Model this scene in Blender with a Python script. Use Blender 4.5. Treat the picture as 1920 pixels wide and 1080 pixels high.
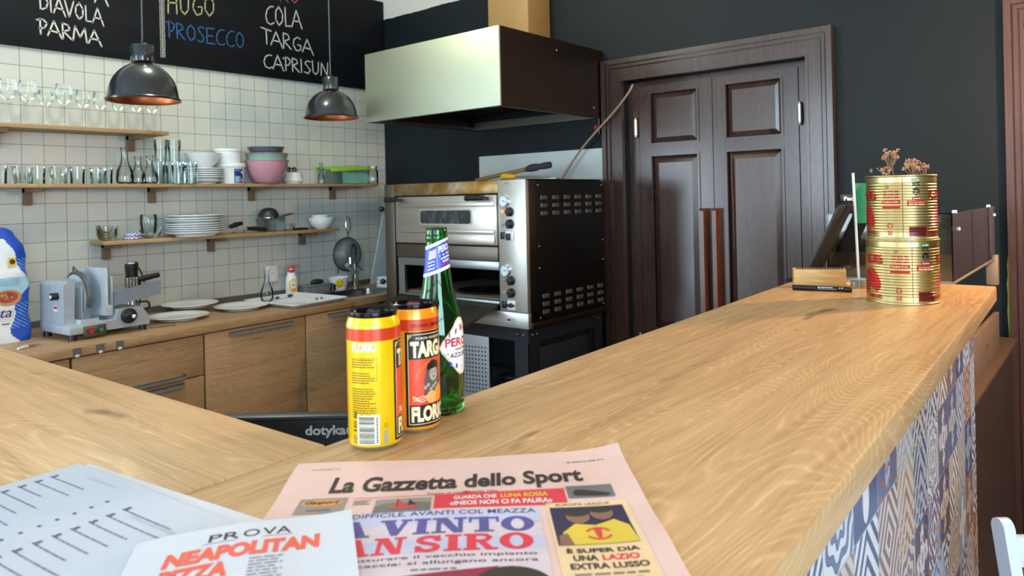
import bpy, bmesh, math, random
from mathutils import Vector, Matrix
random.seed(7)
for _o in list(bpy.data.objects):
    bpy.data.objects.remove(_o)
S = bpy.context.scene
C = S.collection
PI = math.pi
YA, XB = 4.2514, 3.606         # planes of the tiled wall and of the dark wall with the door
H = 1.47                       # lens height above the floor; heights below are given relative to it with Z()


def Z(d):
    return H + d


# ------------------------------------------------------------------ camera, light, exposure
def make_camera():
    yaw, roll = 0.696, -0.0223
    f = Vector((math.cos(yaw), math.sin(yaw), 0))
    r = Vector((math.sin(yaw), -math.cos(yaw), 0))
    u = r.cross(f)
    c, s = math.cos(roll), math.sin(roll)
    r2, u2 = c * r + s * u, -s * r + c * u
    cam = bpy.data.cameras.new('camera')
    cam.sensor_width = 36
    cam.lens = 36 * 1364.9 / 1920
    cam.shift_y = -(540 - 369.8) / 1920
    cam.clip_start = 0.02
    cam.dof.use_dof = True
    cam.dof.focus_distance = 1.5
    cam.dof.aperture_fstop = 10
    o = bpy.data.objects.new('camera', cam)
    C.objects.link(o)
    o.matrix_world = Matrix(((r2.x, u2.x, -f.x, 0), (r2.y, u2.y, -f.y, 0), (r2.z, u2.z, -f.z, H), (0, 0, 0, 1)))
    S.camera = o


make_camera()
W = bpy.data.worlds.new('world')
S.world = W
W.use_nodes = True
W.node_tree.nodes['Background'].inputs[0].default_value = (0.72, 0.86, 1.0, 1)
W.node_tree.nodes['Background'].inputs[1].default_value = 1.2
S.view_settings.view_transform = 'Standard'
S.view_settings.look = 'None'
S.view_settings.gamma = 1
S.view_settings.use_curve_mapping = False
S.view_settings.exposure = 0.5
try:
    S.cycles.transparent_max_bounces = 32
except Exception:
    pass


def area(name, loc, rot, sx, sy, power, col):
    l = bpy.data.lights.new(name, 'AREA')
    l.shape = 'RECTANGLE'
    l.size, l.size_y, l.energy, l.color = sx, sy, power, col
    o = bpy.data.objects.new(name, l)
    C.objects.link(o)
    o.location, o.rotation_euler = loc, rot
    return o


def point(name, loc, power, col, rad=0.05):
    l = bpy.data.lights.new(name, 'POINT')
    l.energy, l.color, l.shadow_soft_size = power, col, rad
    o = bpy.data.objects.new(name, l)
    C.objects.link(o)
    o.location = loc
    return o


# daylight through the two street windows behind the camera, and the cafe's warm lamps
area('daylight', (-3.26, 2.6, 1.75), (0, -PI / 2, 0), 1.9, 2.2, 80, (0.72, 0.87, 1.0))
area('daylight', (-3.26, -1.2, 1.75), (0, -PI / 2, 0), 1.9, 2.2, 40, (0.82, 0.92, 1.0))
area('daylight', (-1.4, -2.66, 1.85), (PI / 2, 0, 0), 2.2, 2.1, 165, (0.60, 0.81, 1.0))
area('daylight', (-1.35, YA + 0.06, 1.15), (-PI / 2, 0, 0), 1.5, 1.9, 75, (0.72, 0.87, 1.0))
point('bar_lamp', (2.78, -0.22, Z(0.47)), 58, (1.0, 0.60, 0.28), 0.04)
point('ceiling_lamp', (1.3, -0.7, 3.05), 10, (1.0, 0.80, 0.56), 0.14)
point('ceiling_lamp', (1.5, 2.9, 3.1), 34, (0.98, 1.0, 0.80), 0.14)


# ------------------------------------------------------------------ materials
def lin(c):
    return tuple(((v / 255) / 12.92 if v / 255 <= 0.04045 else ((v / 255 + 0.055) / 1.055) ** 2.4) for v in c) + (1,)


class NT:
    def __init__(s, name):
        s.m = bpy.data.materials.new(name)
        s.m.use_nodes = True
        s.t = s.m.node_tree
        s.n = s.t.nodes
        s.b = s.n['Principled BSDF']
        s.out = s.n['Material Output']

    def new(s, typ, **kw):
        n = s.n.new(typ)
        for k, v in kw.items():
            if k.startswith('i_'):
                n.inputs[k[2:].replace('_', ' ')].default_value = v
            else:
                setattr(n, k, v)
        return n

    def link(s, a, b):
        s.t.links.new(a, b)

    def coord(s, scale=(1, 1, 1), loc=(0, 0, 0), rot=(0, 0, 0), kind='Object'):
        tc = s.new('ShaderNodeTexCoord')
        mp = s.new('ShaderNodeMapping')
        mp.inputs['Scale'].default_value = scale
        mp.inputs['Location'].default_value = loc
        mp.inputs['Rotation'].default_value = rot
        s.link(tc.outputs[kind], mp.inputs[0])
        return mp.outputs[0]

    def noise(s, vec, scale, detail=3, rough=0.5, dist=0.0):
        n = s.new('ShaderNodeTexNoise')
        n.inputs['Scale'].default_value = scale
        n.inputs['Detail'].default_value = detail
        n.inputs['Roughness'].default_value = rough
        n.inputs['Distortion'].default_value = dist
        s.link(vec, n.inputs['Vector'])
        return n.outputs['Fac']

    def ramp(s, fac, stops, const=False):
        r = s.new('ShaderNodeValToRGB')
        e = r.color_ramp.elements
        while len(e) < len(stops):
            e.new(0.5)
        for el, (p, c) in zip(e, stops):
            el.position = p
            el.color = c
        if const:
            r.color_ramp.interpolation = 'CONSTANT'
        s.link(fac, r.inputs[0])
        return r.outputs[0]

    def math(s, op, a, b=None, c=None):
        n = s.new('ShaderNodeMath', operation=op)
        for i, v in enumerate((a, b, c)):
            if v is None:
                continue
            if isinstance(v, (int, float)):
                n.inputs[i].default_value = v
            else:
                s.link(v, n.inputs[i])
        return n.outputs[0]

    def mix(s, fac, a, b, mode='MIX'):
        n = s.new('ShaderNodeMix', data_type='RGBA', blend_type=mode)
        for sock, v in ((n.inputs[0], fac), (n.inputs[6], a), (n.inputs[7], b)):
            if isinstance(v, (int, float)):
                sock.default_value = v
            elif isinstance(v, tuple):
                sock.default_value = v
            else:
                s.link(v, sock)
        return n.outputs[2]

    def bump(s, h, strength=0.2, dist=0.01):
        n = s.new('ShaderNodeBump')
        n.inputs['Strength'].default_value = strength
        n.inputs['Distance'].default_value = dist
        s.link(h, n.inputs['Height'])
        s.link(n.outputs[0], s.b.inputs['Normal'])

    def set(s, **kw):
        for k, v in kw.items():
            sock = s.b.inputs[k.replace('_', ' ')]
            if isinstance(v, (int, float, tuple)):
                sock.default_value = v
            else:
                s.link(v, sock)
        return s.m


_mats = {}


def mat(name, col, rough=0.5, metal=0.0, var=0.06, spec=0.5, scale=30.0, bump=0.0, trans=0.0, coat=0.0, emit=None):
    """plain surface with a little procedural unevenness"""
    if name in _mats:
        return _mats[name]
    t = NT(name)
    c = lin(col)
    v = t.coord()
    n = t.noise(v, scale, 4)
    lo = tuple(x * (1 - var) for x in c[:3]) + (1,)
    hi = tuple(min(1, x * (1 + var)) for x in c[:3]) + (1,)
    t.set(Base_Color=t.ramp(n, [(0.3, lo), (0.7, hi)]), Roughness=rough, Metallic=metal)
    t.b.inputs['Specular IOR Level'].default_value = spec
    if trans:
        t.b.inputs['Transmission Weight'].default_value = trans
    if coat:
        t.b.inputs['Coat Weight'].default_value = coat
        t.b.inputs['Coat Roughness'].default_value = 0.08
    if bump:
        t.bump(n, bump, 0.004)
    if emit:
        t.b.inputs['Emission Color'].default_value = lin(emit[0])
        t.b.inputs['Emission Strength'].default_value = emit[1]
    _mats[name] = t.m
    return t.m


def wood(name, dark, light, axis='X', rough=0.42, ring=1.0, seed=0.0, streak=0.5, coat=0.0):
    if name in _mats:
        return _mats[name]
    t = NT(name)
    a = {'X': 0, 'Y': 1, 'Z': 2}[axis]

    def sc(al, ac):
        v = [ac, ac, ac]
        v[a] = al
        return tuple(v)
    big = t.noise(t.coord(sc(0.9, 7), (seed, seed, seed)), 1.6, 3, 0.5, 0.4)
    # cathedral figure: bands of a strongly stretched, bent field
    fld = t.noise(t.coord(sc(0.55, 3.4), (seed + 3, 1, seed)), 1.5, 2.0, 0.42, 0.25)
    rings = t.math('SINE', t.math('MULTIPLY_ADD', fld, 620.0 * ring, t.math('MULTIPLY', t.noise(t.coord(sc(9, 40), (seed, 1, 8)), 1.5, 2), 5.0)))
    rings = t.math('MULTIPLY_ADD', rings, 0.5, 0.5)
    fine = t.noise(t.coord(sc(5, 210), (seed, 2, 4)), 1.5, 3, 0.6)
    mid = t.noise(t.coord(sc(2.2, 45), (seed, 5, 1)), 1.5, 4, 0.6)
    lines = t.math('POWER', rings, 4.0)
    brk = t.ramp(t.noise(t.coord(sc(11, 70), (seed, 9, 2)), 1.5, 3, 0.6), [(0.40, (0.15, 0.15, 0.15, 1)), (0.62, (1, 1, 1, 1))])
    f = t.math('ADD', t.math('MULTIPLY', big, 0.5), t.math('MULTIPLY', mid, 0.5))
    f = t.math('ADD', f, t.math('MULTIPLY', t.math('SUBTRACT', fine, 0.5), streak))
    f = t.math('ADD', f, t.math('MULTIPLY', t.math('MULTIPLY', lines, brk), 0.22))
    d, l = lin(dark), lin(light)
    m_ = tuple((x * 0.45 + y * 0.55) for x, y in zip(d, l))
    col = t.ramp(f, [(0.22, d), (0.5, m_), (0.78, l)])
    kn = t.noise(t.coord(sc(3.0, 9), (seed + 11, 7, 3)), 1.7, 2, 0.5)
    kf = t.ramp(kn, [(0.70, (0, 0, 0, 1)), (0.78, (1, 1, 1, 1))])
    dk = tuple(x * 0.55 for x in d[:3]) + (1,)
    col = t.mix(t.math('MULTIPLY', kf, 0.9), col, dk)
    t.set(Base_Color=col, Roughness=rough)
    if coat:
        t.b.inputs['Coat Weight'].default_value = coat
        t.b.inputs['Coat Roughness'].default_value = 0.18
    t.bump(f, 0.12, 0.002)
    _mats[name] = t.m
    return t.m


def steel(name, col, rough=0.3, axis='Y', var=0.18, smudge=0.5, metal=1.0):
    if name in _mats:
        return _mats[name]
    t = NT(name)
    a = {'X': 0, 'Y': 1, 'Z': 2}[axis]
    v = [160, 160, 160]
    v[a] = 2
    br = t.noise(t.coord(tuple(v)), 1.0, 3)
    sm = t.noise(t.coord(), 5, 5, 0.6, 0.6)
    c = lin(col)
    lo = tuple(x * (1 - var) for x in c[:3]) + (1,)
    colr = t.mix(t.math('MULTIPLY', sm, smudge), c, lo)
    t.set(Base_Color=colr, Metallic=metal,
          Roughness=t.math('ADD', rough - 0.08, t.math('ADD', t.math('MULTIPLY', br, 0.08), t.math('MULTIPLY', sm, 0.12))))
    t.bump(br, 0.05, 0.001)
    _mats[name] = t.m
    return t.m


def thin_glass(name, tint=(252, 255, 253), refl=0.8, body=0.0, rough=0.03):
    if name in _mats:
        return _mats[name]
    t = NT(name)
    t.n.remove(t.b)
    tr = t.new('ShaderNodeBsdfTransparent')
    tr.inputs[0].default_value = lin(tint)
    gl = t.new('ShaderNodeBsdfGlossy')
    gl.inputs['Roughness'].default_value = rough
    gl.inputs['Color'].default_value = (1, 1, 1, 1)
    fr = t.new('ShaderNodeFresnel')
    fr.inputs[0].default_value = 1.45
    fac = t.math('ADD', t.math('MULTIPLY', fr.outputs[0], refl), body)
    mx = t.new('ShaderNodeMixShader')
    t.link(fac, mx.inputs[0])
    t.link(tr.outputs[0], mx.inputs[1])
    t.link(gl.outputs[0], mx.inputs[2])
    t.link(mx.outputs[0], t.out.inputs[0])
    _mats[name] = t.m
    return t.m


# ------------------------------------------------------------------ mesh building
def ID(p):
    return p


class MB:
    """collects pieces and links them as ONE mesh object"""

    def __init__(s):
        s.v, s.f, s.mi = [], [], []
        s.grid = None          # cell size when flat pieces must follow a wavy sheet

    def add(s, vs, fs, m=0, M=None):
        o = len(s.v)
        for p in vs:
            p = Vector(p)
            s.v.append(M @ p if M else p)
        for f in fs:
            s.f.append([i + o for i in f])
            s.mi.append(m)
        return s

    def box(s, x0, x1, y0, y1, z0, z1, m=0, M=None):
        vs = [(x, y, z) for z in (z0, z1) for y in (y0, y1) for x in (x0, x1)]
        fs = [(0, 2, 3, 1), (4, 5, 7, 6), (0, 1, 5, 4), (2, 6, 7, 3), (0, 4, 6, 2), (1, 3, 7, 5)]
        return s.add(vs, fs, m, M)

    def rbox(s, x0, x1, y0, y1, z0, z1, r=0.005, m=0, M=None, seg=2):
        bm = bmesh.new()
        bmesh.ops.create_cube(bm, size=1)
        for v in bm.verts:
            v.co = Vector(((x0 + x1) / 2 + v.co.x * (x1 - x0), (y0 + y1) / 2 + v.co.y * (y1 - y0), (z0 + z1) / 2 + v.co.z * (z1 - z0)))
        bmesh.ops.bevel(bm, geom=list(bm.edges), offset=r, segments=seg, profile=0.5, affect='EDGES')
        bm.verts.index_update()
        s.add([v.co.copy() for v in bm.verts], [[v.index for v in f.verts] for f in bm.faces], m, M)
        bm.free()
        return s

    def lathe(s, prof, seg=32, m=0, M=None, sy=1.0):
        """prof: list of (r, z); r = 0 closes"""
        vs, ring = [], []
        for r, z in prof:
            if r <= 1e-6:
                ring.append([len(vs)])
                vs.append((0, 0, z))
            else:
                ring.append(list(range(len(vs), len(vs) + seg)))
                for i in range(seg):
                    a = 2 * PI * i / seg
                    vs.append((r * math.cos(a), r * sy * math.sin(a), z))
        fs = []
        for a, b in zip(ring, ring[1:]):
            for i in range(seg):
                j = (i + 1) % seg
                if len(a) == 1 and len(b) == 1:
                    continue
                if len(a) == 1:
                    fs.append((a[0], b[j], b[i]))
                elif len(b) == 1:
                    fs.append((a[i], a[j], b[0]))
                else:
                    fs.append((a[i], a[j], b[j], b[i]))
        return s.add(vs, fs, m, M)

    def tube(s, pts, r, seg=10, m=0, M=None, closed=False, flat=1.0):
        pts = [Vector(p) for p in pts]
        n = len(pts)
        rs = r if isinstance(r, (list, tuple)) else [r] * n
        tang = []
        for i in range(n):
            a = pts[i - 1] if (i > 0 or closed) else pts[i]
            b = pts[(i + 1) % n] if (i < n - 1 or closed) else pts[i]
            tang.append((b - a).normalized())
        up = Vector((0, 0, 1)) if abs(tang[0].z) < 0.9 else Vector((1, 0, 0))
        nrm = (up - tang[0] * up.dot(tang[0])).normalized()
        vs, fs = [], []
        for i in range(n):
            t = tang[i]
            nrm = (nrm - t * nrm.dot(t)).normalized()
            bn = t.cross(nrm)
            for k in range(seg):
                a = 2 * PI * k / seg
                vs.append(pts[i] + rs[i] * (math.cos(a) * nrm * flat + math.sin(a) * bn))
        for i in range(n if closed else n - 1):
            i2 = (i + 1) % n
            for k in range(seg):
                k2 = (k + 1) % seg
                fs.append((i * seg + k, i * seg + k2, i2 * seg + k2, i2 * seg + k))
        if not closed:
            fs.append(tuple(range(seg - 1, -1, -1)))
            fs.append(tuple((n - 1) * seg + k for k in range(seg)))
        return s.add(vs, fs, m, M)

    def cyl(s, a, b, r, seg=20, m=0, M=None):
        return s.tube([a, b], r, seg, m, M)

    def prism(s, poly, z0, z1, m=0, M=None):
        n = len(poly)
        vs = [(x, y, z0) for x, y in poly] + [(x, y, z1) for x, y in poly]
        fs = [tuple(range(n - 1, -1, -1)), tuple(range(n, 2 * n))]
        fs += [(i, (i + 1) % n, n + (i + 1) % n, n + i) for i in range(n)]
        return s.add(vs, fs, m, M)

    def sphere(s, c, r, m=0, seg=14, rings=8, M=None, sc=(1, 1, 1)):
        vs, fs = [], []
        vs.append((c[0], c[1], c[2] - r * sc[2]))
        for j in range(1, rings):
            a = -PI / 2 + PI * j / rings
            for i in range(seg):
                b = 2 * PI * i / seg
                vs.append((c[0] + r * sc[0] * math.cos(a) * math.cos(b), c[1] + r * sc[1] * math.cos(a) * math.sin(b), c[2] + r * sc[2] * math.sin(a)))
        vs.append((c[0], c[1], c[2] + r * sc[2]))
        for i in range(seg):
            fs.append((0, 1 + (i + 1) % seg, 1 + i))
            fs.append((len(vs) - 1, 1 + (rings - 2) * seg + i, 1 + (rings - 2) * seg + (i + 1) % seg))
        for j in range(rings - 2):
            for i in range(seg):
                i2 = (i + 1) % seg
                fs.append((1 + j * seg + i, 1 + j * seg + i2, 1 + (j + 1) * seg + i2, 1 + (j + 1) * seg + i))
        return s.add(vs, fs, m, M)

    # flat shapes laid on a surface given by fn(u, v) -> point
    def flat(s, vs2, fs, m, fn, cut=None):
        if s.grid and not cut:
            xs, ys = [q[0] for q in vs2], [q[1] for q in vs2]
            if max(xs) - min(xs) > s.grid or max(ys) - min(ys) > s.grid:
                cut = s.grid
        if cut:
            bm = bmesh.new()
            bv = [bm.verts.new((x, y, 0)) for x, y in vs2]
            for f in fs:
                try:
                    bm.faces.new([bv[i] for i in f])
                except ValueError:
                    pass
            us = [x for x, y in vs2]
            u = math.ceil(min(us) / cut) * cut
            while u < max(us):
                bmesh.ops.bisect_plane(bm, geom=list(bm.verts) + list(bm.edges) + list(bm.faces), plane_co=(u, 0, 0), plane_no=(1, 0, 0))
                u += cut
            if s.grid:
                ws = [y for x, y in vs2]
                u = math.ceil(min(ws) / cut) * cut
                while u < max(ws):
                    bmesh.ops.bisect_plane(bm, geom=list(bm.verts) + list(bm.edges) + list(bm.faces), plane_co=(0, u, 0), plane_no=(0, 1, 0))
                    u += cut
            bm.verts.index_update()
            vs2 = [(v.co.x, v.co.y) for v in bm.verts]
            fs = [[v.index for v in f.verts] for f in bm.faces]
            bm.free()
        return s.add([fn(x, y) for x, y in vs2], fs, m)

    def rect(s, u0, u1, v0, v1, m, fn, cut=None):
        return s.flat([(u0, v0), (u1, v0), (u1, v1), (u0, v1)], [(0, 1, 2, 3)], m, fn, cut)

    def poly(s, pts, m, fn, cut=None):
        return s.flat(pts, [tuple(range(len(pts)))], m, fn, cut)

    def disc(s, cu, cv, r, m, fn, cut=None, n=24, r2=None):
        return s.poly([(cu + r * math.cos(2 * PI * i / n), cv + (r2 or r) * math.sin(2 * PI * i / n)) for i in range(n)], m, fn, cut)

    def ring(s, cu, cv, r0, r1, m, fn, a0=0.0, a1=2 * PI, n=28):
        vs, fs = [], []
        for i in range(n + 1):
            a = a0 + (a1 - a0) * i / n
            vs += [(cu + r0 * math.cos(a), cv + r0 * math.sin(a)), (cu + r1 * math.cos(a), cv + r1 * math.sin(a))]
        fs = [(2 * i, 2 * i + 1, 2 * i + 3, 2 * i + 2) for i in range(n)]
        return s.flat(vs, fs, m, fn)

    def text(s, txt, u0, v0, w, h, m, fn, bold=0.0, shear=0.0, cut=None):
        """lettering scaled to fill the box u0..u0+w, v0..v0+h"""
        vs, fs = glyphs(txt, bold, shear)
        if not vs:
            return s
        xs = [p[0] for p in vs]
        ys = [p[1] for p in vs]
        ax, ay = min(xs), min(ys)
        kx, ky = w / (max(xs) - ax), h / (max(ys) - ay)
        return s.flat([(u0 + (x - ax) * kx, v0 + (y - ay) * ky) for x, y in vs], fs, m, fn, cut)

    def smallprint(s, u0, v0, w, h, m, fn, seed=1):
        """a line of print too small to read: word-long dashes"""
        rnd = random.Random(seed)
        u = u0
        while u < u0 + w - h * 0.5:
            l = min(h * rnd.uniform(0.8, 3.2), u0 + w - u)
            s.rect(u, u + l, v0, v0 + h * 0.62, m, fn)
            u += l + h * 0.45
        return s

    def stroke(s, pts, w, m, fn):
        """flat ribbon along a 2-D polyline with round ends"""
        P = [Vector((x, y)) for x, y in pts]
        for a, b in zip(P, P[1:]):
            d = b - a
            if d.length < 1e-7:
                continue
            n = Vector((-d.y, d.x)).normalized() * w / 2
            s.flat([tuple(a - n), tuple(b - n), tuple(b + n), tuple(a + n)], [(0, 1, 2, 3)], m, fn)
        for p in P:
            s.disc(p.x, p.y, w / 2, m, fn, n=8)
        return s

    def build(s, name, mats, parent=None, loc=(0, 0, 0), rotz=0.0, angle=38, smooth=True, **props):
        me = bpy.data.meshes.new(name)
        me.from_pydata([tuple(v) for v in s.v], [], s.f)
        if not isinstance(mats, (list, tuple)):
            mats = [mats]
        for k in mats:
            me.materials.append(k)
        me.polygons.foreach_set('material_index', [min(i, len(mats) - 1) for i in s.mi])
        me.polygons.foreach_set('use_smooth', [smooth] * len(me.polygons))
        if smooth:
            me.set_sharp_from_angle(angle=math.radians(angle))
        me.update()
        o = bpy.data.objects.new(name, me)
        C.objects.link(o)
        o.location = loc
        o.rotation_euler = (0, 0, rotz)
        if parent:
            o.parent = parent
        for k, v in props.items():
            o[k] = v
        return o


_gl = {}


def glyphs(txt, bold=0.0, shear=0.0):
    key = (txt, bold, shear)
    if key in _gl:
        return _gl[key]
    cu = bpy.data.curves.new('lettering', 'FONT')
    cu.body = txt
    cu.size = 1
    cu.offset = bold
    cu.shear = shear
    cu.resolution_u = 3
    ob = bpy.data.objects.new('lettering', cu)
    C.objects.link(ob)
    me = ob.to_mesh()
    vs = [(v.co.x, v.co.y) for v in me.vertices]
    fs = [tuple(p.vertices) for p in me.polygons]
    ob.to_mesh_clear()
    bpy.data.objects.remove(ob)
    bpy.data.curves.remove(cu)
    _gl[key] = (vs, fs)
    return vs, fs


def thing(name, label, cat, loc=(0, 0, 0), rotz=0.0, group=None):
    o = bpy.data.objects.new(name, None)
    o.empty_display_size = 0.05
    C.objects.link(o)
    o.location = loc
    o.rotation_euler = (0, 0, rotz)
    o['label'] = label
    o['category'] = cat
    if group:
        o['group'] = group
    return o


def tag(o, label, cat, group=None):
    o['label'] = label
    o['category'] = cat
    if group:
        o['group'] = group
    return o


def dup(root, loc, label, rotz=None, scale=None):
    """a copy of a thing with copies of its parts and sub-parts"""
    r = root.copy()
    C.objects.link(r)
    r.location = loc
    if rotz is not None:
        r.rotation_euler = (0, 0, rotz)
    if scale:
        r.scale = scale
    r['label'] = label
    for ch in list(root.children):
        c = ch.copy()
        C.objects.link(c)
        c.parent = r
        for g in list(ch.children):
            d = g.copy()
            C.objects.link(d)
            d.parent = c
    return r


def struct(o):
    o['kind'] = 'structure'
    return o


def arc(cx, cy, r, a0, a1, n):
    return [(cx + r * math.cos(math.radians(a0 + (a1 - a0) * i / n)), cy + r * math.sin(math.radians(a0 + (a1 - a0) * i / n))) for i in range(n + 1)]


def bez(p, n=12):
    """smooth curve through the control points (Catmull-Rom)"""
    P = [Vector(q) for q in p]
    P = [2 * P[0] - P[1]] + P + [2 * P[-1] - P[-2]]
    out = []
    for i in range(1, len(P) - 2):
        for k in range(n):
            t = k / n
            a, b, c, d = P[i - 1:i + 3]
            out.append(0.5 * ((2 * b) + (c - a) * t + (2 * a - 5 * b + 4 * c - d) * t * t + (3 * b - a - 3 * c + d) * t ** 3))
    out.append(P[-2])
    return out


def part(parent, name, mb, mats, **kw):
    """a part whose mesh was laid out in room coordinates"""
    o = mb.build(name, mats, parent, **kw)
    if parent.type == 'EMPTY':
        o.location = -parent.location
    return o


def sub(parent, name, mb, mats, **kw):
    return mb.build(name, mats, parent, **kw)


# ------------------------------------------------------------------ shared materials
OAK = wood('oak_laminate', (156, 112, 68), (226, 186, 134), 'X', 0.40, 1.0, 0.0, 0.36)
OAK_Y = wood('oak_laminate_return', (156, 112, 68), (226, 186, 134), 'Y', 0.40, 1.0, 4.0, 0.36)
OAK_CAB = wood('oak_cabinet', (134, 102, 70), (196, 160, 118), 'X', 0.45, 0.55, 9.0, 0.3)
OAK_SHELF = wood('oak_shelf', (128, 100, 66), (184, 150, 106), 'X', 0.5, 0.3, 2.0, 0.3)
DOORWOOD = wood('dark_door_wood', (40, 27, 23), (72, 55, 50), 'Z', 0.26, 0.3, 5.0, 0.5, 0.5)
REDWOOD = wood('red_brown_wood', (52, 31, 25), (88, 56, 47), 'Z', 0.34, 0.3, 6.0, 0.4, 0.25)
HANDLEWOOD = wood('handle_wood', (60, 30, 16), (112, 62, 34), 'Z', 0.28, 0.3, 8.0, 0.4, 0.3)
STEEL = steel('brushed_steel', (206, 206, 200), 0.36, 'Y', 0.18, 0.5, 0.85)
STEEL_H = steel('hood_steel', (194, 200, 178), 0.52, 'Y', 0.12)
STEEL_D = steel('dull_steel', (120, 114, 104), 0.42, 'Y', 0.25)
STEEL_BR = steel('dark_steel_side', (92, 80, 70), 0.36, 'X', 0.2)
CHROME = steel('chrome', (214, 216, 218), 0.14, 'Z', 0.05, 0.2)
ALU = mat('painted_aluminium', (150, 160, 168), 0.38, 0.35, 0.05)
ALU_L = mat('pale_aluminium', (188, 200, 210), 0.36, 0.15, 0.06, scale=12)
BLACK = mat('black_plastic', (17, 18, 20), 0.38)
BLACKM = mat('black_enamel', (8, 8, 9), 0.45, 0, 0.2, 0.25)
NAVY = mat('blue_black_metal', (27, 33, 43), 0.45, 0.2)
WHITE = mat('white_ceramic', (226, 230, 230), 0.16, 0, 0.02)
WPLAST = mat('white_plastic', (222, 228, 232), 0.4, 0, 0.03)
GLASS = thin_glass('clear_glass')
GLASS2 = thin_glass('thick_clear_glass', (244, 249, 247), 1.0, 0.01)
CHALK = mat('white_chalk', (188, 188, 182), 0.9, 0, 0.25, scale=400)
CHALK_Y = mat('yellow_chalk', (150, 154, 110), 0.9, 0, 0.25, scale=400)
CHALK_B = mat('blue_chalk', (44, 92, 146), 0.9, 0, 0.3, scale=400)
CHALK_R = mat('red_chalk', (158, 66, 76), 0.9, 0, 0.3, scale=400)
INK = mat('black_ink', (28, 26, 26), 0.6)


def tile_wall():
    t = NT('white_wall_tiles')
    tc = t.new('ShaderNodeTexCoord')
    sp = t.new('ShaderNodeSeparateXYZ')
    t.link(tc.outputs['Object'], sp.inputs[0])
    cb = t.new('ShaderNodeCombineXYZ')
    t.link(t.math('ADD', sp.outputs[0], 10 - 1.2355), cb.inputs[0])
    t.link(t.math('ADD', sp.outputs[2], 10 - Z(0.7213)), cb.inputs[1])
    b = t.new('ShaderNodeTexBrick')
    b.offset = 0
    b.inputs['Scale'].default_value = 1
    b.inputs['Brick Width'].default_value = 0.1
    b.inputs['Row Height'].default_value = 0.1
    b.inputs['Mortar Size'].default_value = 0.0011
    b.inputs['Mortar Smooth'].default_value = 0.1
    b.inputs['Bias'].default_value = 0.0
    b.inputs['Color1'].default_value = lin((206, 208, 200))
    b.inputs['Color2'].default_value = lin((198, 202, 196))
    b.inputs['Mortar'].default_value = lin((72, 78, 78))
    t.link(cb.outputs[0], b.inputs['Vector'])
    n = t.noise(t.coord(), 14, 3)
    t.set(Base_Color=t.mix(0.25, b.outputs[0], t.mix(n, lin((188, 190, 184)), lin((214, 216, 210))), 'MULTIPLY'), Roughness=0.28)
    t.b.inputs['Specular IOR Level'].default_value = 0.4
    t.bump(t.math('SUBTRACT', 1.0, b.outputs['Fac']), 0.35, 0.002)
    return t.m


def dark_wall():
    """blue-black paint with a hand-cut white band along the top and a few chips"""
    t = NT('dark_painted_wall')
    n = t.noise(t.coord(), 3, 4, 0.6)
    c = t.ramp(n, [(0.3, lin((9, 20, 25))), (0.7, lin((13, 25, 30)))])
    sp = t.new('ShaderNodeSeparateXYZ')
    tc = t.new('ShaderNodeTexCoord')
    t.link(tc.outputs['Object'], sp.inputs[0])
    edge = t.noise(t.coord(), 9, 4)
    z = t.math('ADD', sp.outputs[2], t.math('MULTIPLY', t.math('SUBTRACT', edge, 0.5), 0.03))
    up = t.math('GREATER_THAN', z, Z(1.355))
    chips = t.noise(t.coord(), 26, 1)
    chip = t.math('GREATER_THAN', chips, 0.83)
    c = t.mix(t.math('MULTIPLY', chip, 0.5), c, lin((150, 150, 146)))
    c = t.mix(up, c, lin((206, 204, 196)))
    t.set(Base_Color=c, Roughness=0.55)
    t.b.inputs['Specular IOR Level'].default_value = 0.3
    t.bump(t.noise(t.coord(), 90, 3), 0.08, 0.002)
    return t.m


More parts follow.
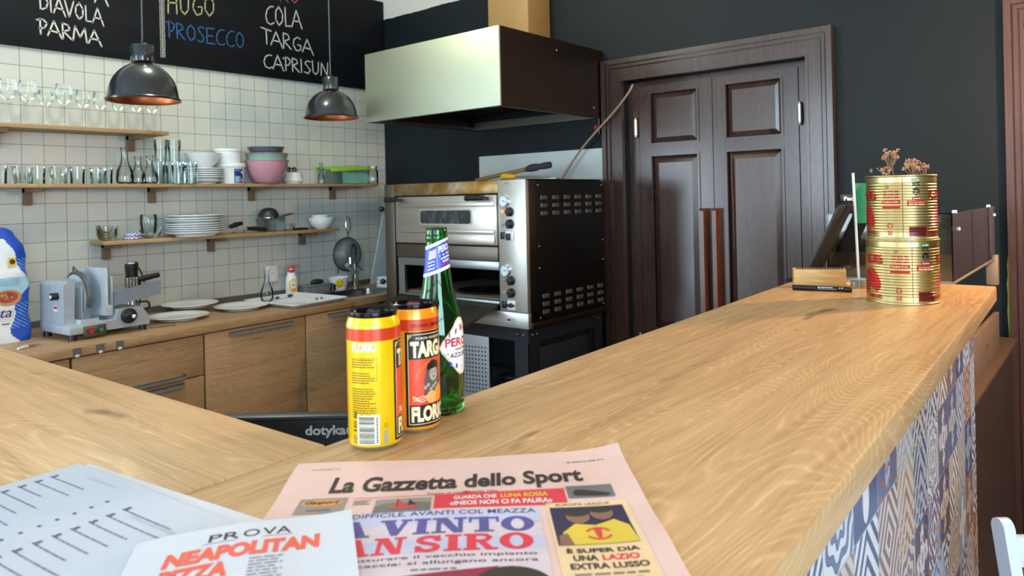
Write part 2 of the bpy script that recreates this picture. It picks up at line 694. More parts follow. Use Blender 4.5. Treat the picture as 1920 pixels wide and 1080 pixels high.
def patch_tiles():
    """patchwork of ornamental blue, beige and rust tiles"""
    t = NT('patchwork_tiles')
    tc = t.new('ShaderNodeTexCoord')
    sp = t.new('ShaderNodeSeparateXYZ')
    t.link(tc.outputs['Object'], sp.inputs[0])
    s = 1 / 0.12
    u = t.math('MULTIPLY', sp.outputs[0], s)
    v = t.math('MULTIPLY', sp.outputs[2], s)
    fu, fv = t.math('FLOOR', u), t.math('FLOOR', v)
    lu = t.math('SUBTRACT', t.math('FRACT', u), 0.5)
    lv = t.math('SUBTRACT', t.math('FRACT', v), 0.5)
    cell = t.new('ShaderNodeCombineXYZ')
    t.link(fu, cell.inputs[0])
    t.link(fv, cell.inputs[1])
    wn = t.new('ShaderNodeTexWhiteNoise', noise_dimensions='3D')
    t.link(cell.outputs[0], wn.inputs[0])
    ws = t.new('ShaderNodeSeparateColor')
    t.link(wn.outputs['Color'], ws.inputs[0])
    k1, k2, k3 = ws.outputs[0], ws.outputs[1], ws.outputs[2]
    au, av = t.math('ABSOLUTE', lu), t.math('ABSOLUTE', lv)
    r = t.math('SQRT', t.math('ADD', t.math('MULTIPLY', lu, lu), t.math('MULTIPLY', lv, lv)))
    ang = t.math('ARCTAN2', lv, lu)
    # four ornaments: petals, chevrons, rings with scrolls, lozenge lattice
    pet = t.math('SUBTRACT', r, t.math('MULTIPLY_ADD', t.math('COSINE', t.math('MULTIPLY', ang, 4.0)), 0.13, 0.27))
    chv = t.math('SUBTRACT', t.math('FRACT', t.math('MULTIPLY', t.math('ADD', au, lv), 4.0)), 0.5)
    rng = t.math('SINE', t.math('ADD', t.math('MULTIPLY', r, 34.0), t.math('MULTIPLY', t.math('SINE', t.math('MULTIPLY', ang, 8.0)), 1.1)))
    loz = t.math('SINE', t.math('MULTIPLY', t.math('ADD', au, t.math('MULTIPLY', av, 1.0)), 30.0))
    def sel(k, th, a, b):
        m = t.math('GREATER_THAN', k, th)
        return t.math('ADD', t.math('MULTIPLY', a, m), t.math('MULTIPLY', b, t.math('SUBTRACT', 1.0, m)))
    pat = sel(k1, 0.75, chv, sel(k1, 0.5, rng, sel(k1, 0.28, pet, loz)))
    pat2 = sel(k2, 0.5, rng, sel(k2, 0.25, loz, pet))
    fg = t.ramp(k3, [(0.0, lin((96, 110, 146))), (0.3, lin((146, 166, 190))), (0.52, lin((78, 88, 124))), (0.74, lin((160, 116, 90))), (0.9, lin((128, 148, 174)))], True)
    bg = t.ramp(k2, [(0.0, lin((222, 220, 218))), (0.35, lin((208, 194, 182))), (0.65, lin((214, 214, 216))), (0.85, lin((168, 180, 196)))], True)
    ac = t.ramp(k1, [(0.0, lin((156, 108, 82))), (0.4, lin((108, 122, 152))), (0.7, lin((196, 176, 156)))], True)
    c = t.mix(t.math('GREATER_THAN', pat, 0.05), bg, fg)
    c = t.mix(t.math('MULTIPLY', t.math('GREATER_THAN', pat2, 0.55), 0.9), c, ac)
    gr = t.math('GREATER_THAN', t.math('MAXIMUM', au, av), 0.492)
    c = t.mix(gr, c, lin((170, 166, 160)))
    t.set(Base_Color=c, Roughness=0.32)
    return t.m


# ------------------------------------------------------------------ the room
X0, Y0, ZC = -3.2, -2.6, 3.5
PLASTER = mat('white_plaster', (208, 206, 200), 0.8, 0, 0.03, scale=6)
fl = NT('floor_tiles')
_b = fl.new('ShaderNodeTexBrick')
_b.offset = 0
for k_, v_ in (('Scale', 1), ('Brick Width', 0.3), ('Row Height', 0.3), ('Mortar Size', 0.003)):
    _b.inputs[k_].default_value = v_
_b.inputs['Color1'].default_value = lin((112, 104, 98))
_b.inputs['Color2'].default_value = lin((98, 92, 88))
_b.inputs['Mortar'].default_value = lin((60, 58, 56))
fl.link(fl.coord(), _b.inputs['Vector'])
fl.set(Base_Color=_b.outputs[0], Roughness=0.45)

struct(MB().box(X0 - 0.2, XB + 0.3, Y0 - 0.2, YA + 0.2, -0.12, 0).build('floor', fl.m))
struct(MB().box(X0 - 0.2, XB + 0.3, Y0 - 0.2, YA + 0.2, ZC, ZC + 0.12).build('ceiling', PLASTER))
GX0, GX1, GZ1 = -2.15, -0.55, 2.2                # glazed street door, left of the picture
w = MB().box(GX1, XB + 0.3, YA, YA + 0.2, 0, Z(0.82), 0).box(X0 - 0.2, GX0, YA, YA + 0.2, 0, Z(0.82), 0).box(GX0, GX1, YA, YA + 0.2, GZ1, Z(0.82), 0).box(X0 - 0.2, XB + 0.3, YA, YA + 0.2, Z(0.82), ZC, 1)
struct(w.build('wall_left', [tile_wall(), PLASTER]))
gd = MB()
for x in (GX0, -1.38, GX1 - 0.06):
    gd.box(x, x + 0.06, YA + 0.05, YA + 0.1, 0, GZ1)
for z in (0, 0.14, GZ1 - 0.06):
    gd.box(GX0, GX1, YA + 0.05, YA + 0.1, z, z + 0.06)
struct(gd.build('door_3', WPLAST))
OY0, OY1, OZ = 1.145, 2.165, Z(0.645)            # opening of the double door
w = MB().box(XB, XB + 0.3, Y0, OY0, 0, ZC).box(XB, XB + 0.3, OY1, YA, 0, ZC).box(XB, XB + 0.3, OY0, OY1, OZ, ZC)
struct(w.build('wall_back', dark_wall()))
w = MB().box(X0 - 0.2, -2.5, Y0 - 0.2, Y0, 0, ZC).box(-0.3, XB + 0.3, Y0 - 0.2, Y0, 0, ZC).box(-2.5, -0.3, Y0 - 0.2, Y0, 0, 0.8).box(-2.5, -0.3, Y0 - 0.2, Y0, 2.9, ZC)
struct(w.build('wall_right', mat('dark_dado_paint', (110, 98, 88), 0.6)))
m_ = MB()
for x in (-2.5, -1.43, -0.36):
    m_.box(x, x + 0.06, Y0 - 0.12, Y0 - 0.05, 0.8, 2.9)
for z in (0.8, 2.1, 2.84):
    m_.box(-2.5, -0.3, Y0 - 0.12, Y0 - 0.05, z, z + 0.06)
struct(m_.build('window_3', WPLAST))
w = MB()
WY = [(1.6, 3.6), (-2.2, -0.2)]
WZ0, WZ1 = 0.75, 2.95
w.box(X0 - 0.2, X0, Y0, YA, 0, WZ0).box(X0 - 0.2, X0, Y0, YA, WZ1, ZC)
for a, b in ((Y0, WY[1][0]), (WY[1][1], WY[0][0]), (WY[0][1], YA)):
    w.box(X0 - 0.2, X0, a, b, WZ0, WZ1)
struct(w.build('wall_front', PLASTER))
for i, (a, b) in enumerate(WY):
    m_ = MB()
    for y in (a, (a + b) / 2 - 0.03, b - 0.06):
        m_.box(X0 - 0.12, X0 - 0.05, y, y + 0.06, WZ0, WZ1)
    for z in (WZ0, 2.2, WZ1 - 0.06):
        m_.box(X0 - 0.12, X0 - 0.05, a, b, z, z + 0.06)
    fr = struct(m_.build('window_%d' % (i + 1), WPLAST))

# double door with its casing
dr = struct(thing('door_1', 'x', 'x', (3.62, 1.65, 0)))
del dr['label'], dr['category']
cs = MB()


def casing(mb, y0, y1, zt, w, steps, x):
    """moulded door casing: nested strips around an opening y0..y1, top zt"""
    for (o0, o1, d) in steps:
        a, b = o0 * w, o1 * w
        mb.box(x - d, x, y0 - b, y0 - a, 0, zt + b)
        mb.box(x - d, x, y1 + a, y1 + b, 0, zt + b)
        mb.box(x - d, x, y0 - a, y1 + a, zt + a, zt + b)


STEPS = [(0.0, 0.10, 0.030), (0.10, 0.56, 0.026), (0.56, 0.62, 0.020), (0.62, 0.74, 0.036), (0.74, 0.79, 0.028), (0.79, 1.0, 0.045)]
casing(cs, OY0, OY1, OZ, 0.125, STEPS, XB)
part(dr, 'casing', cs, DOORWOOD, label='dark brown moulded door casing')
LX = 3.652
jb = MB()
jb.box(LX + 0.005, LX + 0.05, 2.098, OY1, 0, Z(0.628)).box(LX + 0.005, LX + 0.05, OY0, 1.203, 0, Z(0.628))
jb.box(LX + 0.045, LX + 0.2, OY0, OY1, Z(0.617), OZ)
part(dr, 'jamb', jb, DOORWOOD)
part(dr, 'gap_shade_sheet', MB().box(LX + 0.14, LX + 0.16, OY0, OY1, 0, OZ), BLACKM)  # black sheet behind the leaves, standing in for shade in the gap
leaves = [(1.655, 2.094, [(1.730, 2.030)]), (1.206, 1.651, [(1.279, 1.588)])]
for i, (y0, y1, pans) in enumerate(leaves):
    zt = Z(0.612)
    lf = MB()
    py0, py1 = pans[0]
    zz = [(0.15, 0.55), (Z(-0.72), Z(0.224)), (Z(0.274), Z(0.576))]
    zz = [(0.14, Z(-0.84)), (Z(-0.76), Z(0.224)), (Z(0.274), Z(0.576))]
    lf.box(LX, LX + 0.04, y0, py0, 0.01, zt).box(LX, LX + 0.04, py1, y1, 0.01, zt)
    zs = [0.01] + [q for ab in zz for q in ab] + [zt]
    for a, b in zip(zs[0::2], zs[1::2]):
        lf.box(LX, LX + 0.04, py0, py1, a, b)
    leaf = part(dr, 'door_leaf', lf, DOORWOOD)
    for a, b in zz:
        pn = MB()
        g = 0.012
        for (ya, yb, za, zb) in ((py0, py0 + g, a, b), (py1 - g, py1, a, b), (py0 + g, py1 - g, a, a + g), (py0 + g, py1 - g, b - g, b)):
            pn.box(LX - 0.006, LX + 0.012, ya, yb, za, zb)
        q = 0.042 if b - a < 0.5 else 0.05
        xo, xi = LX + 0.022, LX + 0.006
        o_ = [(py0 + g, a + g), (py1 - g, a + g), (py1 - g, b - g), (py0 + g, b - g)]
        n_ = [(py0 + q, a + q), (py1 - q, a + q), (py1 - q, b - q), (py0 + q, b - q)]
        pn.add([(xo, y, z) for y, z in o_] + [(xi, y, z) for y, z in n_],
               [(0, 1, 5, 4), (1, 2, 6, 5), (2, 3, 7, 6), (3, 0, 4, 7), (4, 5, 6, 7)])
        sub(leaf, 'panel', pn, DOORWOOD, smooth=False)
    hy = 1.706 if i == 0 else 1.636
    hd = MB()
    zt_, zb_ = Z(-0.082), Z(-1.02)
    pr_ = [(hy - 0.02, LX), (hy + 0.02, LX), (hy + 0.02, LX - 0.03), (hy + 0.011, LX - 0.048), (hy - 0.011, LX - 0.048), (hy - 0.02, LX - 0.03)]
    vs = [(x, y, zb_) for y, x in pr_] + [(x, y, zt_ - (0.012 if x < LX - 0.04 else 0)) for y, x in pr_]
    hd.add(vs, [tuple(range(5, -1, -1)), tuple(range(6, 12))] + [(k, (k + 1) % 6, 6 + (k + 1) % 6, 6 + k) for k in range(6)])
    sub(leaf, 'door_handle', hd, HANDLEWOOD, smooth=False, label='long reddish wooden bar handle')
    yh = 2.112 if i == 0 else 1.196
    for zh in ((Z(0.335), Z(0.425)), (Z(-0.9), Z(-0.8))):
        hg = MB().cyl((LX - 0.012, yh, zh[0]), (LX - 0.012, yh, zh[1]), 0.011, 12)
        hg.sphere((LX - 0.012, yh, zh[1] + 0.006), 0.008).sphere((LX - 0.012, yh, zh[0] - 0.006), 0.008)
        sub(leaf, 'hinge', hg, STEEL, label='pale steel barrel hinge')
crk = MB().tube([(LX - 0.0075 + 0.012, 1.556, Z(0.205)), (LX + 0.004, 1.557, Z(0.1)), (LX + 0.004, 1.553, Z(-0.05)), (LX + 0.004, 1.551, Z(-0.3))], [0.001, 0.0014, 0.0016, 0.001], 6)
part(dr, 'split_edge', crk, mat('raw_wood_split', (130, 102, 78), 0.7), label='pale split in the wood')

# second door at the right edge of the picture
d2 = struct(thing('door_2', 'x', 'x', (3.6, -0.3, 0)))
del d2['label'], d2['category']
cs = MB()
casing(cs, -0.75, 0.232, Z(0.64), 0.122, STEPS, XB)
part(d2, 'casing', cs, REDWOOD)
pn = MB().box(XB - 0.012, XB + 0.02, -0.75, 0.232, 0, Z(0.64))
for y in (-0.62, -0.2, 0.1):
    pn.box(XB - 0.02, XB, y, y + 0.06, 0, Z(0.6))
part(d2, 'door_leaf', pn, REDWOOD)
# bare lime-green undercoat showing along the casing
gs = MB()
for (ya, z0_, z1_, wd) in ((0.3545, 0.3, Z(-0.175), 0.011),):
    n = 26
    pl = [(ya, z0_ + (z1_ - z0_) * k / n) for k in range(n + 1)]
    rr = [(ya + wd * (0.55 + 0.45 * random.random()) * (1 if k < n - 5 else (n - k) / 5), pl[k][1]) for k in range(n + 1)]
    pts = pl + rr[::-1]
    gs.prism(pts, 0, 0.002, 0, Matrix(((0, 0, -1, XB), (1, 0, 0, 0), (0, 1, 0, 0), (0, 0, 0, 1))))
part(d2, 'bare_paint_edge', gs, mat('lime_green_paint', (176, 208, 44), 0.6), label='lime green paint strip beside the casing')

# ------------------------------------------------------------------ bar counter (long top + return)
def Lx(x):
    return 0.681 + 0.0454 * (x - 0.751)


def Rx(x):
    return 0.194 + 0.0358 * (x - 0.57)


ZT = Z(-0.265)


def slab(poly, z0, z1, r=0.006):
    bm = bmesh.new()
    vs = [bm.verts.new((x, y, z0)) for x, y in poly]
    f = bm.faces.new(vs)
    ex = bmesh.ops.extrude_face_region(bm, geom=[f])
    for v in [g for g in ex['geom'] if isinstance(g, bmesh.types.BMVert)]:
        v.co.z = z1
    bmesh.ops.recalc_face_normals(bm, faces=list(bm.faces))
    bmesh.ops.bevel(bm, geom=list(bm.edges), offset=r, segments=2, profile=0.5, affect='EDGES')
    mb = MB()
    bm.verts.index_update()
    mb.add([v.co.copy() for v in bm.verts], [[v.index for v in q.verts] for q in bm.faces])
    bm.free()
    return mb


bar = thing('bar_counter', 'L-shaped bar counter with oak-look top and patterned tile front', 'counter', (0.9, 0.5, 0))
XE = 2.302
part(bar, 'worktop', slab([(-0.4, Rx(-0.4)), (XE, Rx(XE)), (XE, Lx(XE)), (-0.4, Lx(-0.4))], ZT - 0.04, ZT, 0.0035), OAK)
part(bar, 'return_worktop', slab([(-0.25, Lx(-0.25) + 0.0005), (0.4765, Lx(0.4765) + 0.0005), (0.396, 2.7), (-0.25, 2.7)], ZT - 0.04, ZT, 0.004), OAK_Y)
pf = MB()
XP = 2.0
pf.add([(-0.38, Rx(-0.38) + 0.025, 0.0), (XP, Rx(XP) + 0.025, 0.0), (XP, Rx(XP) + 0.025, ZT - 0.04), (-0.38, Rx(-0.38) + 0.025, ZT - 0.04),
        (-0.38, Rx(-0.38) + 0.045, 0.0), (XP, Rx(XP) + 0.045, 0.0), (XP, Rx(XP) + 0.045, ZT - 0.04), (-0.38, Rx(-0.38) + 0.045, ZT - 0.04)],
       [(0, 1, 2, 3), (7, 6, 5, 4), (1, 5, 6, 2), (0, 4, 7, 3)])
part(bar, 'tiled_front', pf, patch_tiles(), smooth=False, label='blue, beige and rust patchwork of ornamental tiles')
part(bar, 'inner_panel', MB().box(-0.3, 1.98, Lx(-0.3) - 0.2, Lx(-0.3) - 0.18, 0, ZT - 0.04), WPLAST)
part(bar, 'end_panel', MB().box(1.98, 2.0, 0.28, Lx(-0.3) - 0.18, 0, ZT - 0.04), OAK_CAB)
part(bar, 'return_panel', MB().box(0.28, 0.30, 0.72, 2.68, 0, ZT - 0.04), WPLAST)

# ------------------------------------------------------------------ kitchen run along the tiled wall
FD = Vector((0.9961, 0.088, 0))
F0 = Vector((1.1, 3.505, 0))


def fy(x):                       # front of the cabinets (slightly out of square with the wall)
    return F0.y + (x - F0.x) * 0.0883


ZW = Z(-0.61)
kt = thing('kitchen_worktop', 'oak-look kitchen worktop along the tiled wall', 'worktop', (2.0, 3.9, ZW - 0.042))
sx0, sx1, sy0, sy1 = 2.82, 3.27, 3.76, 4.07
ws = slab([(-0.6, fy(-0.6) - 0.02), (sx0, fy(sx0) - 0.02), (sx0, YA), (-0.6, YA)], ZW - 0.042, ZW, 0.003)
for pl_ in ([(sx0, fy(sx0) - 0.02), (3.6, fy(3.6) - 0.02), (3.6, sy0), (sx0, sy0)], [(sx1, sy0), (3.6, sy0), (3.6, YA), (sx1, YA)], [(sx0, sy1), (sx1, sy1), (sx1, YA), (sx0, YA)]):
    ws.prism(pl_, ZW - 0.042, ZW)
part(kt, 'slab', ws, OAK_CAB)
struct(MB().box(-0.6, 3.58, YA - 0.012, YA, ZW, Z(-0.577)).build('trim_1', mat('grey_brown_upstand', (92, 88, 84), 0.5)))
for i, x in enumerate((1.207, 1.305, 1.39)):
    cl = MB()
    M_ = Matrix.Translation((x, fy(x) - 0.0205, 0)) @ Matrix.Rotation(0.088, 4, 'Z')
    cl.box(-0.017, 0.017, -0.004, 0, ZW - 0.034, ZW - 0.004, 0, M_)
    cl.rbox(-0.008, 0.008, -0.008, -0.002, ZW - 0.043, ZW - 0.032, 0.002, 1, M_)
    tag(cl.build('steel_clip', [mat('clip_grey', (122, 122, 120), 0.4, 0.4), WPLAST]), ['small steel clip on worktop edge, leftmost of three below the slicer',
        'small steel clip on worktop edge, middle of three below the slicer',
        'small steel clip on worktop edge, rightmost of three below the slicer'][i], 'clip', 'clips on the worktop edge')


def unit(x0, x1, label, fronts, handles, low=0.001):
    """base cabinet between x0 and x1 with drawer or door fronts and bar handles"""
    t = thing('base_cabinet', label, 'cabinet', ((x0 + x1) / 2, fy((x0 + x1) / 2) + 0.28, 0), math.atan(0.0883))
    wd = (x1 - x0) / FD.x
    dz = ZW - 0.05
    MB().box(-wd / 2 + 0.001, wd / 2 - 0.001, -0.258, 0.27, 0.1, dz - low).box(-wd / 2 + 0.002, wd / 2 - 0.002, -0.22, 0.25, 0, 0.1).build('carcass', mat('cabinet_carcass', (60, 52, 46), 0.6), t)
    for (nm, za, zb), hs in zip(fronts, handles):
        d = MB().rbox(-wd / 2 + 0.0025, wd / 2 - 0.0025, -0.278, -0.259, za, zb, 0.0012).build(nm, OAK_CAB, t)
        if hs:
            a, b, zc, hh = hs
            a, b = (a - (x0 + x1) / 2) / FD.x, (b - (x0 + x1) / 2) / FD.x
            h = MB().box(a, b, -0.304, -0.298, zc - hh, zc + hh).box(a, a + 0.008, -0.30, -0.278, zc + hh - 0.006, zc + hh).box(b - 0.008, b, -0.30, -0.278, zc + hh - 0.006, zc + hh)
            h.box(a, b, -0.304, -0.278, zc + hh - 0.003, zc + hh)
            h.build('handle', mat('grey_handle', (140, 138, 134), 0.4, 0.3), d, label='flat brushed metal bar handle')
    return t


zt = ZW - 0.046
unit(0.52, 1.162, 'oak-look base cabinet left of the drawer unit', [('door', 0.12, zt - 0.004)], [None])
unit(1.168, 1.790, 'oak-look base cabinet with drawers below the meat slicer',
     [('drawer', Z(-0.86), zt - 0.004), ('drawer', Z(-1.12), Z(-0.866)), ('drawer', 0.12, Z(-1.126))],
     [(1.38, 1.68, Z(-0.848), 0.009), (1.38, 1.672, Z(-0.887), 0.009), None])
unit(1.796, 2.426, 'oak-look base cabinet with one tall door below the serving tray', [('door', 0.12, zt - 0.004)], [(1.934, 2.326, Z(-0.682), 0.010)])
unit(2.432, 3.03, 'oak-look base cabinet with one tall door below the sink', [('door', 0.12, zt - 0.004)], [(2.59, 2.965, Z(-0.682), 0.010)], 0.12)

# shelves
def shelf(x0, x1, zt, th, br, label, y=4.055):
    t = thing('wall_shelf', label, 'shelf', ((x0 + x1) / 2, YA, zt - th), 0, 'oak shelves on the tiled wall')
    part(t, 'board', MB().rbox(x0, x1, y, YA - 0.001, zt - th, zt, 0.0015), OAK_SHELF)
    for x in br:
        b = MB()
        b.box(x, x + 0.034, YA - 0.035, YA - 0.001, zt - th - 0.085, zt - th, 0)
        b.box(x, x + 0.034, y + 0.02, YA - 0.001, zt - th - 0.022, zt - th, 0)
        part(t, 'bracket', b, mat('wooden_bracket', (112, 92, 70), 0.6), label='square wooden shelf bracket')
    return t


SH1, SH2, SH3 = Z(0.408), Z(0.118), Z(-0.183)
shelf(0.3, 1.89, SH1, 0.02, (1.10, 1.74), 'topmost oak shelf on the tiled wall holding the wine glasses')
shelf(0.2, 3.372, SH2, 0.019, (1.235, 1.85, 2.47, 3.09), 'long middle oak shelf on the tiled wall holding tumblers and bowls')
shelf(1.542, 3.028, SH3, 0.020, (1.60, 2.195, 2.835), 'short lowest oak shelf on the tiled wall holding the dinner plates')

# ------------------------------------------------------------------ chalkboard
STROKES = {
    'A': ([[(0.0, 0), (0.42, 1), (0.95, -0.06)], [(0.12, 0.36), (0.75, 0.33)]], 0.9),
    'C': ([[(0.75, 0.95), (0.5, 1.0), (0.2, 0.8), (0.08, 0.45), (0.2, 0.1), (0.5, 0.0), (0.8, 0.12)]], 0.85),
    'D': ([[(0.1, 1.05), (0.16, 0.0)], [(0.0, 1.0), (0.45, 0.9), (0.75, 0.55), (0.6, 0.2), (0.16, 0.0)]], 0.85),
    'E': ([[(0.7, 1), (0.1, 0.98), (0.08, 0.0), (0.75, 0.02)], [(0.1, 0.5), (0.6, 0.52)]], 0.8),
    'G': ([[(0.7, 0.9), (0.45, 1.0), (0.15, 0.7), (0.1, 0.35), (0.35, 0.0), (0.7, 0.1), (0.74, 0.42), (0.45, 0.42)]], 0.85),
    'H': ([[(0.1, 1), (0.06, 0)], [(0.62, 1), (0.64, 0)], [(0.06, 0.5), (0.64, 0.52)]], 0.8),
    'I': ([[(0.1, 1), (0.14, 0)]], 0.35),
    'L': ([[(0.1, 1), (0.14, 0.0), (0.7, 0.04)]], 0.7),
    'M': ([[(0.0, 0), (0.15, 1), (0.5, 0.3), (0.85, 1), (0.98, 0)]], 1.1),
    'N': ([[(0.05, 0), (0.1, 1), (0.65, 0.02), (0.72, 1.05)]], 0.9),
    'O': ([[(0.4, 1), (0.12, 0.75), (0.1, 0.3), (0.4, 0.0), (0.7, 0.25), (0.72, 0.7), (0.4, 1)]], 0.85),
    'P': ([[(0.22, 1.0), (0.25, 0.0)], [(0.0, 0.92), (0.4, 1.0), (0.68, 0.78), (0.5, 0.45), (0.18, 0.38)]], 0.72),
    'R': ([[(0.1, 1.0), (0.14, 0.0)], [(0.08, 0.98), (0.5, 0.92), (0.6, 0.68), (0.18, 0.48), (0.75, 0.0)]], 0.82),
    'S': ([[(0.65, 0.9), (0.35, 1.0), (0.1, 0.8), (0.35, 0.52), (0.62, 0.28), (0.4, 0.0), (0.05, 0.1)]], 0.75),
    'T': ([[(0.0, 0.98), (0.8, 0.95)], [(0.4, 0.96), (0.44, 0.0)]], 0.75),
    'U': ([[(0.08, 1), (0.12, 0.2), (0.38, 0.0), (0.62, 0.25), (0.66, 1)]], 0.85),
    'V': ([[(0.0, 1), (0.36, 0.0), (0.75, 1)]], 0.8)}


def chalk(mb, word, p0, p1, h, m, w=0.0085, fn=None):
    tot = sum(STROKES[c][1] for c in word)
    d = Vector(p1) - Vector(p0)
    k = d.x / tot
    up = 0.0
    for c in word:
        st, adv = STROKES[c]
        for pl in st:
            mb.stroke([(p0[0] + (up + x) * k, p0[1] + d.y * (up + x) / tot + y * h * (0.94 + 0.1 * random.random())) for x, y in pl], w, m, fn)
        up += adv


cb = thing('menu_chalkboard', 'long black chalkboard with hand-written menu above the tiles', 'chalkboard', (1.6, YA, Z(0.815)))
t_ = NT('blackboard')
_n = t_.noise(t_.coord((1, 1, 2)), 4, 5, 0.6, 0.8)
t_.set(Base_Color=t_.ramp(_n, [(0.35, lin((8, 11, 17))), (0.75, lin((15, 20, 27)))]), Roughness=0.65)
t_.b.inputs['Specular IOR Level'].default_value = 0.2
part(cb, 'board', MB().rbox(-0.6, 3.598, 4.226, YA - 0.001, Z(0.815), Z(1.487), 0.002), t_.m)
cf = lambda u, v: (u, 4.2252, Z(v))
CH = [CHALK, CHALK_Y, CHALK_B, CHALK_R]
for wd_, a_, b_, h_, m_, w_ in (
        ('DIAVOLA', (1.318, 1.015), (1.625, 0.985), 0.085, 0, 0.0075),
        ('PARMA', (1.308, 0.890), (1.612, 0.872), 0.078, 0, 0.0085),
        ('A', (1.585, 1.102), (1.65, 1.098), 0.085, 0, 0.0085),
        ('HUGO', (1.975, 1.112), (2.27, 1.145), 0.12, 1, 0.0085),
        ('PROSECCO', (1.965, 0.972), (2.46, 0.975), 0.098, 2, 0.007),
        ('RO', (2.71, 1.325), (2.87, 1.335), 0.11, 3, 0.0085),
        ('COLA', (2.605, 1.157), (2.88, 1.175), 0.12, 0, 0.0085),
        ('TARGA', (2.575, 1.03), (2.965, 1.008), 0.098, 0, 0.0085),
        ('CAPRISUN', (2.585, 0.872), (3.10, 0.872), 0.09, 0, 0.0085),
):
    wr = MB()
    chalk(wr, wd_, a_, b_, h_, 0, w_, cf)
    part(cb, 'chalk_word', wr, CH[m_], smooth=False, label='chalk word ' + wd_ if len(wd_) > 2 else 'chalk letters')
wr = MB()
z = 0.852
i = 0
zig = []
while z < 1.45:
    zig.append((1.934 + (0.022 if i % 2 else 0.0) + random.uniform(-0.002, 0.002), z))
    z += 0.0075
    i += 1
wr.stroke(zig, 0.0055, 0, cf)
wr.stroke([(1.933, 0.852), (1.932, 1.45)], 0.005, 0, cf).stroke([(1.957, 0.852), (1.956, 1.45)], 0.005, 0, cf)
part(cb, 'chalk_border', wr, mat('grey_chalk', (150, 152, 150), 0.9, 0, 0.3, scale=300), smooth=False, label='hatched chalk border line')

# ------------------------------------------------------------------ extractor hood, oven and stand
HX, HY0, HY1, HZ0, HZ1 = 2.68, 2.30, 3.32, Z(0.447), Z(0.838)
hood = thing('extractor_hood', 'big steel extractor hood above the pizza oven', 'hood', (3.14, 2.81, HZ0))
part(hood, 'front_panel', MB().rbox(HX, HX + 0.012, HY0, HY1, HZ0, HZ1, 0.002), STEEL_H, label='pale brushed steel front panel')
sd = MB().box(HX + 0.012, XB - 0.002, HY0, HY0 + 0.008, HZ0, HZ1, 0).box(HX + 0.012, XB - 0.002, HY1 - 0.008, HY1, HZ0, HZ1, 0)
sd.box(HX + 0.012, XB - 0.002, HY0 + 0.008, HY1 - 0.008, HZ1 - 0.008, HZ1, 0)
for x, z in ((3.15, Z(0.78)), (3.5, Z(0.5))):
    sd.sphere((x, HY0 - 0.001, z), 0.005, 1)
part(hood, 'canopy', sd, [steel('hood_steel_dark_reflection', (84, 72, 64), 0.40, 'X', 0.15), STEEL])  # same steel as the front, coloured darker to imitate its dark reflections
gt = MB()
for a in ((HX + 0.012, HX + 0.05, HY0 + 0.008, HY1 - 0.008), (XB - 0.045, XB - 0.002, HY0 + 0.008, HY1 - 0.008), (HX + 0.05, XB - 0.045, HY0 + 0.008, HY0 + 0.045), (HX + 0.05, XB - 0.045, HY1 - 0.045, HY1 - 0.008)):
    gt.box(a[0], a[1], a[2], a[3], HZ0 + 0.002, HZ0 + 0.02)
gt.box(XB - 0.048, XB - 0.045, HY0 + 0.03, HY1 - 0.03, HZ0, HZ0 + 0.05)
part(hood, 'grease_gutter', gt, STEEL_D)
ft = MB().box(HX + 0.05, XB - 0.045, HY0 + 0.045, HY1 - 0.045, HZ0 + 0.10, HZ0 + 0.115)
for k in range(18):
    y = HY0 + 0.06 + k * 0.052
    ft.box(HX + 0.06, XB - 0.06, y, y + 0.02, HZ0 + 0.088, HZ0 + 0.10)
part(hood, 'grease_filter', ft, mat('grimy_filter', (34, 32, 30), 0.5, 0.5))
part(hood, 'duct', MB().rbox(3.387, XB - 0.002, 2.675, 2.99, HZ1, ZC - 0.001, 0.003), mat('tan_duct_cladding', (168, 132, 78), 0.55, 0.1, 0.05, scale=8), label='tan boxed exhaust duct')
vv = thing('gas_valve', 'small pipe valve with red tap below the hood corner', 'valve', (3.585, 2.33, Z(0.38)))
part(vv, 'pipe', MB().cyl((3.597, 2.33, Z(0.46)), (3.597, 2.33, Z(0.36)), 0.008, 10), STEEL_BR)
vh = MB()
for k in range(5):
    a = 2 * PI * k / 5
    vh.sphere((3.575, 2.335 + 0.012 * math.cos(a), Z(0.395) + 0.012 * math.sin(a)), 0.008)
vh.cyl((3.597, 2.335, Z(0.395)), (3.572, 2.335, Z(0.395)), 0.006)
part(vv, 'tap', vh, mat('red_tap', (132, 52, 40), 0.5), label='red tap')
tag(MB().box(3.598, XB - 0.001, 2.305, 3.285, Z(0.07), Z(0.275)).build('splash_plate', steel('galvanised_plate', (216, 224, 222), 0.5, 'X', 0.22, 1.0, 0.6)), 'pale galvanised metal splash plate on dark wall behind the oven', 'plate')

OXF, OXB, OY0_, OY1_, OZ0, OZ1 = 2.80, 3.50, 2.25, 3.31, Z(-0.655), Z(0.088)
ov = thing('pizza_oven', 'double-deck steel pizza oven with black side panel', 'oven', (3.1, 2.78, OZ0))
bd = MB()
bd.box(OXF + 0.02, OXB, OY0_ + 0.02, OY1_, Z(-0.30), OZ1 - 0.002)                    # upper deck block
bd.box(OXF + 0.02, OXB, OY0_ + 0.02, OY1_, OZ0, Z(-0.535))
bd.box(OXF + 0.02, OXB, OY0_ + 0.02, 2.43, Z(-0.535), Z(-0.30)).box(OXF + 0.02, OXB, 3.2, OY1_, Z(-0.535), Z(-0.30))
bd.box(OXB - 0.03, OXB, 2.43, 3.2, Z(-0.535), Z(-0.30))
part(ov, 'body', bd, BLACKM)
tb = steel('heat_stained_steel', (176, 160, 132), 0.36, 'Y', 0.1)
t_ = NT('heat_stained_band')
_n = t_.noise(t_.coord((1, 2.2, 3)), 2.6, 3, 0.6, 0.4)
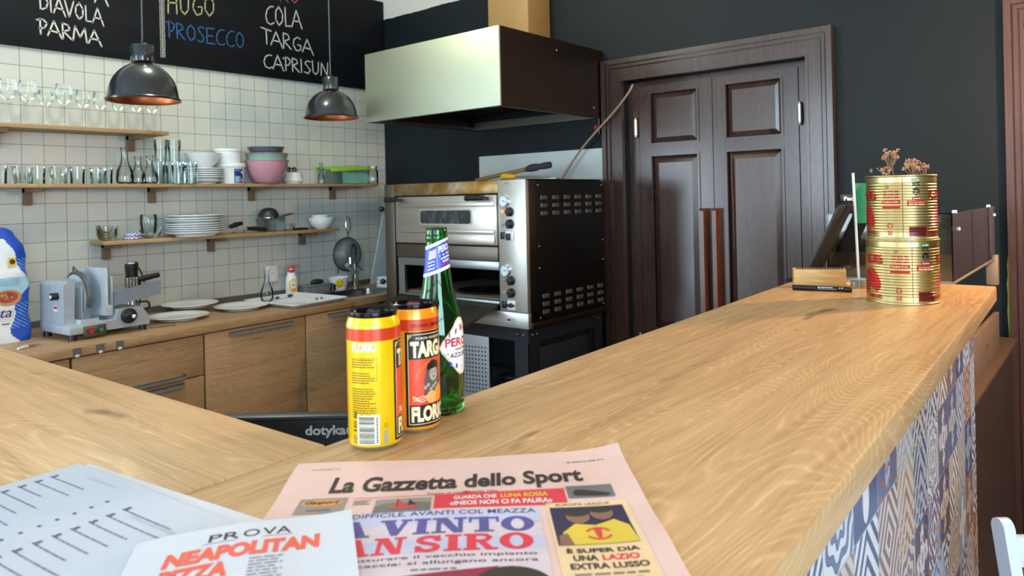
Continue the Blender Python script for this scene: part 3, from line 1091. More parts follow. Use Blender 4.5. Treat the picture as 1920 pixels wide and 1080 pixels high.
t_.set(Base_Color=t_.ramp(_n, [(0.3, lin((128, 82, 34))), (0.5, lin((150, 118, 66))), (0.72, lin((176, 168, 146)))]), Metallic=0.9, Roughness=0.42)
part(ov, 'top_band', MB().rbox(OXF - 0.004, OXF + 0.02, 2.43, 3.225, Z(0.022), OZ1, 0.002), t_.m, label='heat-stained brown steel band')
part(ov, 'top_cover', MB().rbox(OXF, OXB, OY0_ - 0.004, OY1_, OZ1 - 0.003, OZ1 + 0.002, 0.001), STEEL_BR)
part(ov, 'side_post', MB().rbox(OXF - 0.004, OXF + 0.02, 3.225, OY1_, OZ0, OZ1, 0.002), STEEL_D)
for z in (Z(-0.052), Z(-0.48)):
    bk = MB()
    bk.cyl((OXF + 0.005, OY1_, z), (OXF + 0.005, OY1_ + 0.03, z), 0.004, 10).sphere((OXF + 0.0, OY1_ + 0.036, z), 0.017)
    part(ov, 'ball_knob', bk, BLACK, label='black ball knob')
# upper door: folded steel front with a small window
ud = MB()
ud.rbox(OXF - 0.014, OXF + 0.018, 2.435, 3.205, Z(-0.245), Z(0.014), 0.003)
ud.rbox(OXF - 0.022, OXF - 0.012, 2.445, 3.17, Z(-0.185), Z(-0.165), 0.003)
ud.rbox(OXF - 0.022, OXF - 0.012, 2.445, 3.17, Z(-0.24), Z(-0.188), 0.003)
ud.rbox(OXF - 0.020, OXF - 0.012, 2.445, 3.17, Z(-0.045), Z(-0.018), 0.003)
door = part(ov, 'upper_door', ud, steel('oven_door_steel', (196, 190, 180), 0.32, 'Y', 0.2, 0.5, 0.85))
wn = MB()


def rrect(u0, u1, v0, v1, r, n=6):
    p = []
    for cx, cy, a in ((u1 - r, v1 - r, 0), (u0 + r, v1 - r, 90), (u0 + r, v0 + r, 180), (u1 - r, v0 + r, 270)):
        p += arc(cx, cy, r, a, a + 90, n)
    return p


MX = Matrix(((0, 0, -1, OXF - 0.014), (1, 0, 0, 0), (0, 1, 0, 0), (0, 0, 0, 1)))     # (y, z, out of the front)
wn.prism(rrect(2.602, 3.004, Z(-0.142), Z(-0.056), 0.02), 0, 0.003, 0, MX)
wn.prism(rrect(2.611, 2.995, Z(-0.135), Z(-0.063), 0.016), 0.003, 0.0036, 1, MX)
t_ = NT('sooty_window')
_n = t_.noise(t_.coord((1, 1, 0.4)), 38, 5, 0.7)
t_.set(Base_Color=t_.ramp(_n, [(0.5, lin((48, 52, 54))), (0.68, lin((96, 98, 96)))]), Roughness=0.16)
sub(door, 'window', wn, [STEEL, t_.m], label='small dark sooty oven window')
for y0, y1 in ((2.475, 2.60), (3.13, 3.235)):
    gr = MB().tube([(OXF - 0.06, y0, Z(0.0)), (OXF - 0.062, (y0 + y1) / 2, Z(0.0)), (OXF - 0.06, y1, Z(0.0))], [0.012, 0.0145, 0.015], 12)
    gr.box(OXF - 0.055, OXF - 0.012, y0 + 0.01, y0 + 0.03, Z(-0.012), Z(0.006))
    sub(door, 'grip', gr, BLACK, label='black door grip')
part(ov, 'middle_panel', MB().rbox(OXF - 0.010, OXF + 0.02, 2.435, 3.205, Z(-0.325), Z(-0.252), 0.003), STEEL_D)
lc = MB()
lc.rbox(OXF - 0.002, OXF + 0.02, 2.435, 3.205, Z(-0.372), Z(-0.328), 0.002, 0)
lc.box(OXF + 0.002, OXF + 0.02, 3.155, 3.205, Z(-0.535), Z(-0.372), 0)
lc.rbox(OXF - 0.004, OXF + 0.03, 2.435, 3.205, Z(-0.545), Z(-0.53), 0.002, 0)
part(ov, 'chamber_frame', lc, steel('bluish_steel', (168, 176, 180), 0.34, 'Y', 0.12))
part(ov, 'baking_stone', MB().box(OXF + 0.03, OXB - 0.03, 2.44, 3.19, Z(-0.535), Z(-0.52)), mat('baking_stone', (92, 84, 74), 0.85, 0, 0.15), label='grey-brown baking stone')
pan = MB().lathe([(0.0, 0.003), (0.16, 0.003), (0.17, 0.012), (0.172, 0.012), (0.164, 0.0), (0.0, 0.0)], 48, 0, Matrix.Translation((3.03, 2.72, Z(-0.5198))))
tag(pan.build('pizza_pan', mat('black_pan', (40, 40, 42), 0.35, 0.6)), 'dark round pizza pan inside the open lower oven deck', 'pan')
# lower door, dropped open
a_, b_ = Vector((OXF - 0.004, 0, Z(-0.548))), Vector((2.515, 0, Z(-0.625)))
ld = MB()
nrm = Vector((b_.z - a_.z, 0, a_.x - b_.x)).normalized() * 0.014
vs = []
for y in (2.445, 3.2):
    for p in (a_, b_, b_ - nrm, a_ - nrm):
        vs.append((p.x, y, p.z))
ld.add(vs, [(0, 1, 2, 3), (7, 6, 5, 4), (0, 4, 5, 1), (1, 5, 6, 2), (2, 6, 7, 3), (3, 7, 4, 0)])
ldo = part(ov, 'lower_door', ld, steel('burnt_steel', (98, 96, 90), 0.5, 'X', 0.45, 1.0), label='dark burnt lower door dropped open', smooth=False)
hh = MB().cyl((2.51, 2.46, Z(-0.632)), (2.51, 3.18, Z(-0.632)), 0.010, 12)
for y in (2.47, 3.17):
    hh.box(2.505, 2.535, y - 0.004, y + 0.004, Z(-0.70), Z(-0.628))
hh.cyl((2.505, 2.45, Z(-0.70)), (2.505, 2.49, Z(-0.70)), 0.011, 12)
sub(ldo, 'door_bracket', hh, STEEL_BR)
# control column
part(ov, 'control_panel', MB().rbox(OXF - 0.004, OXF + 0.02, OY0_, 2.43, Z(-0.575), OZ1, 0.002), STEEL)
part(ov, 'bottom_band', MB().rbox(OXF - 0.005, OXF + 0.02, OY0_ - 0.003, 3.225, OZ0, Z(-0.577), 0.002), steel('band_steel', (196, 198, 196), 0.36, 'Y', 0.18, 0.5, 0.85))
FX = lambda u, v: (OXF - 0.0046 - LIFT[0], u, v)
LIFT = [0.0]


def onfront(l):
    LIFT[0] = l


def RX(y, z):          # frame on the oven front: local z looks out of the front
    return Matrix(((0, 0, -1, OXF - 0.004), (-1, 0, 0, y), (0, 1, 0, z), (0, 0, 0, 1)))


for (y, z, ang) in ((2.389, Z(-0.018), -25), (2.389, Z(-0.369), 0)):
    g = MB().lathe([(0, 0.008), (0.026, 0.008), (0.028, 0.012), (0.0315, 0.012), (0.033, 0.006), (0.033, 0)], 36, 0, RX(y, z))
    g.lathe([(0, 0.0085), (0.0258, 0.0085)], 36, 1, RX(y, z))
    fn = lambda u, v, y=y, z=z: (OXF - 0.0131, y - u, z + v)
    for k in range(7):
        a = math.radians(225 - k * 45)
        g.stroke([(0.019 * math.cos(a), 0.019 * math.sin(a)), (0.023 * math.cos(a), 0.023 * math.sin(a))], 0.0018, 2, fn)
    a = math.radians(ang)
    g.stroke([(-0.012 * math.cos(a), -0.012 * math.sin(a)), (0.017 * math.cos(a), 0.017 * math.sin(a))], 0.002, 2, fn)
    g.disc(0, 0, 0.003, 2, fn)
    part(ov, 'dial', g, [CHROME, mat('dial_face', (206, 228, 238), 0.3), INK], label='round white temperature dial')
for z in (-0.073, -0.134, -0.418, -0.480):
    k = MB().lathe([(0.0235, 0), (0.0235, 0.004), (0.018, 0.006), (0.0165, 0.022), (0.014, 0.024), (0, 0.024)], 28, 0, RX(2.351, Z(z)))
    k.rbox(-0.005, 0.005, -0.0225, 0.0225, 0.005, 0.027, 0.002, 0, RX(2.351, Z(z)))
    fn = lambda u, v, z=z: (OXF - 0.0085, 2.351 - u, Z(z) + v)
    for q in range(8):
        a = 2 * PI * q / 8 + 0.3
        k.disc(0.021 * math.cos(a), 0.021 * math.sin(a), 0.0016, 1, fn, n=8)
    part(ov, 'knob', k, [BLACK, WPLAST], label='black control knob')
for z, l_ in ((-0.072, 1), (-0.137, 0), (-0.418, 0), (-0.482, 0)):
    lp = MB().lathe([(0.009, 0), (0.009, 0.003), (0.006, 0.004), (0.005, 0.007), (0, 0.008)], 16, 0, RX(2.402, Z(z)))
    part(ov, 'indicator_lamp', lp, mat('lit_orange_lamp', (255, 150, 80), 0.3, emit=((255, 120, 50), 1.2)) if l_ else mat('unlit_lamp', (150, 146, 136), 0.3), label='lit orange indicator lamp' if l_ else 'unlit indicator lamp')
for z, vert in ((-0.193, True), (-0.542, False)):
    s_ = MB().rbox(-0.024, 0.024, -0.024, 0.024, 0, 0.006, 0.002, 0, RX(2.352, Z(z)))
    if vert:
        s_.rbox(-0.016, 0.006, -0.022, 0.012, 0.006, 0.02, 0.003, 1, RX(2.352, Z(z)))
    else:
        s_.rbox(-0.023, 0.023, -0.006, 0.006, 0.006, 0.02, 0.003, 1, RX(2.352, Z(z)))
        s_.lathe([(0.012, 0.006), (0.011, 0.016), (0, 0.017)], 16, 1, RX(2.352, Z(z)))
    part(ov, 'rotary_switch', s_, [WPLAST, BLACK], label='white square rotary switch')
    r_ = MB().rbox(-0.012, 0.012, -0.018, 0.018, 0, 0.006, 0.002, 0, RX(2.403, Z(z)))
    part(ov, 'rocker_switch', r_, BLACK)
b_ = MB()
fn = lambda u, v: (OXF - 0.0062, 2.362 - u, Z(-0.617) + v)
b_.rect(-0.026, 0.026, -0.009, 0.009, 0, fn)
fn2 = lambda u, v: (OXF - 0.0066, 2.362 - u, Z(-0.617) + v)
b_.rect(-0.023, 0.0, -0.006, 0.006, 1, fn2).rect(0.0, 0.023, -0.006, 0.006, 2, fn2)
fn3 = lambda u, v: (OXF - 0.0070, 2.362 - u, Z(-0.617) + v)
b_.rect(-0.018, -0.004, -0.002, 0.003, 2, fn3).rect(0.003, 0.019, -0.003, 0.003, 0, fn3)
part(ov, 'badge', b_, [WPLAST, mat('badge_red', (150, 30, 60), 0.4), BLACK], smooth=False, label='small red and black badge')
wt = MB()
fn = lambda u, v: (OXF - 0.0048, 2.372 - u, Z(0.066) + v)
for u in (-0.012, 0.004):
    wt.poly([(u, 0), (u + 0.012, 0), (u + 0.006, 0.012)], 0, fn)
part(ov, 'warning_mark', wt, mat('amber_mark', (148, 122, 66), 0.6), smooth=False)
# right side
sp = MB()
sp.rbox(OXF + 0.018, OXF + 0.075, OY0_ - 0.002, OY0_ + 0.018, Z(-0.575), OZ1 - 0.004, 0.001)
sp.rbox(OXF + 0.018, OXB + 0.02, OY0_ - 0.012, OY0_ + 0.018, OZ0, OZ0 + 0.028, 0.002)
part(ov, 'side_frame', sp, STEEL_BR)
pn = MB().rbox(OXF + 0.078, OXB - 0.005, OY0_ - 0.001, OY0_ + 0.02, OZ0 + 0.03, OZ1 - 0.006, 0.0015, 0)
for x in (OXF + 0.095, OXB - 0.02):
    for z in (OZ0 + 0.045, OZ1 - 0.03, Z(-0.36), Z(-0.25)):
        pn.sphere((x, OY0_ - 0.0015, z), 0.004, 1)
side = part(ov, 'side_panel', pn, [BLACKM, STEEL])
lvm = MB()
n = 8
vs, fs = [], []
for i in range(n + 1):
    a = PI * i / n
    for (yy, zz) in ((0.0, 0.0), (0.007, 0.002), (0.0085, 0.016), (0.0, 0.022)):
        vs.append((0.027 - 0.027 * math.cos(a), -yy * math.sin(a) ** 0.5 if 0 < i < n else 0.0, zz - 0.011))
for i in range(n):
    for j in range(3):
        fs.append((i * 4 + j, (i + 1) * 4 + j, (i + 1) * 4 + j + 1, i * 4 + j + 1))
lvm.add(vs, fs)
lv0 = None
for zb in (-0.005, -0.045, -0.085, -0.505, -0.545, -0.585):
    for k in range(6):
        loc = (OXF + 0.115 + k * 0.101, OY0_ - 0.0015, Z(zb))
        if lv0 is None:
            lv0 = sub(side, 'louvre', lvm, mat('worn_louvre', (92, 88, 84), 0.4, 0.4), loc=loc)
        else:
            o = lv0.copy()
            C.objects.link(o)
            o.parent = side
            o.location = loc

st = thing('oven_stand', 'blue-black steel stand under the pizza oven', 'stand', (3.1, 2.78, 0))
for (x, y) in ((OXF + 0.02, OY0_ + 0.02), (OXF + 0.02, OY1_ - 0.11), (OXB - 0.1, OY0_ + 0.02), (OXB - 0.1, OY1_ - 0.11)):
    part(st, 'leg', MB().box(x, x + 0.004, y, y + 0.09, 0, OZ0 - 0.002).box(x, x + 0.09, y, y + 0.004, 0, OZ0 - 0.002), NAVY)
rl = MB()
rl.box(OXF + 0.016, OXF + 0.02, OY0_ + 0.02, OY1_ - 0.02, OZ0 - 0.07, OZ0 - 0.002).box(OXF + 0.02, OXB - 0.01, OY0_ + 0.016, OY0_ + 0.02, OZ0 - 0.08, OZ0 - 0.002)
rl.box(OXF + 0.02, OXB - 0.01, OY1_ - 0.02, OY1_ - 0.016, OZ0 - 0.08, OZ0 - 0.002).box(OXB - 0.012, OXB - 0.008, OY0_ + 0.02, OY1_ - 0.02, OZ0 - 0.07, OZ0 - 0.002)
for y in (OY0_ + 0.045, OY0_ + 0.085):
    rl.sphere((OXF + 0.014, y, OZ0 - 0.035), 0.008, 1)
for x in (OXF + 0.045, OXF + 0.08, OXB - 0.06):
    rl.sphere((x, OY0_ + 0.014, OZ0 - 0.035), 0.008, 1)
part(st, 'top_rail', rl, [NAVY, STEEL_D])
part(st, 'shelf', MB().rbox(OXF + 0.03, OXB - 0.02, OY0_ + 0.03, OY1_ - 0.03, Z(-1.10), Z(-1.075), 0.003), mat('grey_shelf', (120, 128, 132), 0.5, 0.3), label='grey sheet-metal shelf')
ps = MB()
Mp = Matrix.Translation((2.86, 2.74, Z(-1.073))) @ Matrix.Rotation(0.20, 4, 'Z')
ps.box(-0.004, 0.0, -0.16, 0.14, 0, 0.35, 0, Mp).box(-0.03, 0.0, -0.163, -0.158, 0, 0.35, 0, Mp).box(-0.03, 0.0, 0.138, 0.142, 0, 0.35, 0, Mp)
for i in range(15):
    for j in range(12):
        fn = lambda u, v: Mp @ Vector((-0.0045, u, v))
        ps.disc(-0.145 + i * 0.02, 0.03 + j * 0.022, 0.005, 1, fn, n=8)
tag(ps.build('perforated_tray', [steel('perforated_steel', (190, 200, 206), 0.3, 'Z', 0.2), BLACKM]), 'perforated steel tray standing under the oven behind the beer bottle', 'tray')
bx_ = thing('storage_crate', 'black plastic crate stored under the oven side', 'crate', (3.02, 2.45, Z(-1.073)))
part(bx_, 'box', MB().rbox(2.95, 3.40, 2.295, 2.425, Z(-1.073), Z(-0.76), 0.012), mat('navy_plastic', (30, 36, 48), 0.45))
part(bx_, 'lid', MB().rbox(2.94, 3.41, 2.29, 2.43, Z(-0.772), Z(-0.745), 0.006), BLACK)
cb_ = MB()
cp = [(3.06 + 0.11 * math.cos(t * 0.55) * (1 - t * 0.012), 2.57 + 0.12 * math.sin(t * 0.55) * (1 - t * 0.01), Z(-1.062) + 0.005 * t * 0.6) for t in range(36)]
cb_.tube(bez(cp, 3), 0.006, 8)
tag(cb_.build('coiled_cable', mat('dark_cable', (38, 40, 46), 0.4)), 'dark coiled cable lying on the shelf below the oven', 'cable')

br = thing('oven_brush', 'long wooden-handled oven brush with black head lying on the oven', 'brush', (3.25, 2.7, OZ1))
part(br, 'handle', MB().tube([(3.20, 2.95, Z(0.105)), (3.26, 2.60, Z(0.160))], 0.012, 12), mat('ochre_handle', (138, 104, 52), 0.5))
hd = MB().tube([(3.258, 2.612, Z(0.157)), (3.262, 2.58, Z(0.164)), (3.27, 2.545, Z(0.168)), (3.275, 2.53, Z(0.170)), (3.285, 2.50, Z(0.174)), (3.29, 2.46, Z(0.178))], [0.014, 0.022, 0.022, 0.016, 0.02, 0.018], 14)
part(br, 'brush_head', hd, mat('black_bristles', (44, 46, 52), 0.8, 0, 0.3, scale=300), label='black brush head')
yt = thing('scraper', 'yellow-handled scraper with a steel rod lying on the oven', 'tool', (3.1, 2.5, OZ1))
part(yt, 'grip', MB().tube([(3.1, 2.66, Z(0.115)), (3.1, 2.64, Z(0.117)), (3.1, 2.60, Z(0.115)), (3.1, 2.565, Z(0.113))], [0.016, 0.02, 0.015, 0.013], 14), mat('yellow_grip', (226, 174, 36), 0.5))
part(yt, 'rod', MB().tube([(3.1, 2.565, Z(0.113)), (3.1, 2.33, Z(0.105))], 0.005, 8).rbox(3.08, 3.12, 2.27, 2.42, Z(0.091), Z(0.098), 0.002), STEEL)
sk = MB().tube(bez([(3.575, 2.62, Z(0.06)), (3.56, 2.56, Z(0.125)), (3.55, 2.41, Z(0.29)), (3.55, 2.20, Z(0.47)), (3.556, 2.10, Z(0.575)), (3.56, 2.078, Z(0.615))], 6), 0.0065, 10)
tag(sk.build('hanging_cable', mat('beige_cable', (150, 130, 108), 0.5)), 'beige cable running from the oven up to the door casing', 'cable')

# ------------------------------------------------------------------ pendant lamps
def pendant(x, y, zr, label, r=0.15):
    t = thing('pendant_lamp', label, 'lamp', (x, y, zr), 0, 'black pendant lamps')
    out = [(r, 0.0), (r + 0.002, 0.006), (r - 0.006, 0.012)]
    for k in range(1, 13):
        a = math.radians(90 * k / 13.4)
        out.append(((r - 0.008) * math.cos(a), 0.012 + 0.148 * math.sin(a)))
    out += [(0.044, 0.162)]
    inn = [(rr - 0.003 if rr > 0.05 else rr - 0.002, zz - 0.002) for rr, zz in out[3:]][::-1] + [(r - 0.009, 0.010), (r - 0.003, 0.0015)]
    o1 = MB().lathe(out, 56, 0).build('lamp_shade', mat('dark_lacquer', (34, 40, 45), 0.24, 0.2, 0.15, scale=9, coat=0.4), t)
    MB().lathe(inn + [(r, 0.0)], 56, 0).build('shade_lining', steel('copper_lining', (206, 122, 78), 0.36, 'Z', 0.1), o1, label='copper-coloured lining')
    cp = MB().lathe([(0.044, 0.160), (0.045, 0.164), (0.045, 0.226), (0.043, 0.229), (0.0, 0.230)], 36, 0)
    cp.build('lamp_cap', mat('cap_lacquer', (36, 48, 50), 0.22, 0.3, coat=0.4), t)
    MB().lathe([(0.0, 0.05), (0.022, 0.056), (0.03, 0.08), (0.026, 0.1), (0.014, 0.125), (0.014, 0.165)], 24).build('bulb', mat('frosted_bulb', (230, 226, 214), 0.3), t)
    MB().cyl((0, 0, 0.230), (0, 0, 0.250), 0.007, 12).sphere((0.012, 0, 0.238), 0.005).build('cord_grip', BLACK, t)
    MB().cyl((0, 0, 0.250), (0, 0, ZC - zr - 0.001), 0.0033, 8).build('cord', mat('grey_cord', (84, 86, 90), 0.6), t)
    return t


pendant(1.33, 3.07, Z(0.428), 'black dome pendant lamp with copper lining near the wine glasses', 0.141)
pendant(2.495, 3.395, Z(0.466), 'dark grey dome pendant lamp hanging left of the steel hood')

# ------------------------------------------------------------------ glassware and crockery on the shelves
def one(name, mb, mats, label, cat, loc, rotz=0.0, group=None, **kw):
    o = mb.build(name, mats, None, loc, rotz, **kw)
    return tag(o, label, cat, group)


def wineglass(hh, rb, bowl, foot):
    k = [(foot, 0.0), (foot, 0.002), (0.012, 0.006), (0.0045, 0.012), (0.0038, hh - bowl - 0.012), (0.008, hh - bowl), (rb * 0.55, hh - bowl + 0.010), (rb * 0.88, hh - bowl + 0.030),
         (rb, hh - bowl + 0.052), (rb * 0.97, hh - bowl * 0.35), (rb * 0.86, hh), (rb * 0.84, hh)]
    return MB().lathe(k, 28)


wg = [('wine_glass', wineglass(0.228, 0.041, 0.112, 0.036)), ('wine_glass', wineglass(0.205, 0.036, 0.10, 0.033)), ('wine_glass', wineglass(0.185, 0.036, 0.085, 0.032))]
ORD = ['first', 'second', 'third', 'fourth', 'fifth', 'sixth', 'seventh', 'eighth', 'ninth', 'tenth']
first = {}
for i, (x, kind, y) in enumerate([(1.154, 0, 4.15), (1.24, 0, 4.155), (1.312, 2, 4.135), (1.40, 0, 4.15), (1.49, 1, 4.15), (1.575, 1, 4.155), (1.665, 1, 4.15), (1.757, 1, 4.145), (1.842, 1, 4.15)]):
    lb = '%s %swine glass from the left on the top shelf' % (ORD[i], ('tall ', '', 'small ')[kind])
    if kind not in first:
        first[kind] = one('wine_glass', wg[kind][1], GLASS, lb, 'wine glass', (x, y, SH1), 0, 'wine glasses on the top shelf')
    else:
        dup(first[kind], (x, y, SH1), lb)


def tumbler(h, rb, rt, ribs=0):
    mb = MB()
    seg = 36
    prof = [(0, 0.001), (rb, 0.001), (rb + 0.001, 0.006), (rb + (rt - rb) * 0.5, h * 0.5), (rt, h), (rt - 0.0025, h)]
    mb.lathe([(0, 0.012), (rb - 0.003, 0.012)], seg)
    mb.lathe(prof, seg)
    if ribs:
        for k in range(ribs):
            a = 2 * PI * k / ribs
            p = [((rb + (rt - rb) * t) * math.cos(a), (rb + (rt - rb) * t) * math.sin(a), 0.006 + t * h) for t in (0.0, 0.2, 0.4, 0.58)]
            mb.tube(p, [0.004, 0.005, 0.004, 0.001], 6)
    return mb


tk = [tumbler(0.088, 0.033, 0.042, 12), tumbler(0.092, 0.031, 0.035), tumbler(0.086, 0.036, 0.039, 16)]
first = {}
for i, (x, k, y) in enumerate([(1.11, 1, 4.15), (1.198, 0, 4.12), (1.28, 1, 4.17), (1.36, 0, 4.12), (1.462, 1, 4.17), (1.548, 2, 4.13), (1.605, 1, 4.185)]):
    lb = ['straight glass tumbler half cut by the left picture edge on the middle shelf', 'faceted glass tumbler near the left picture edge on the middle shelf', 'straight glass tumbler between the two faceted tumblers',
          'right one of two faceted tumblers on the middle shelf', 'straight glass tumbler right of the faceted tumblers', 'ribbed glass tumbler halfway between faceted tumblers and carafes', 'straight glass tumbler just left of the carafes'][i]
    if k not in first:
        first[k] = one('tumbler', tk[k], GLASS2, lb, 'tumbler', (x, y, SH2), 0, 'tumblers on the middle shelf')
    else:
        dup(first[k], (x, y, SH2), lb)


def carafe(h, rb, rn, seg=32):
    p = [(0, 0.001), (rb * 0.7, 0.001), (rb * 0.95, 0.012), (rb, 0.035), (rb * 0.9, h * 0.36), (rb * 0.5, h * 0.56), (rn, h * 0.68), (rn * 0.95, h * 0.85), (rn * 1.15, h - 0.008), (rn * 1.3, h)]
    return MB().lathe(p + [(rn * 1.1, h)], seg)


one('carafe', carafe(0.20, 0.045, 0.017), GLASS2, 'tallest glass carafe in the carafe group on the middle shelf', 'carafe', (1.69, 4.15, SH2), 0, 'carafes on the middle shelf')
c0 = one('carafe', carafe(0.155, 0.043, 0.017), GLASS2, 'low glass carafe right behind the tallest carafe on middle shelf', 'carafe', (1.775, 4.185, SH2), 0, 'carafes on the middle shelf')
dup(c0, (1.80, 4.098, SH2), 'low glass carafe in front at the right of the carafe group')
tg = MB().lathe([(0, 0.001), (0.031, 0.001), (0.031, 0.01), (0.033, 0.06), (0.035, 0.126), (0.0325, 0.126)], 30).lathe([(0, 0.014), (0.031, 0.014)], 30)
for k in range(14):
    a = 2 * PI * k / 14
    tg.tube([(0.032 * math.cos(a), 0.032 * math.sin(a), 0.006), (0.0335 * math.cos(a), 0.0335 * math.sin(a), 0.07)], [0.003, 0.001], 5)
tg0 = None
for i, (x, y, z) in enumerate([(1.875, 4.16, 0), (1.948, 4.15, 0), (2.018, 4.14, 0), (1.89, 4.16, 0.1265), (1.962, 4.15, 0.1265), (1.945, 4.075, 0), (2.015, 4.066, 0)]):
    z += SH2
    lb = ['tall highball glass at bottom left of the stacked highballs', 'tall highball glass at bottom middle of the stacked highballs', 'tall highball glass at bottom right beside the white bowl', 'upper left highball glass standing on the others',
          'upper right highball glass standing on the others', 'front left highball glass of the stacked group', 'front right highball glass of the stacked group'][i]
    if tg0 is None:
        tg0 = one('highball_glass', tg, GLASS2, lb, 'glass', (x, y, z), 0, 'stacked highball glasses')
    else:
        dup(tg0, (x, y, z), lb)


def plate(r, h=0.022, th=0.005):
    return MB().lathe([(0, 0.004), (r * 0.55, 0.004), (r * 0.6, 0.0), (r * 0.64, 0.0), (r * 0.68, 0.008), (r * 0.92, h - 0.003), (r, h), (r, h + th * 0.6), (r * 0.93, h + th * 0.8), (r * 0.70, 0.008 + th), (r * 0.6, 0.004 + th), (0, 0.004 + th)], 48)


p0 = None
for i in range(5):
    lb = ['bottom', 'second lowest', 'middle', 'second highest', 'top'][i] + ' white plate under the white bowl on the middle shelf'
    loc = (2.135 + random.uniform(-0.003, 0.003), 4.135, SH2 + 0.022 + i * 0.0125)
    if p0 is None:
        p0 = one('plate', plate(0.108, 0.016, 0.006), WHITE, lb, 'plate', loc, 0, 'small plates on the middle shelf')
    else:
        dup(p0, loc, lb)
one('bowl', MB().lathe([(0, 0.0), (0.058, 0.0), (0.058, 0.004), (0.085, 0.012), (0.100, 0.022), (0.098, 0.024), (0.056, 0.01), (0, 0.01)], 40), WHITE, 'shallow white bowl at the very bottom of the small plate stack', 'bowl', (2.135, 4.135, SH2))
BOWL = [(0, 0.0), (0.04, 0.0), (0.045, 0.004), (0.075, 0.03), (0.103, 0.085), (0.1, 0.086), (0.072, 0.034), (0.04, 0.008), (0, 0.008)]
one('bowl', MB().lathe(BOWL, 44), WHITE, 'deep white bowl on top of the small plates, middle shelf', 'bowl', (2.125, 4.135, SH2 + 0.022 + 5 * 0.0125 + 0.009))
bt = thing('plastic_bucket', 'white plastic bucket with a blue label on the middle shelf', 'bucket', (2.31, 4.16, SH2))
MB().lathe([(0, 0.001), (0.074, 0.001), (0.078, 0.1), (0.0785, 0.104), (0.087, 0.104), (0.087, 0.122), (0.082, 0.126), (0, 0.126)], 44).build('bucket_body', WPLAST, bt)
lbm = MB()
rr = 0.0775
cyf = lambda u, v: (rr * math.sin(u / rr), -rr * math.cos(u / rr), v)
lbm.rect(0.0, 0.062, 0.006, 0.092, 0, cyf, 0.006)
rr2 = 0.0779
cyf2 = lambda u, v: (rr2 * math.sin(u / rr2), -rr2 * math.cos(u / rr2), v)
lbm.rect(0.003, 0.044, 0.010, 0.048, 1, cyf2, 0.006)
lbm.rect(0.006, 0.04, 0.075, 0.084, 1, cyf2, 0.006)
rr3 = 0.0782
cyf3 = lambda u, v: (rr3 * math.sin(u / rr3), -rr3 * math.cos(u / rr3), v)
for k in range(5):
    lbm.rect(0.007, 0.036 - (k % 2) * 0.006, 0.014 + k * 0.0065, 0.0165 + k * 0.0065, 2, cyf3, 0.006)
lbm.disc(0.053, 0.022, 0.009, 3, cyf3, 0.006).disc(0.054, 0.07, 0.008, 2, cyf3, 0.006)
lbm.build('bucket_label', [mat('label_navy', (24, 40, 110), 0.4), mat('label_blue', (58, 130, 190), 0.4), WPLAST, mat('label_tan', (196, 160, 110), 0.5)], bt, smooth=False, label='navy and sky-blue product label')
bt.rotation_euler = (0, 0, math.radians(-15))
one('plastic_tub', MB().lathe([(0, 0.0), (0.072, 0.0), (0.074, 0.07), (0.080, 0.072), (0.080, 0.084), (0.076, 0.086), (0, 0.086)], 44), WPLAST, 'white plastic tub standing on the blue-labelled bucket', 'tub', (2.295, 4.16, SH2 + 0.1265))


def mixbowl(r, h, rim=0.006):
    p = [(0, 0.0), (r * 0.42, 0.0), (r * 0.62, h * 0.1), (r * 0.85, h * 0.42), (r * 0.96, h * 0.75), (r, h - 0.004), (r + rim, h - 0.003), (r + rim, h), (r, h)]
    q = [(rr - 0.004, z + 0.004) for rr, z in p[1:5]][::-1]
    return MB().lathe(p + q + [(0, 0.004)], 52)


BX = 2.52
one('mixing_bowl', mixbowl(0.130, 0.146), mat('pink_melamine', (184, 134, 146), 0.28, 0, 0.02, coat=0.2), 'large dusty-pink mixing bowl on the middle shelf', 'bowl', (BX, 4.10, SH2), 0, 'nested mixing bowls')
one('mixing_bowl', mixbowl(0.124, 0.130), mat('mint_melamine', (122, 172, 148), 0.3, 0, 0.02, coat=0.2), 'mint green mixing bowl nested in the large pink bowl', 'bowl', (BX, 4.10, SH2 + 0.047), 0, 'nested mixing bowls')
one('mixing_bowl', mixbowl(0.125, 0.088, 0.008), mat('grey_pink_melamine', (158, 132, 140), 0.3, 0, 0.02), 'grey-pink mixing bowl nested above the mint bowl', 'bowl', (BX, 4.10, SH2 + 0.100), 0, 'nested mixing bowls')
one('mixing_bowl', mixbowl(0.108, 0.062), mat('slate_melamine', (88, 94, 104), 0.3, 0, 0.02), 'slate grey shallow bowl on top of the nested bowls', 'bowl', (BX - 0.004, 4.10, SH2 + 0.166), 0, 'nested mixing bowls')
mg = thing('mug', 'small white enamel mug right of the pink bowl', 'mug', (2.725, 4.13, SH2))
MB().lathe([(0, 0.001), (0.052, 0.001), (0.058, 0.012), (0.066, 0.02), (0.060, 0.03), (0.056, 0.072), (0.058, 0.075), (0.053, 0.075), (0.05, 0.01), (0, 0.01)], 36).build('cup', WHITE, mg)
MB().tube([(0.054, 0, 0.064), (0.078, 0, 0.06), (0.08, 0, 0.035), (0.057, 0, 0.026)], 0.0045, 8).build('handle', WHITE, mg)
wh = MB()
for k in range(9):
    a = 2 * PI * k / 9
    wh.tube(bez([(0, 0, 0), (0.02 * math.cos(a), 0.02 * math.sin(a), 0.022), (0.03 * math.cos(a), 0.03 * math.sin(a), 0.045 + 0.012 * (k % 2)), (0.012 * math.cos(a), 0.012 * math.sin(a), 0.052)], 4), 0.0028, 6)
one('scouring_pad', wh, mat('dark_wire', (58, 66, 80), 0.35, 0.7), 'tangled dark wire scourer sitting in the white mug', 'scourer', (2.720, 4.132, SH2 + 0.05))
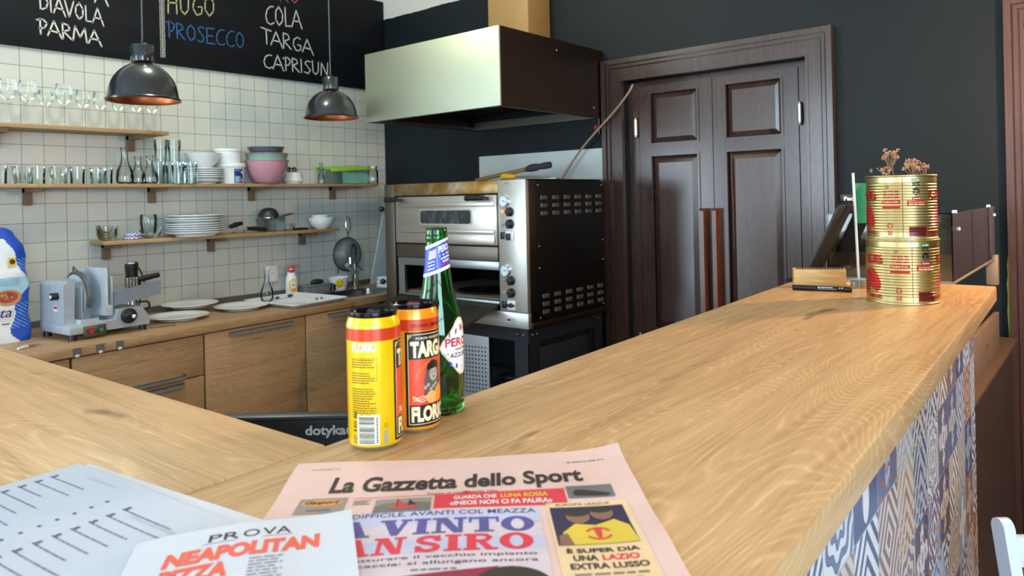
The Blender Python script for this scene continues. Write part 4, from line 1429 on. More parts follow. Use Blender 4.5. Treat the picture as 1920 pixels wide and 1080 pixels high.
one('spice_bottle', MB().lathe([(0, 0.001), (0.022, 0.001), (0.023, 0.01), (0.021, 0.05), (0.010, 0.09), (0.009, 0.13), (0.012, 0.136), (0.012, 0.144), (0, 0.144)], 24), GLASS2, 'slim empty glass bottle left of the lime-lidded container', 'bottle', (2.952, 4.14, SH2))
ct = thing('food_container', 'clear plastic container with crooked lime green lid on the middle shelf', 'container', (3.14, 4.15, SH2))
b_ = MB()
for (x0, x1, y0, y1) in ((-0.16, 0.16, -0.075, -0.072), (-0.16, 0.16, 0.072, 0.075), (-0.16, -0.157, -0.072, 0.072), (0.157, 0.16, -0.072, 0.072)):
    b_.box(x0, x1, y0, y1, 0.003, 0.10)
b_.box(-0.16, 0.16, -0.075, 0.075, 0, 0.003)
b_.build('tub', thin_glass('clear_plastic', (232, 242, 236), 0.6, 0.05, 0.15), ct)
ld = MB()
M_ = Matrix.Translation((0.01, 0, 0.112)) @ Matrix.Rotation(math.radians(-3), 4, 'Y') @ Matrix.Rotation(math.radians(7), 4, 'X')
ld.rbox(-0.17, 0.17, -0.085, 0.085, 0, 0.006, 0.002, 0, M_)
ld.rbox(-0.172, 0.172, -0.088, -0.078, -0.012, 0.007, 0.002, 0, M_).rbox(-0.172, 0.172, 0.078, 0.088, -0.012, 0.007, 0.002, 0, M_)
ld.build('lid', mat('lime_plastic', (158, 214, 48), 0.35, trans=0.25), ct, label='lime green lid')
one('glass_jar', MB().lathe([(0, 0.001), (0.036, 0.001), (0.038, 0.01), (0.038, 0.085), (0.030, 0.1), (0.030, 0.112), (0.032, 0.113), (0.032, 0.125), (0, 0.126)], 30), GLASS2, 'upright empty glass jar at the right end of the middle shelf', 'jar', (3.335, 4.07, SH2))
one('white_disc', MB().lathe([(0, 0), (0.033, 0), (0.033, 0.003), (0, 0.003)], 24), WPLAST, 'small white disc lying behind the lime-lidded container near the shelf end', 'disc', (3.25, 4.215, SH2))

# lowest shelf
gb = None
for i in range(4):
    lb = ['bottom', 'second', 'third', 'top'][i] + ' glass bowl of the nested bowls at the left end of lowest shelf'
    loc = (1.592, 4.15, SH3 + i * 0.013)
    if gb is None:
        gb = one('glass_bowl', MB().lathe([(0, 0.001), (0.03, 0.001), (0.042, 0.012), (0.054, 0.042), (0.052, 0.043)], 30), GLASS2, lb, 'bowl', loc, 0, 'nested glass bowls')
    else:
        dup(gb, loc, lb)
ck = NT('blue_check')
_c = ck.new('ShaderNodeTexChecker')
_c.inputs['Scale'].default_value = 90
_c.inputs['Color1'].default_value = lin((72, 120, 190))
_c.inputs['Color2'].default_value = lin((226, 232, 238))
ck.link(ck.coord(), _c.inputs['Vector'])
ck.set(Base_Color=_c.outputs[0], Roughness=0.4)
jl = None
for i in range(2):
    o = MB().lathe([(0, 0.0), (0.040, 0.0), (0.044, 0.003), (0.044, 0.014), (0.041, 0.017), (0, 0.017)], 32, 0)
    o.lathe([(0.0445, 0.0005), (0.0445, 0.004)], 32, 1)
    loc = (1.715 + 0.004 * i, 4.14, SH3 + 0.0175 * i)
    one('jar_lid', o, [ck.m, mat('lid_red', (170, 60, 60), 0.4)], ['lower of two blue checked jar lids', 'upper of two blue checked jar lids'][i], 'lid', loc, 0, 'checked jar lids')
one('glass_bowl', MB().lathe([(0, 0.001), (0.03, 0.001), (0.05, 0.02), (0.058, 0.055), (0.056, 0.055)], 32), GLASS2, 'glass bowl holding the upturned jar on the lowest shelf', 'bowl', (1.82, 4.15, SH3))
one('glass_jar', MB().lathe([(0.036, 0.0), (0.038, 0.004), (0.039, 0.03), (0.043, 0.04), (0.043, 0.095), (0.04, 0.105), (0, 0.106)], 30), GLASS2, 'upturned empty glass jar beside the blue checked lids', 'jar', (1.81, 4.152, SH3 + 0.0275))
p0 = None
nm = ['lowest', 'second lowest', 'third from the bottom', 'fourth from the bottom', 'fourth from the top', 'third from the top', 'second highest', 'topmost']
for i in range(8):
    lb = nm[i] + ' large white dinner plate of the stack on the lowest shelf'
    loc = (2.045 + random.uniform(-0.008, 0.008), 4.085 + random.uniform(-0.004, 0.004), SH3 + i * 0.0122 + (0.006 if i > 4 else 0) + (0.004 if i > 6 else 0))
    if p0 is None:
        p0 = one('dinner_plate', plate(0.158, 0.024, 0.006), WHITE, lb, 'plate', loc, 0, 'dinner plates on the lowest shelf')
    else:
        dup(p0, loc, lb)
pc = thing('vegetable_peeler', 'black-handled peeler lying right of the dinner plates', 'peeler', (2.32, 4.14, SH3))
part(pc, 'handle', MB().tube([(2.285, 4.14, Z(-0.142)), (2.32, 4.14, Z(-0.130)), (2.365, 4.14, Z(-0.122))], [0.012, 0.015, 0.012], 12), BLACK)
part(pc, 'blade', MB().tube([(2.325, 4.14, Z(-0.14)), (2.33, 4.14, Z(-0.16)), (2.38, 4.135, Z(-0.168))], 0.006, 8).lathe([(0, 0), (0.035, 0.0), (0.04, 0.008), (0, 0.008)], 24, 0, Matrix.Translation((2.34, 4.13, SH3 + 0.001))), CHROME)
sp = thing('spatula', 'black-handled steel spatula lying on the lowest shelf', 'spatula', (2.4, 4.1, SH3))
part(sp, 'handle', MB().tube([(2.375, 4.10, Z(-0.155)), (2.43, 4.10, Z(-0.158)), (2.50, 4.09, Z(-0.166))], [0.011, 0.013, 0.011], 12), BLACK)
part(sp, 'blade', MB().tube([(2.375, 4.10, Z(-0.155)), (2.30, 4.11, Z(-0.160)), (2.24, 4.115, Z(-0.176))], 0.004, 8), STEEL)
kf = thing('kitchen_knife', 'dark flat knife lying behind the plastic box on the lowest shelf', 'knife', (2.74, 4.08, SH3))
part(kf, 'blade', MB().rbox(2.55, 2.70, 4.072, 4.095, SH3 + 0.001, SH3 + 0.003, 0.0005), STEEL_D)
part(kf, 'handle', MB().tube([(2.69, 4.083, SH3 + 0.008), (2.75, 4.083, SH3 + 0.009), (2.80, 4.083, SH3 + 0.008)], [0.007, 0.008, 0.006], 10), BLACK)
bx_ = MB()
a, b, h = 0.078, 0.045, 0.085
k = 0.86
vs = [(-a * k, -b * k, 0), (a * k, -b * k, 0), (a * k, b * k, 0), (-a * k, b * k, 0), (-a, -b, h), (a, -b, h), (a, b, h), (-a, b, h)]
bx_.add(vs, [(3, 2, 1, 0), (0, 1, 5, 4), (1, 2, 6, 5), (2, 3, 7, 6), (3, 0, 4, 7)])
bx_.tube([(-a, -b, h), (a, -b, h), (a, b, h), (-a, b, h)], 0.003, 6, closed=True)
one('plastic_box', bx_, thin_glass('frosted_plastic', (216, 224, 226), 0.5, 0.12, 0.3), 'frosted plastic box holding the sieve on the lowest shelf', 'box', (2.565, 4.145, SH3), 0.03)
sv = thing('small_sieve', 'dark domed sieve upside down on the plastic box', 'sieve', (2.55, 4.145, SH3 + 0.088))
MB().lathe([(0.066, 0.0), (0.064, 0.02), (0.050, 0.046), (0.028, 0.06), (0, 0.064)], 36).build('mesh_dome', mat('dark_mesh', (62, 66, 70), 0.4, 0.6, 0.2, scale=600), sv)
MB().tube([(0.066 * math.cos(2 * PI * k / 30), 0.066 * math.sin(2 * PI * k / 30), 0.0) for k in range(30)], 0.003, 6, closed=True).build('rim', CHROME, sv)
MB().tube([(0.066, 0.006, 0.0), (0.14, 0.0, 0.02), (0.175, -0.002, 0.022), (0.178, -0.01, 0.02), (0.14, -0.012, 0.014), (0.066, -0.008, -0.002)], 0.003, 6).build('handle', CHROME, sv)
one('glass_bowl', MB().lathe([(0, 0.001), (0.03, 0.001), (0.046, 0.02), (0.05, 0.045), (0.048, 0.045)], 28), GLASS2, 'small glass bowl right of the frosted plastic box', 'bowl', (2.695, 4.16, SH3))
wb = MB().lathe([(0, 0.0), (0.04, 0.0), (0.042, 0.004), (0.07, 0.022), (0.086, 0.06), (0.088, 0.075), (0.085, 0.075), (0.068, 0.028), (0, 0.008)], 40)
one('bowl', wb, WHITE, 'lower white bowl at the right end of the lowest shelf', 'bowl', (2.945, 4.14, SH3), 0, 'white bowls on the lowest shelf')
one('bowl', MB().lathe([(0, 0.0), (0.03, 0.0), (0.052, 0.022), (0.062, 0.058), (0.060, 0.058), (0.05, 0.026), (0, 0.006)], 40), WHITE, 'smaller white bowl nested in the bowl at right shelf end', 'bowl', (2.94, 4.145, SH3 + 0.034), 0, 'white bowls on the lowest shelf')

# ------------------------------------------------------------------ on the wall and around the sink
sv = thing('large_strainer', 'large round wire strainer hanging on the tiles above the tap', 'strainer', (3.23, 4.19, Z(-0.38)))
Ms = Matrix.Rotation(PI / 2, 4, 'X')
MB().lathe([(0.118, -0.055), (0.110, -0.03), (0.085, 0.0), (0.045, 0.02), (0, 0.026)], 44, 0, Ms @ Matrix.Translation((0, 0, 0.0))).build('mesh_bowl', thin_glass('strainer_mesh', (204, 212, 216), 0.3, 0.10, 0.5), sv)
MB().tube([(0.118 * math.cos(2 * PI * k / 44), 0.055, 0.118 * math.sin(2 * PI * k / 44)) for k in range(44)], 0.005, 8, closed=True).build('rim', mat('grey_rim', (90, 98, 102), 0.35, 0.6), sv)
MB().tube(bez([(0.0, 0.05, 0.118), (0.006, 0.045, 0.15), (0.02, 0.04, 0.18), (0.02, 0.045, 0.25), (0.006, 0.052, 0.268), (-0.012, 0.045, 0.25), (-0.014, 0.04, 0.18), (0.0, 0.045, 0.15), (0.0, 0.05, 0.12)], 5), 0.003, 8).build('handle', CHROME, sv)
for s_ in (-1, 1):
    MB().tube([(s_ * 0.075, 0.055, -0.09), (s_ * 0.10, 0.03, -0.11), (s_ * 0.108, 0.02, -0.125)], 0.004, 8).build('hook', mat('grey_rim', (90, 98, 102), 0.35, 0.6), sv)
so = thing('wall_socket', 'white double wall socket behind the glass carafe', 'socket', (2.622, YA - 0.012, Z(-0.462)))
MB().rbox(-0.042, 0.042, -0.01, 0.0115, -0.056, 0.056, 0.008).build('plate', WPLAST, so)
for z in (-0.026, 0.026):
    s_ = MB().lathe([(0.022, 0.002), (0.020, 0.002), (0.018, -0.004), (0, -0.004)], 24, 0, Matrix.Translation((0, -0.0105, z)) @ Matrix.Rotation(PI / 2, 4, 'X'))
    fn = lambda u, v, z=z: (u, -0.0068, z + v)
    s_.disc(-0.008, 0, 0.003, 1, fn, n=10).disc(0.008, 0, 0.003, 1, fn, n=10)
    s_.build('outlet', [mat('socket_recess', (188, 194, 198), 0.4), BLACK], so)
sp = thing('soap_bottle', 'white dish-soap bottle with red spray cap beside the sink', 'bottle', (2.725, 4.175, ZW))
MB().lathe([(0, 0.0), (0.036, 0.0), (0.039, 0.01), (0.039, 0.075), (0.034, 0.12), (0.022, 0.155), (0.017, 0.165), (0.017, 0.18)], 32, 0, None, 0.7).build('bottle_body', mat('soap_white', (224, 230, 238), 0.25), sp)
tp = MB().lathe([(0.019, 0.150), (0.021, 0.156), (0.021, 0.166), (0.018, 0.17)], 24, 0).rbox(-0.018, 0.018, -0.012, 0.012, 0.172, 0.196, 0.005, 0).box(-0.004, 0.045, -0.005, 0.005, 0.186, 0.194, 0).sphere((0.045, 0, 0.19), 0.006)
tp.build('spray_cap', mat('spray_red', (190, 36, 52), 0.35), sp, label='red spray cap')
rr = 0.0395
lm = MB()
bf = lambda e: (lambda u, v: ((rr + e) * math.sin(u / rr), -(rr * 0.7 + e) * math.cos(u / rr) - 0.0003, v))
lm.disc(0.008, 0.066, 0.027, 0, bf(0.0004), 0.006, 26, 0.046).disc(0.009, 0.068, 0.017, 1, bf(0.0008), 0.006, 24, 0.028)
lm.rect(-0.004, 0.026, 0.034, 0.046, 2, bf(0.001), 0.006)
lm.text('Jar', -0.001, 0.058, 0.02, 0.022, 3, bf(0.0014), 0.02, 0, 0.005)
lm.disc(-0.012, 0.07, 0.003, 2, bf(0.0012)).disc(-0.008, 0.055, 0.003, 2, bf(0.0012))
lm.build('label', [mat('soap_yellow', (228, 200, 40), 0.35), mat('soap_lilac', (226, 220, 232), 0.35), mat('soap_orange', (220, 110, 50), 0.4), mat('soap_ink', (90, 40, 70), 0.4)], sp, smooth=False, label='yellow and white oval label')
sp.rotation_euler = (0, 0, -0.45)

sk = thing('sink', 'stainless steel sink basin left of the oven', 'sink', (3.05, 3.9, ZW))
s_ = MB()
x0, x1, y0, y1 = 2.822, 3.268, 3.762, 4.068
zt_, zb_ = ZW + 0.0025, ZW - 0.15
n = 40
cx, cy, ax, ay = (x0 + x1) / 2, (y0 + y1) / 2, (x1 - x0) / 2, (y1 - y0) / 2


def sup(a, kx, ky, e=0.35):
    c, s = math.cos(a), math.sin(a)
    return (cx + kx * math.copysign(abs(c) ** e, c), cy + ky * math.copysign(abs(s) ** e, s))


rings = [(ax + 0.014, ay + 0.014, zt_ - 0.002), (ax + 0.013, ay + 0.013, zt_), (ax - 0.008, ay - 0.008, zt_), (ax - 0.016, ay - 0.016, zt_ - 0.01), (ax - 0.03, ay - 0.03, zb_ + 0.02), (ax - 0.06, ay - 0.06, zb_), (0.02, 0.02, zb_ - 0.004)]
vs, fs = [], []
for kx, ky, z in rings:
    vs += [sup(2 * PI * i / n, kx, ky) + (z,) for i in range(n)]
for j in range(len(rings) - 1):
    fs += [(j * n + i, j * n + (i + 1) % n, (j + 1) * n + (i + 1) % n, (j + 1) * n + i) for i in range(n)]
fs.append(tuple(range((len(rings) - 1) * n, len(rings) * n)))
s_.add(vs, fs)
part(sk, 'basin', s_, steel('sink_steel', (172, 180, 184), 0.26, 'X', 0.12))
fc = thing('mixer_tap', 'chrome kitchen tap with a tall bent spout', 'tap', (3.20, 4.12, ZW))
MB().lathe([(0, 0), (0.026, 0), (0.026, 0.006), (0.02, 0.012), (0.019, 0.09), (0.022, 0.094), (0.022, 0.115), (0.012, 0.122), (0.010, 0.17), (0, 0.17)], 28).build('tap_body', CHROME, fc)
MB().tube(bez([(0, 0, 0.12), (0.004, 0, 0.20), (0.0, -0.01, 0.27), (-0.03, -0.03, 0.305), (-0.065, -0.05, 0.29), (-0.082, -0.06, 0.24), (-0.088, -0.065, 0.205)], 7), 0.009, 12).build('spout', mat('grey_hose', (64, 72, 76), 0.35, 0.4), fc, label='dark grey bent spout')
MB().cyl((-0.087, -0.064, 0.222), (-0.0895, -0.067, 0.178), 0.013, 14, 0).build('spray_head', CHROME, fc)
MB().tube([(-0.004, -0.01, 0.10), (-0.05, -0.03, 0.135), (-0.105, -0.05, 0.172)], [0.010, 0.014, 0.016], 12).build('lever', mat('pale_lever', (196, 206, 212), 0.25, 0.6), fc)
one('dish_tub', MB().rbox(-0.105, 0.105, -0.05, 0.05, 0, 0.052, 0.008).rbox(-0.11, 0.11, -0.055, 0.055, 0.046, 0.056, 0.004), mat('grey_tub_plastic', (120, 126, 128), 0.5), 'low grey plastic tub behind the sink', 'tub', (2.90, 4.165, ZW), 0.05)
sg = MB().sphere((0, 0, 0.016), 0.03, 0, 14, 8, None, (1.3, 0.8, 0.6)).sphere((0.03, 0.005, 0.014), 0.022, 0, 12, 8, None, (1.2, 0.8, 0.7)).sphere((-0.028, 0, 0.012), 0.018)
one('steel_scourer', sg, mat('dark_scourer', (44, 50, 56), 0.5, 0.4, 0.5, scale=300), 'dark scourer lying on the grey plastic tub', 'scourer', (2.91, 4.16, ZW + 0.056))
wb = thing('smiley_bowl', 'white bowl with a yellow smiley face behind the sink', 'bowl', (3.08, 4.15, ZW))
MB().lathe([(0, 0.004), (0.048, 0.004), (0.05, 0.0), (0.052, 0.01), (0.072, 0.085), (0.069, 0.086), (0.046, 0.012), (0, 0.012)], 40).build('bowl_body', mat('white_enamel', (224, 226, 236), 0.25), wb)
sm = MB()
cf_ = lambda e: (lambda u, v: ((0.0515 + (v - 0.01) * 0.268 + e) * math.sin(u / 0.062), -(0.0515 + (v - 0.01) * 0.268 + e) * math.cos(u / 0.062), v))
sm.disc(0, 0.047, 0.031, 0, cf_(0.0006), 0.006, 28)
sm.disc(-0.009, 0.056, 0.003, 1, cf_(0.001), None, 10, 0.006).disc(0.009, 0.056, 0.003, 1, cf_(0.001), None, 10, 0.006)
sm.stroke([(0.019 * math.cos(math.radians(a)), 0.046 + 0.019 * math.sin(math.radians(a))) for a in range(200, 345, 12)], 0.003, 1, cf_(0.001))
sm.build('smiley', [mat('smiley_yellow', (222, 200, 40), 0.35), INK], wb, smooth=False, label='yellow smiley face')
wb.rotation_euler = (0, 0, -0.5)
one('rubber_plug', MB().tube([(0, 0, 0.01), (0.0, 0.0, 0.03), (0.012, 0, 0.045)], [0.022, 0.018, 0.012], 12), BLACK, 'black sponge leaning left of the smiley bowl', 'sponge', (2.99, 4.09, ZW))
bd = MB()
Mb = Matrix(((1, 0, 0, 0), (0, -0.22, -1, 4.215), (0, 1, -0.0, ZW), (0, 0, 0, 1)))
bd.prism([(3.395, 0.0), (3.545, 0.49), (3.56, 0.51), (3.598, 0.515), (3.598, 0.0)], 0, 0.012, 0, Matrix(((1, 0, 0, 0), (0, 0.06, 1, 4.19), (0, 1, 0, ZW + 0.001), (0, 0, 0, 1))))
one('cutting_board', bd, mat('pale_blue_white_plastic', (196, 214, 226), 0.45), 'tall white cutting board leaning in the tiled corner by the oven', 'board', (0, 0, 0))
cl0 = None
for i in range(3):
    loc = (3.165 + 0.004 * i, 3.90, ZW + 0.004 + i * 0.026)
    lb = ['bottom', 'middle', 'top'][i] + ' folded white cloth of the stack beside the oven'
    m_ = MB().rbox(-0.066, 0.066, -0.05, 0.05, 0, 0.025, 0.009, 0, None, 3)
    if cl0 is None:
        cl0 = one('folded_cloth', m_, mat('white_cloth', (226, 236, 236), 0.85, 0, 0.06, scale=80, bump=0.2), lb, 'cloth', (3.335, 3.93, loc[2]), 0.1, 'folded white cloths')
    else:
        dup(cl0, (3.335 + 0.003 * i, 3.93, loc[2]), lb)
one('cloth_pegs', MB().cyl((-0.014, 0, 0), (-0.014, 0, 0.03), 0.006, 10).cyl((0.014, 0, 0), (0.014, 0, 0.034), 0.006, 10).box(-0.018, 0.018, -0.004, 0.004, 0.006, 0.014), BLACK, 'small black clip on the folded white cloths', 'clip', (3.365, 3.93, ZW + 0.004 + 0.078))

# tray, plates and small things on the worktop
p0 = None
for i, (x, y, dz, lb) in enumerate([(1.83, 3.86, 0.0005, 'front white plate on the worktop right of the slicer'), (2.215, 3.905, 0.0005, 'white plate on the worktop nearest the serving tray'), (2.0, 4.08, 0.026, 'greyish plate at the back resting on two front plates')]):
    if p0 is None:
        p0 = one('plate', plate(0.15, 0.020, 0.006), WHITE, lb, 'plate', (x, y, ZW + dz), 0, 'loose plates on the worktop')
    else:
        dup(p0, (x, y, ZW + dz), lb)
tr = MB()
a, b = 0.205, 0.245
out = rrect(-a, a, -b, b, 0.03, 5)
inn = rrect(-a + 0.03, a - 0.03, -b + 0.03, b - 0.03, 0.02, 5)
n = len(out)
L_ = [(out, 0.022), (out, 0.026), ([(x * 0.95, y * 0.96) for x, y in out], 0.024), (inn, 0.009)]
Lb = [(out, 0.022), ([(x * 0.96, y * 0.965) for x, y in out], 0.018), (inn, 0.001)]
vs, fs = [], []
for pl_, z in L_:
    vs += [(x, y, z) for x, y in pl_]
for j in range(3):
    fs += [(j * n + i, j * n + (i + 1) % n, (j + 1) * n + (i + 1) % n, (j + 1) * n + i) for i in range(n)]
fs.append(tuple(range(3 * n, 4 * n)))
o_ = len(vs)
for pl_, z in Lb:
    vs += [(x, y, z) for x, y in pl_]
for j in range(2):
    fs += [(o_ + (j + 1) * n + i, o_ + (j + 1) * n + (i + 1) % n, o_ + j * n + (i + 1) % n, o_ + j * n + i) for i in range(n)]
fs.append(tuple(o_ + 2 * n + i for i in range(n))[::-1])
tr.add(vs, fs)
one('serving_tray', tr, mat('white_tray_plastic', (226, 232, 236), 0.3), 'big white plastic serving tray on the worktop', 'tray', (2.545, 3.855, ZW), 0.088)
one('glass_carafe', carafe(0.19, 0.040, 0.014), GLASS2, 'small glass carafe standing on the white serving tray', 'carafe', (2.436, 3.995, ZW + 0.010))
pn = thing('marker_pen', 'blue and white marker lying in the serving tray', 'pen', (2.56, 4.02, ZW + 0.02))
MB().cyl((-0.035, 0, 0), (0.035, 0, 0), 0.008, 12).build('barrel', WPLAST, pn)
MB().cyl((0.035, 0, 0), (0.075, 0, 0), 0.009, 12).build('cap', mat('marker_blue', (34, 66, 140), 0.35), pn, label='blue cap')
MB().cyl((-0.055, 0, 0), (-0.035, 0, 0), 0.0078, 12).build('end_plug', mat('marker_blue', (34, 66, 140), 0.35), pn)
pn.rotation_euler = (0, 0, 0.2)
for i, (x, y, lb) in enumerate([(2.655, 3.80, 'left grey clip lying on the serving tray'), (2.69, 3.80, 'right grey clip lying on the serving tray')]):
    one('metal_clip', MB().rbox(-0.006, 0.006, -0.028, 0.028, 0, 0.006, 0.002), STEEL_D, lb, 'clip', (x, y, ZW + 0.010), -0.5, 'grey clips on the tray')
kn = thing('paring_knife', 'small knife with pale handle at the worktop edge behind the bar', 'knife', (1.06, 3.66, ZW))
MB().tube([(-0.035, 0, 0.006), (-0.01, 0, 0.008), (0.015, 0, 0.007)], [0.005, 0.007, 0.006], 10).build('handle', WPLAST, kn)
MB().tube([(0.015, 0, 0.007), (0.05, 0, 0.006), (0.09, 0, 0.003)], [0.007, 0.006, 0.0015], 8, flat=0.35).build('blade', STEEL_D, kn)
kn.rotation_euler = (0, 0, 0.5)
one('metal_skewer', MB().cyl((-0.06, 0, 0.003), (0.05, 0, 0.003), 0.0022, 8).rbox(0.05, 0.062, -0.004, 0.004, 0.0, 0.006, 0.002), STEEL_D, 'thin metal skewer lying right of the slicer foot', 'skewer', (1.665, 3.69, ZW), -0.1)

ib = thing('stick_blender', 'black and steel stick blender standing behind the slicer', 'blender', (1.66, 4.02, ZW))
MB().lathe([(0, 0.0), (0.03, 0.0), (0.032, 0.02), (0.026, 0.035), (0.026, 0.17)], 28).build('shaft', CHROME, ib)
MB().lathe([(0.026, 0.17), (0.031, 0.175), (0.031, 0.20), (0.034, 0.21), (0.029, 0.25), (0.033, 0.28), (0.033, 0.305)], 28).build('motor_grip', BLACK, ib)
MB().lathe([(0.033, 0.305), (0.031, 0.312), (0.027, 0.312), (0.02, 0.306), (0, 0.306)], 28).build('top_ring', CHROME, ib)
MB().tube(bez([(0.03, 0, 0.285), (0.05, 0, 0.25), (0.068, 0.01, 0.19), (0.06, 0.03, 0.13), (0.058, 0.06, 0.05), (0.10, 0.08, 0.008)], 6), 0.004, 8).build('cord', BLACK, ib)

# flour bag
fb = thing('flour_bag', 'big blue and white paper bag of pizza flour on the worktop', 'bag', (0.98, 3.98, ZW))
m_ = MB()
nu, nv = 176, 150
HB = 0.525
vs = []
for j in range(nv + 1):
    t = j / nv
    w_ = 0.185 * (1 - 0.05 * t - 0.9 * max(0, t - 0.62) ** 1.7) + 0.006 * math.sin(t * 17)
    d_ = 0.105 * (1 - 0.15 * t - 0.8 * max(0, t - 0.6)) + 0.004 * math.sin(t * 23 + 1)
    for i in range(nu):
        a = 2 * PI * i / nu
        c, s = math.cos(a), math.sin(a)
        e = 0.55
        wob = 1 + 0.012 * math.sin(a * 9 + t * 14) + 0.010 * math.sin(a * 5 - t * 31)
        x = w_ * math.copysign(abs(c) ** e, c) * wob
        y = d_ * math.copysign(abs(s) ** e, s) * wob
        vs.append((x, y, HB * t - (0.05 * max(0, c) ** 3 * max(0, t - 0.75) * 4)))
m_.v = [Vector(p) for p in vs]


def bagmat(x, y, z):
    t = z / HB
    xe = x / 0.185
    edge = 0.70 - 0.20 * math.sin(t * 9.0) - 0.08 * math.sin(t * 22)
    if y > 0.03 or abs(xe) > edge or t > 0.9:
        k = (x * 0.7 + z) * 60
        return 3 if (0.12 < t < 0.34 or 0.55 < t < 0.72) and (k % 1) < 0.32 and y < 0.06 else 1
    if 0.38 < t < 0.56:
        return 2
    return 0


for j in range(nv):
    for i in range(nu):
        f = [j * nu + i, j * nu + (i + 1) % nu, (j + 1) * nu + (i + 1) % nu, (j + 1) * nu + i]
        c = sum((m_.v[k] for k in f), Vector()) / 4
        m_.f.append(f)
        m_.mi.append(bagmat(*c))
m_.f.append(list(range(nu))[::-1])
m_.mi.append(1)
m_.f.append([nv * nu + i for i in range(nu)])
m_.mi.append(1)
m_.build('bag_body', [mat('paper_white', (222, 226, 230), 0.55, bump=0.2, scale=14), mat('bag_blue', (28, 78, 186), 0.4, bump=0.2, scale=14), mat('bag_sky', (170, 208, 224), 0.5), mat('bag_pale_blue', (110, 160, 222), 0.45)], fb)


def bagf(e):
    def fn(u, v):
        t = v / HB
        w_ = 0.185 * (1 - 0.10 * t)
        d_ = 0.105 * (1 - 0.15 * t - 0.8 * max(0, t - 0.6))
        c = max(-0.98, min(0.98, u / w_))
        ca = abs(c) ** (1 / 0.55)
        return (u, -d_ * (1 - ca * ca) ** 0.275 * 1.022 - e - 0.003, v)
    return fn


pr_ = MB()
pr_.disc(0.082, 0.205, 0.056, 0, bagf(0.001), 0.01, 30, 0.036).disc(0.078, 0.208, 0.044, 1, bagf(0.002), 0.01, 26, 0.026)
for k in range(14):
    pr_.disc(0.055 + random.random() * 0.05, 0.195 + random.random() * 0.028, 0.006, 2 if k % 2 else 0, bagf(0.003), 0.01, 8)
pr_.text('ta', 0.050, 0.118, 0.044, 0.034, 3, bagf(0.001), 0.0, 0.3, 0.01)
pr_.rect(0.055, 0.085, 0.085, 0.090, 3, bagf(0.001), 0.01)
pr_.rect(0.09, 0.122, 0.345, 0.385, 4, bagf(0.001), 0.01).disc(0.106, 0.366, 0.012, 5, bagf(0.002), 0.01, 16)
for k in range(4):
    pr_.stroke([(0.03 + i * 0.02, 0.262 + k * 0.01 + 0.003 * math.sin(i * 1.7 + k)) for i in range(6)], 0.0016, 6, bagf(0.001))
pr_.build('print', [mat('crust_tan', (188, 142, 92), 0.6), mat('salami_red', (172, 72, 58), 0.6), mat('crust_brown', (120, 76, 44), 0.6), mat('navy_ink', (28, 36, 90), 0.5), mat('print_yellow', (226, 190, 60), 0.5), mat('print_brown', (70, 44, 32), 0.5), mat('print_wave', (70, 130, 190), 0.5)], fb, smooth=False, label='printed pizza picture and lettering')

# meat slicer: local x along the worktop, y to the wall
sl = thing('meat_slicer', 'grey electric meat slicer on the worktop beside the flour bag', 'slicer', (1.235, 3.645, ZW), 0.088)
SLP = mat('slicer_paint', (168, 178, 188), 0.34, 0.15, 0.05)
bs = MB()
bs.rbox(-0.005, 0.165, 0.0, 0.30, 0.028, 0.070, 0.006)
hs_ = [(0.165, 0.028), (0.365, 0.028), (0.37, 0.06), (0.33, 0.118), (0.215, 0.118), (0.205, 0.07), (0.165, 0.07)]
bs.prism(hs_, -0.30, -0.004, 0, Matrix(((1, 0, 0, 0), (0, 0, -1, 0), (0, 1, 0, 0), (0, 0, 0, 1))))
base = bs.build('base', SLP, sl)
ft = MB()
for x, y in ((0.02, 0.025), (0.345, 0.03), (0.02, 0.275), (0.345, 0.275)):
    ft.lathe([(0, 0), (0.018, 0), (0.016, 0.03), (0, 0.03)], 18, 0, Matrix.Translation((x, y, 0.0)))
ft.build('rubber_feet', BLACK, sl)
hp = [(0.0, 0.07), (0.0, 0.25), (0.02, 0.268), (0.26, 0.268), (0.26, 0.07)]
MB().prism(hp, -0.30, -0.165, 0, Matrix(((1, 0, 0, 0), (0, 0, -1, 0), (0, 1, 0, 0), (0, 0, 0, 1)))).build('motor_housing', SLP, sl)
MB().prism([(0.0, 0.07), (0.0, 0.25), (0.02, 0.268), (0.05, 0.268), (0.045, 0.09), (0.055, 0.07)], -0.166, -0.06, 0, Matrix(((1, 0, 0, 0), (0, 0, -1, 0), (0, 1, 0, 0), (0, 0, 0, 1)))).build('side_arm', SLP, sl)
kb = MB().cyl((0.0, 0.12, 0.20), (-0.028, 0.12, 0.20), 0.017, 20, 0).cyl((-0.028, 0.12, 0.20), (-0.031, 0.12, 0.20), 0.008, 14, 1)
kb.build('side_knob', [BLACK, WPLAST], sl, label='black side knob')
lb_ = MB()
lf_ = lambda u, v: (-0.0008, 0.16 - u, v)
lb_.rect(0, 0.04, 0.13, 0.155, 0, lf_)
lf2 = lambda u, v: (-0.0014, 0.16 - u, v)
lb_.rect(0.003, 0.037, 0.14, 0.152, 1, lf2)
lb_.build('rating_label', [WPLAST, mat('label_red', (176, 36, 48), 0.4)], sl, smooth=False, label='red and white sticker')
tp = MB().rbox(0.05, 0.20, 0.012, 0.16, 0.070, 0.072, 0.0008).box(0.05, 0.052, 0.012, 0.16, 0.072, 0.092).box(0.05, 0.13, 0.011, 0.013, 0.072, 0.092)
tp.build('drip_tray', ALU_L, sl)
MX_ = lambda x, y, z: Matrix(((0, 0, -1, x), (-1, 0, 0, y), (0, 1, 0, z), (0, 0, 0, 1)))     # local z faces the bag side
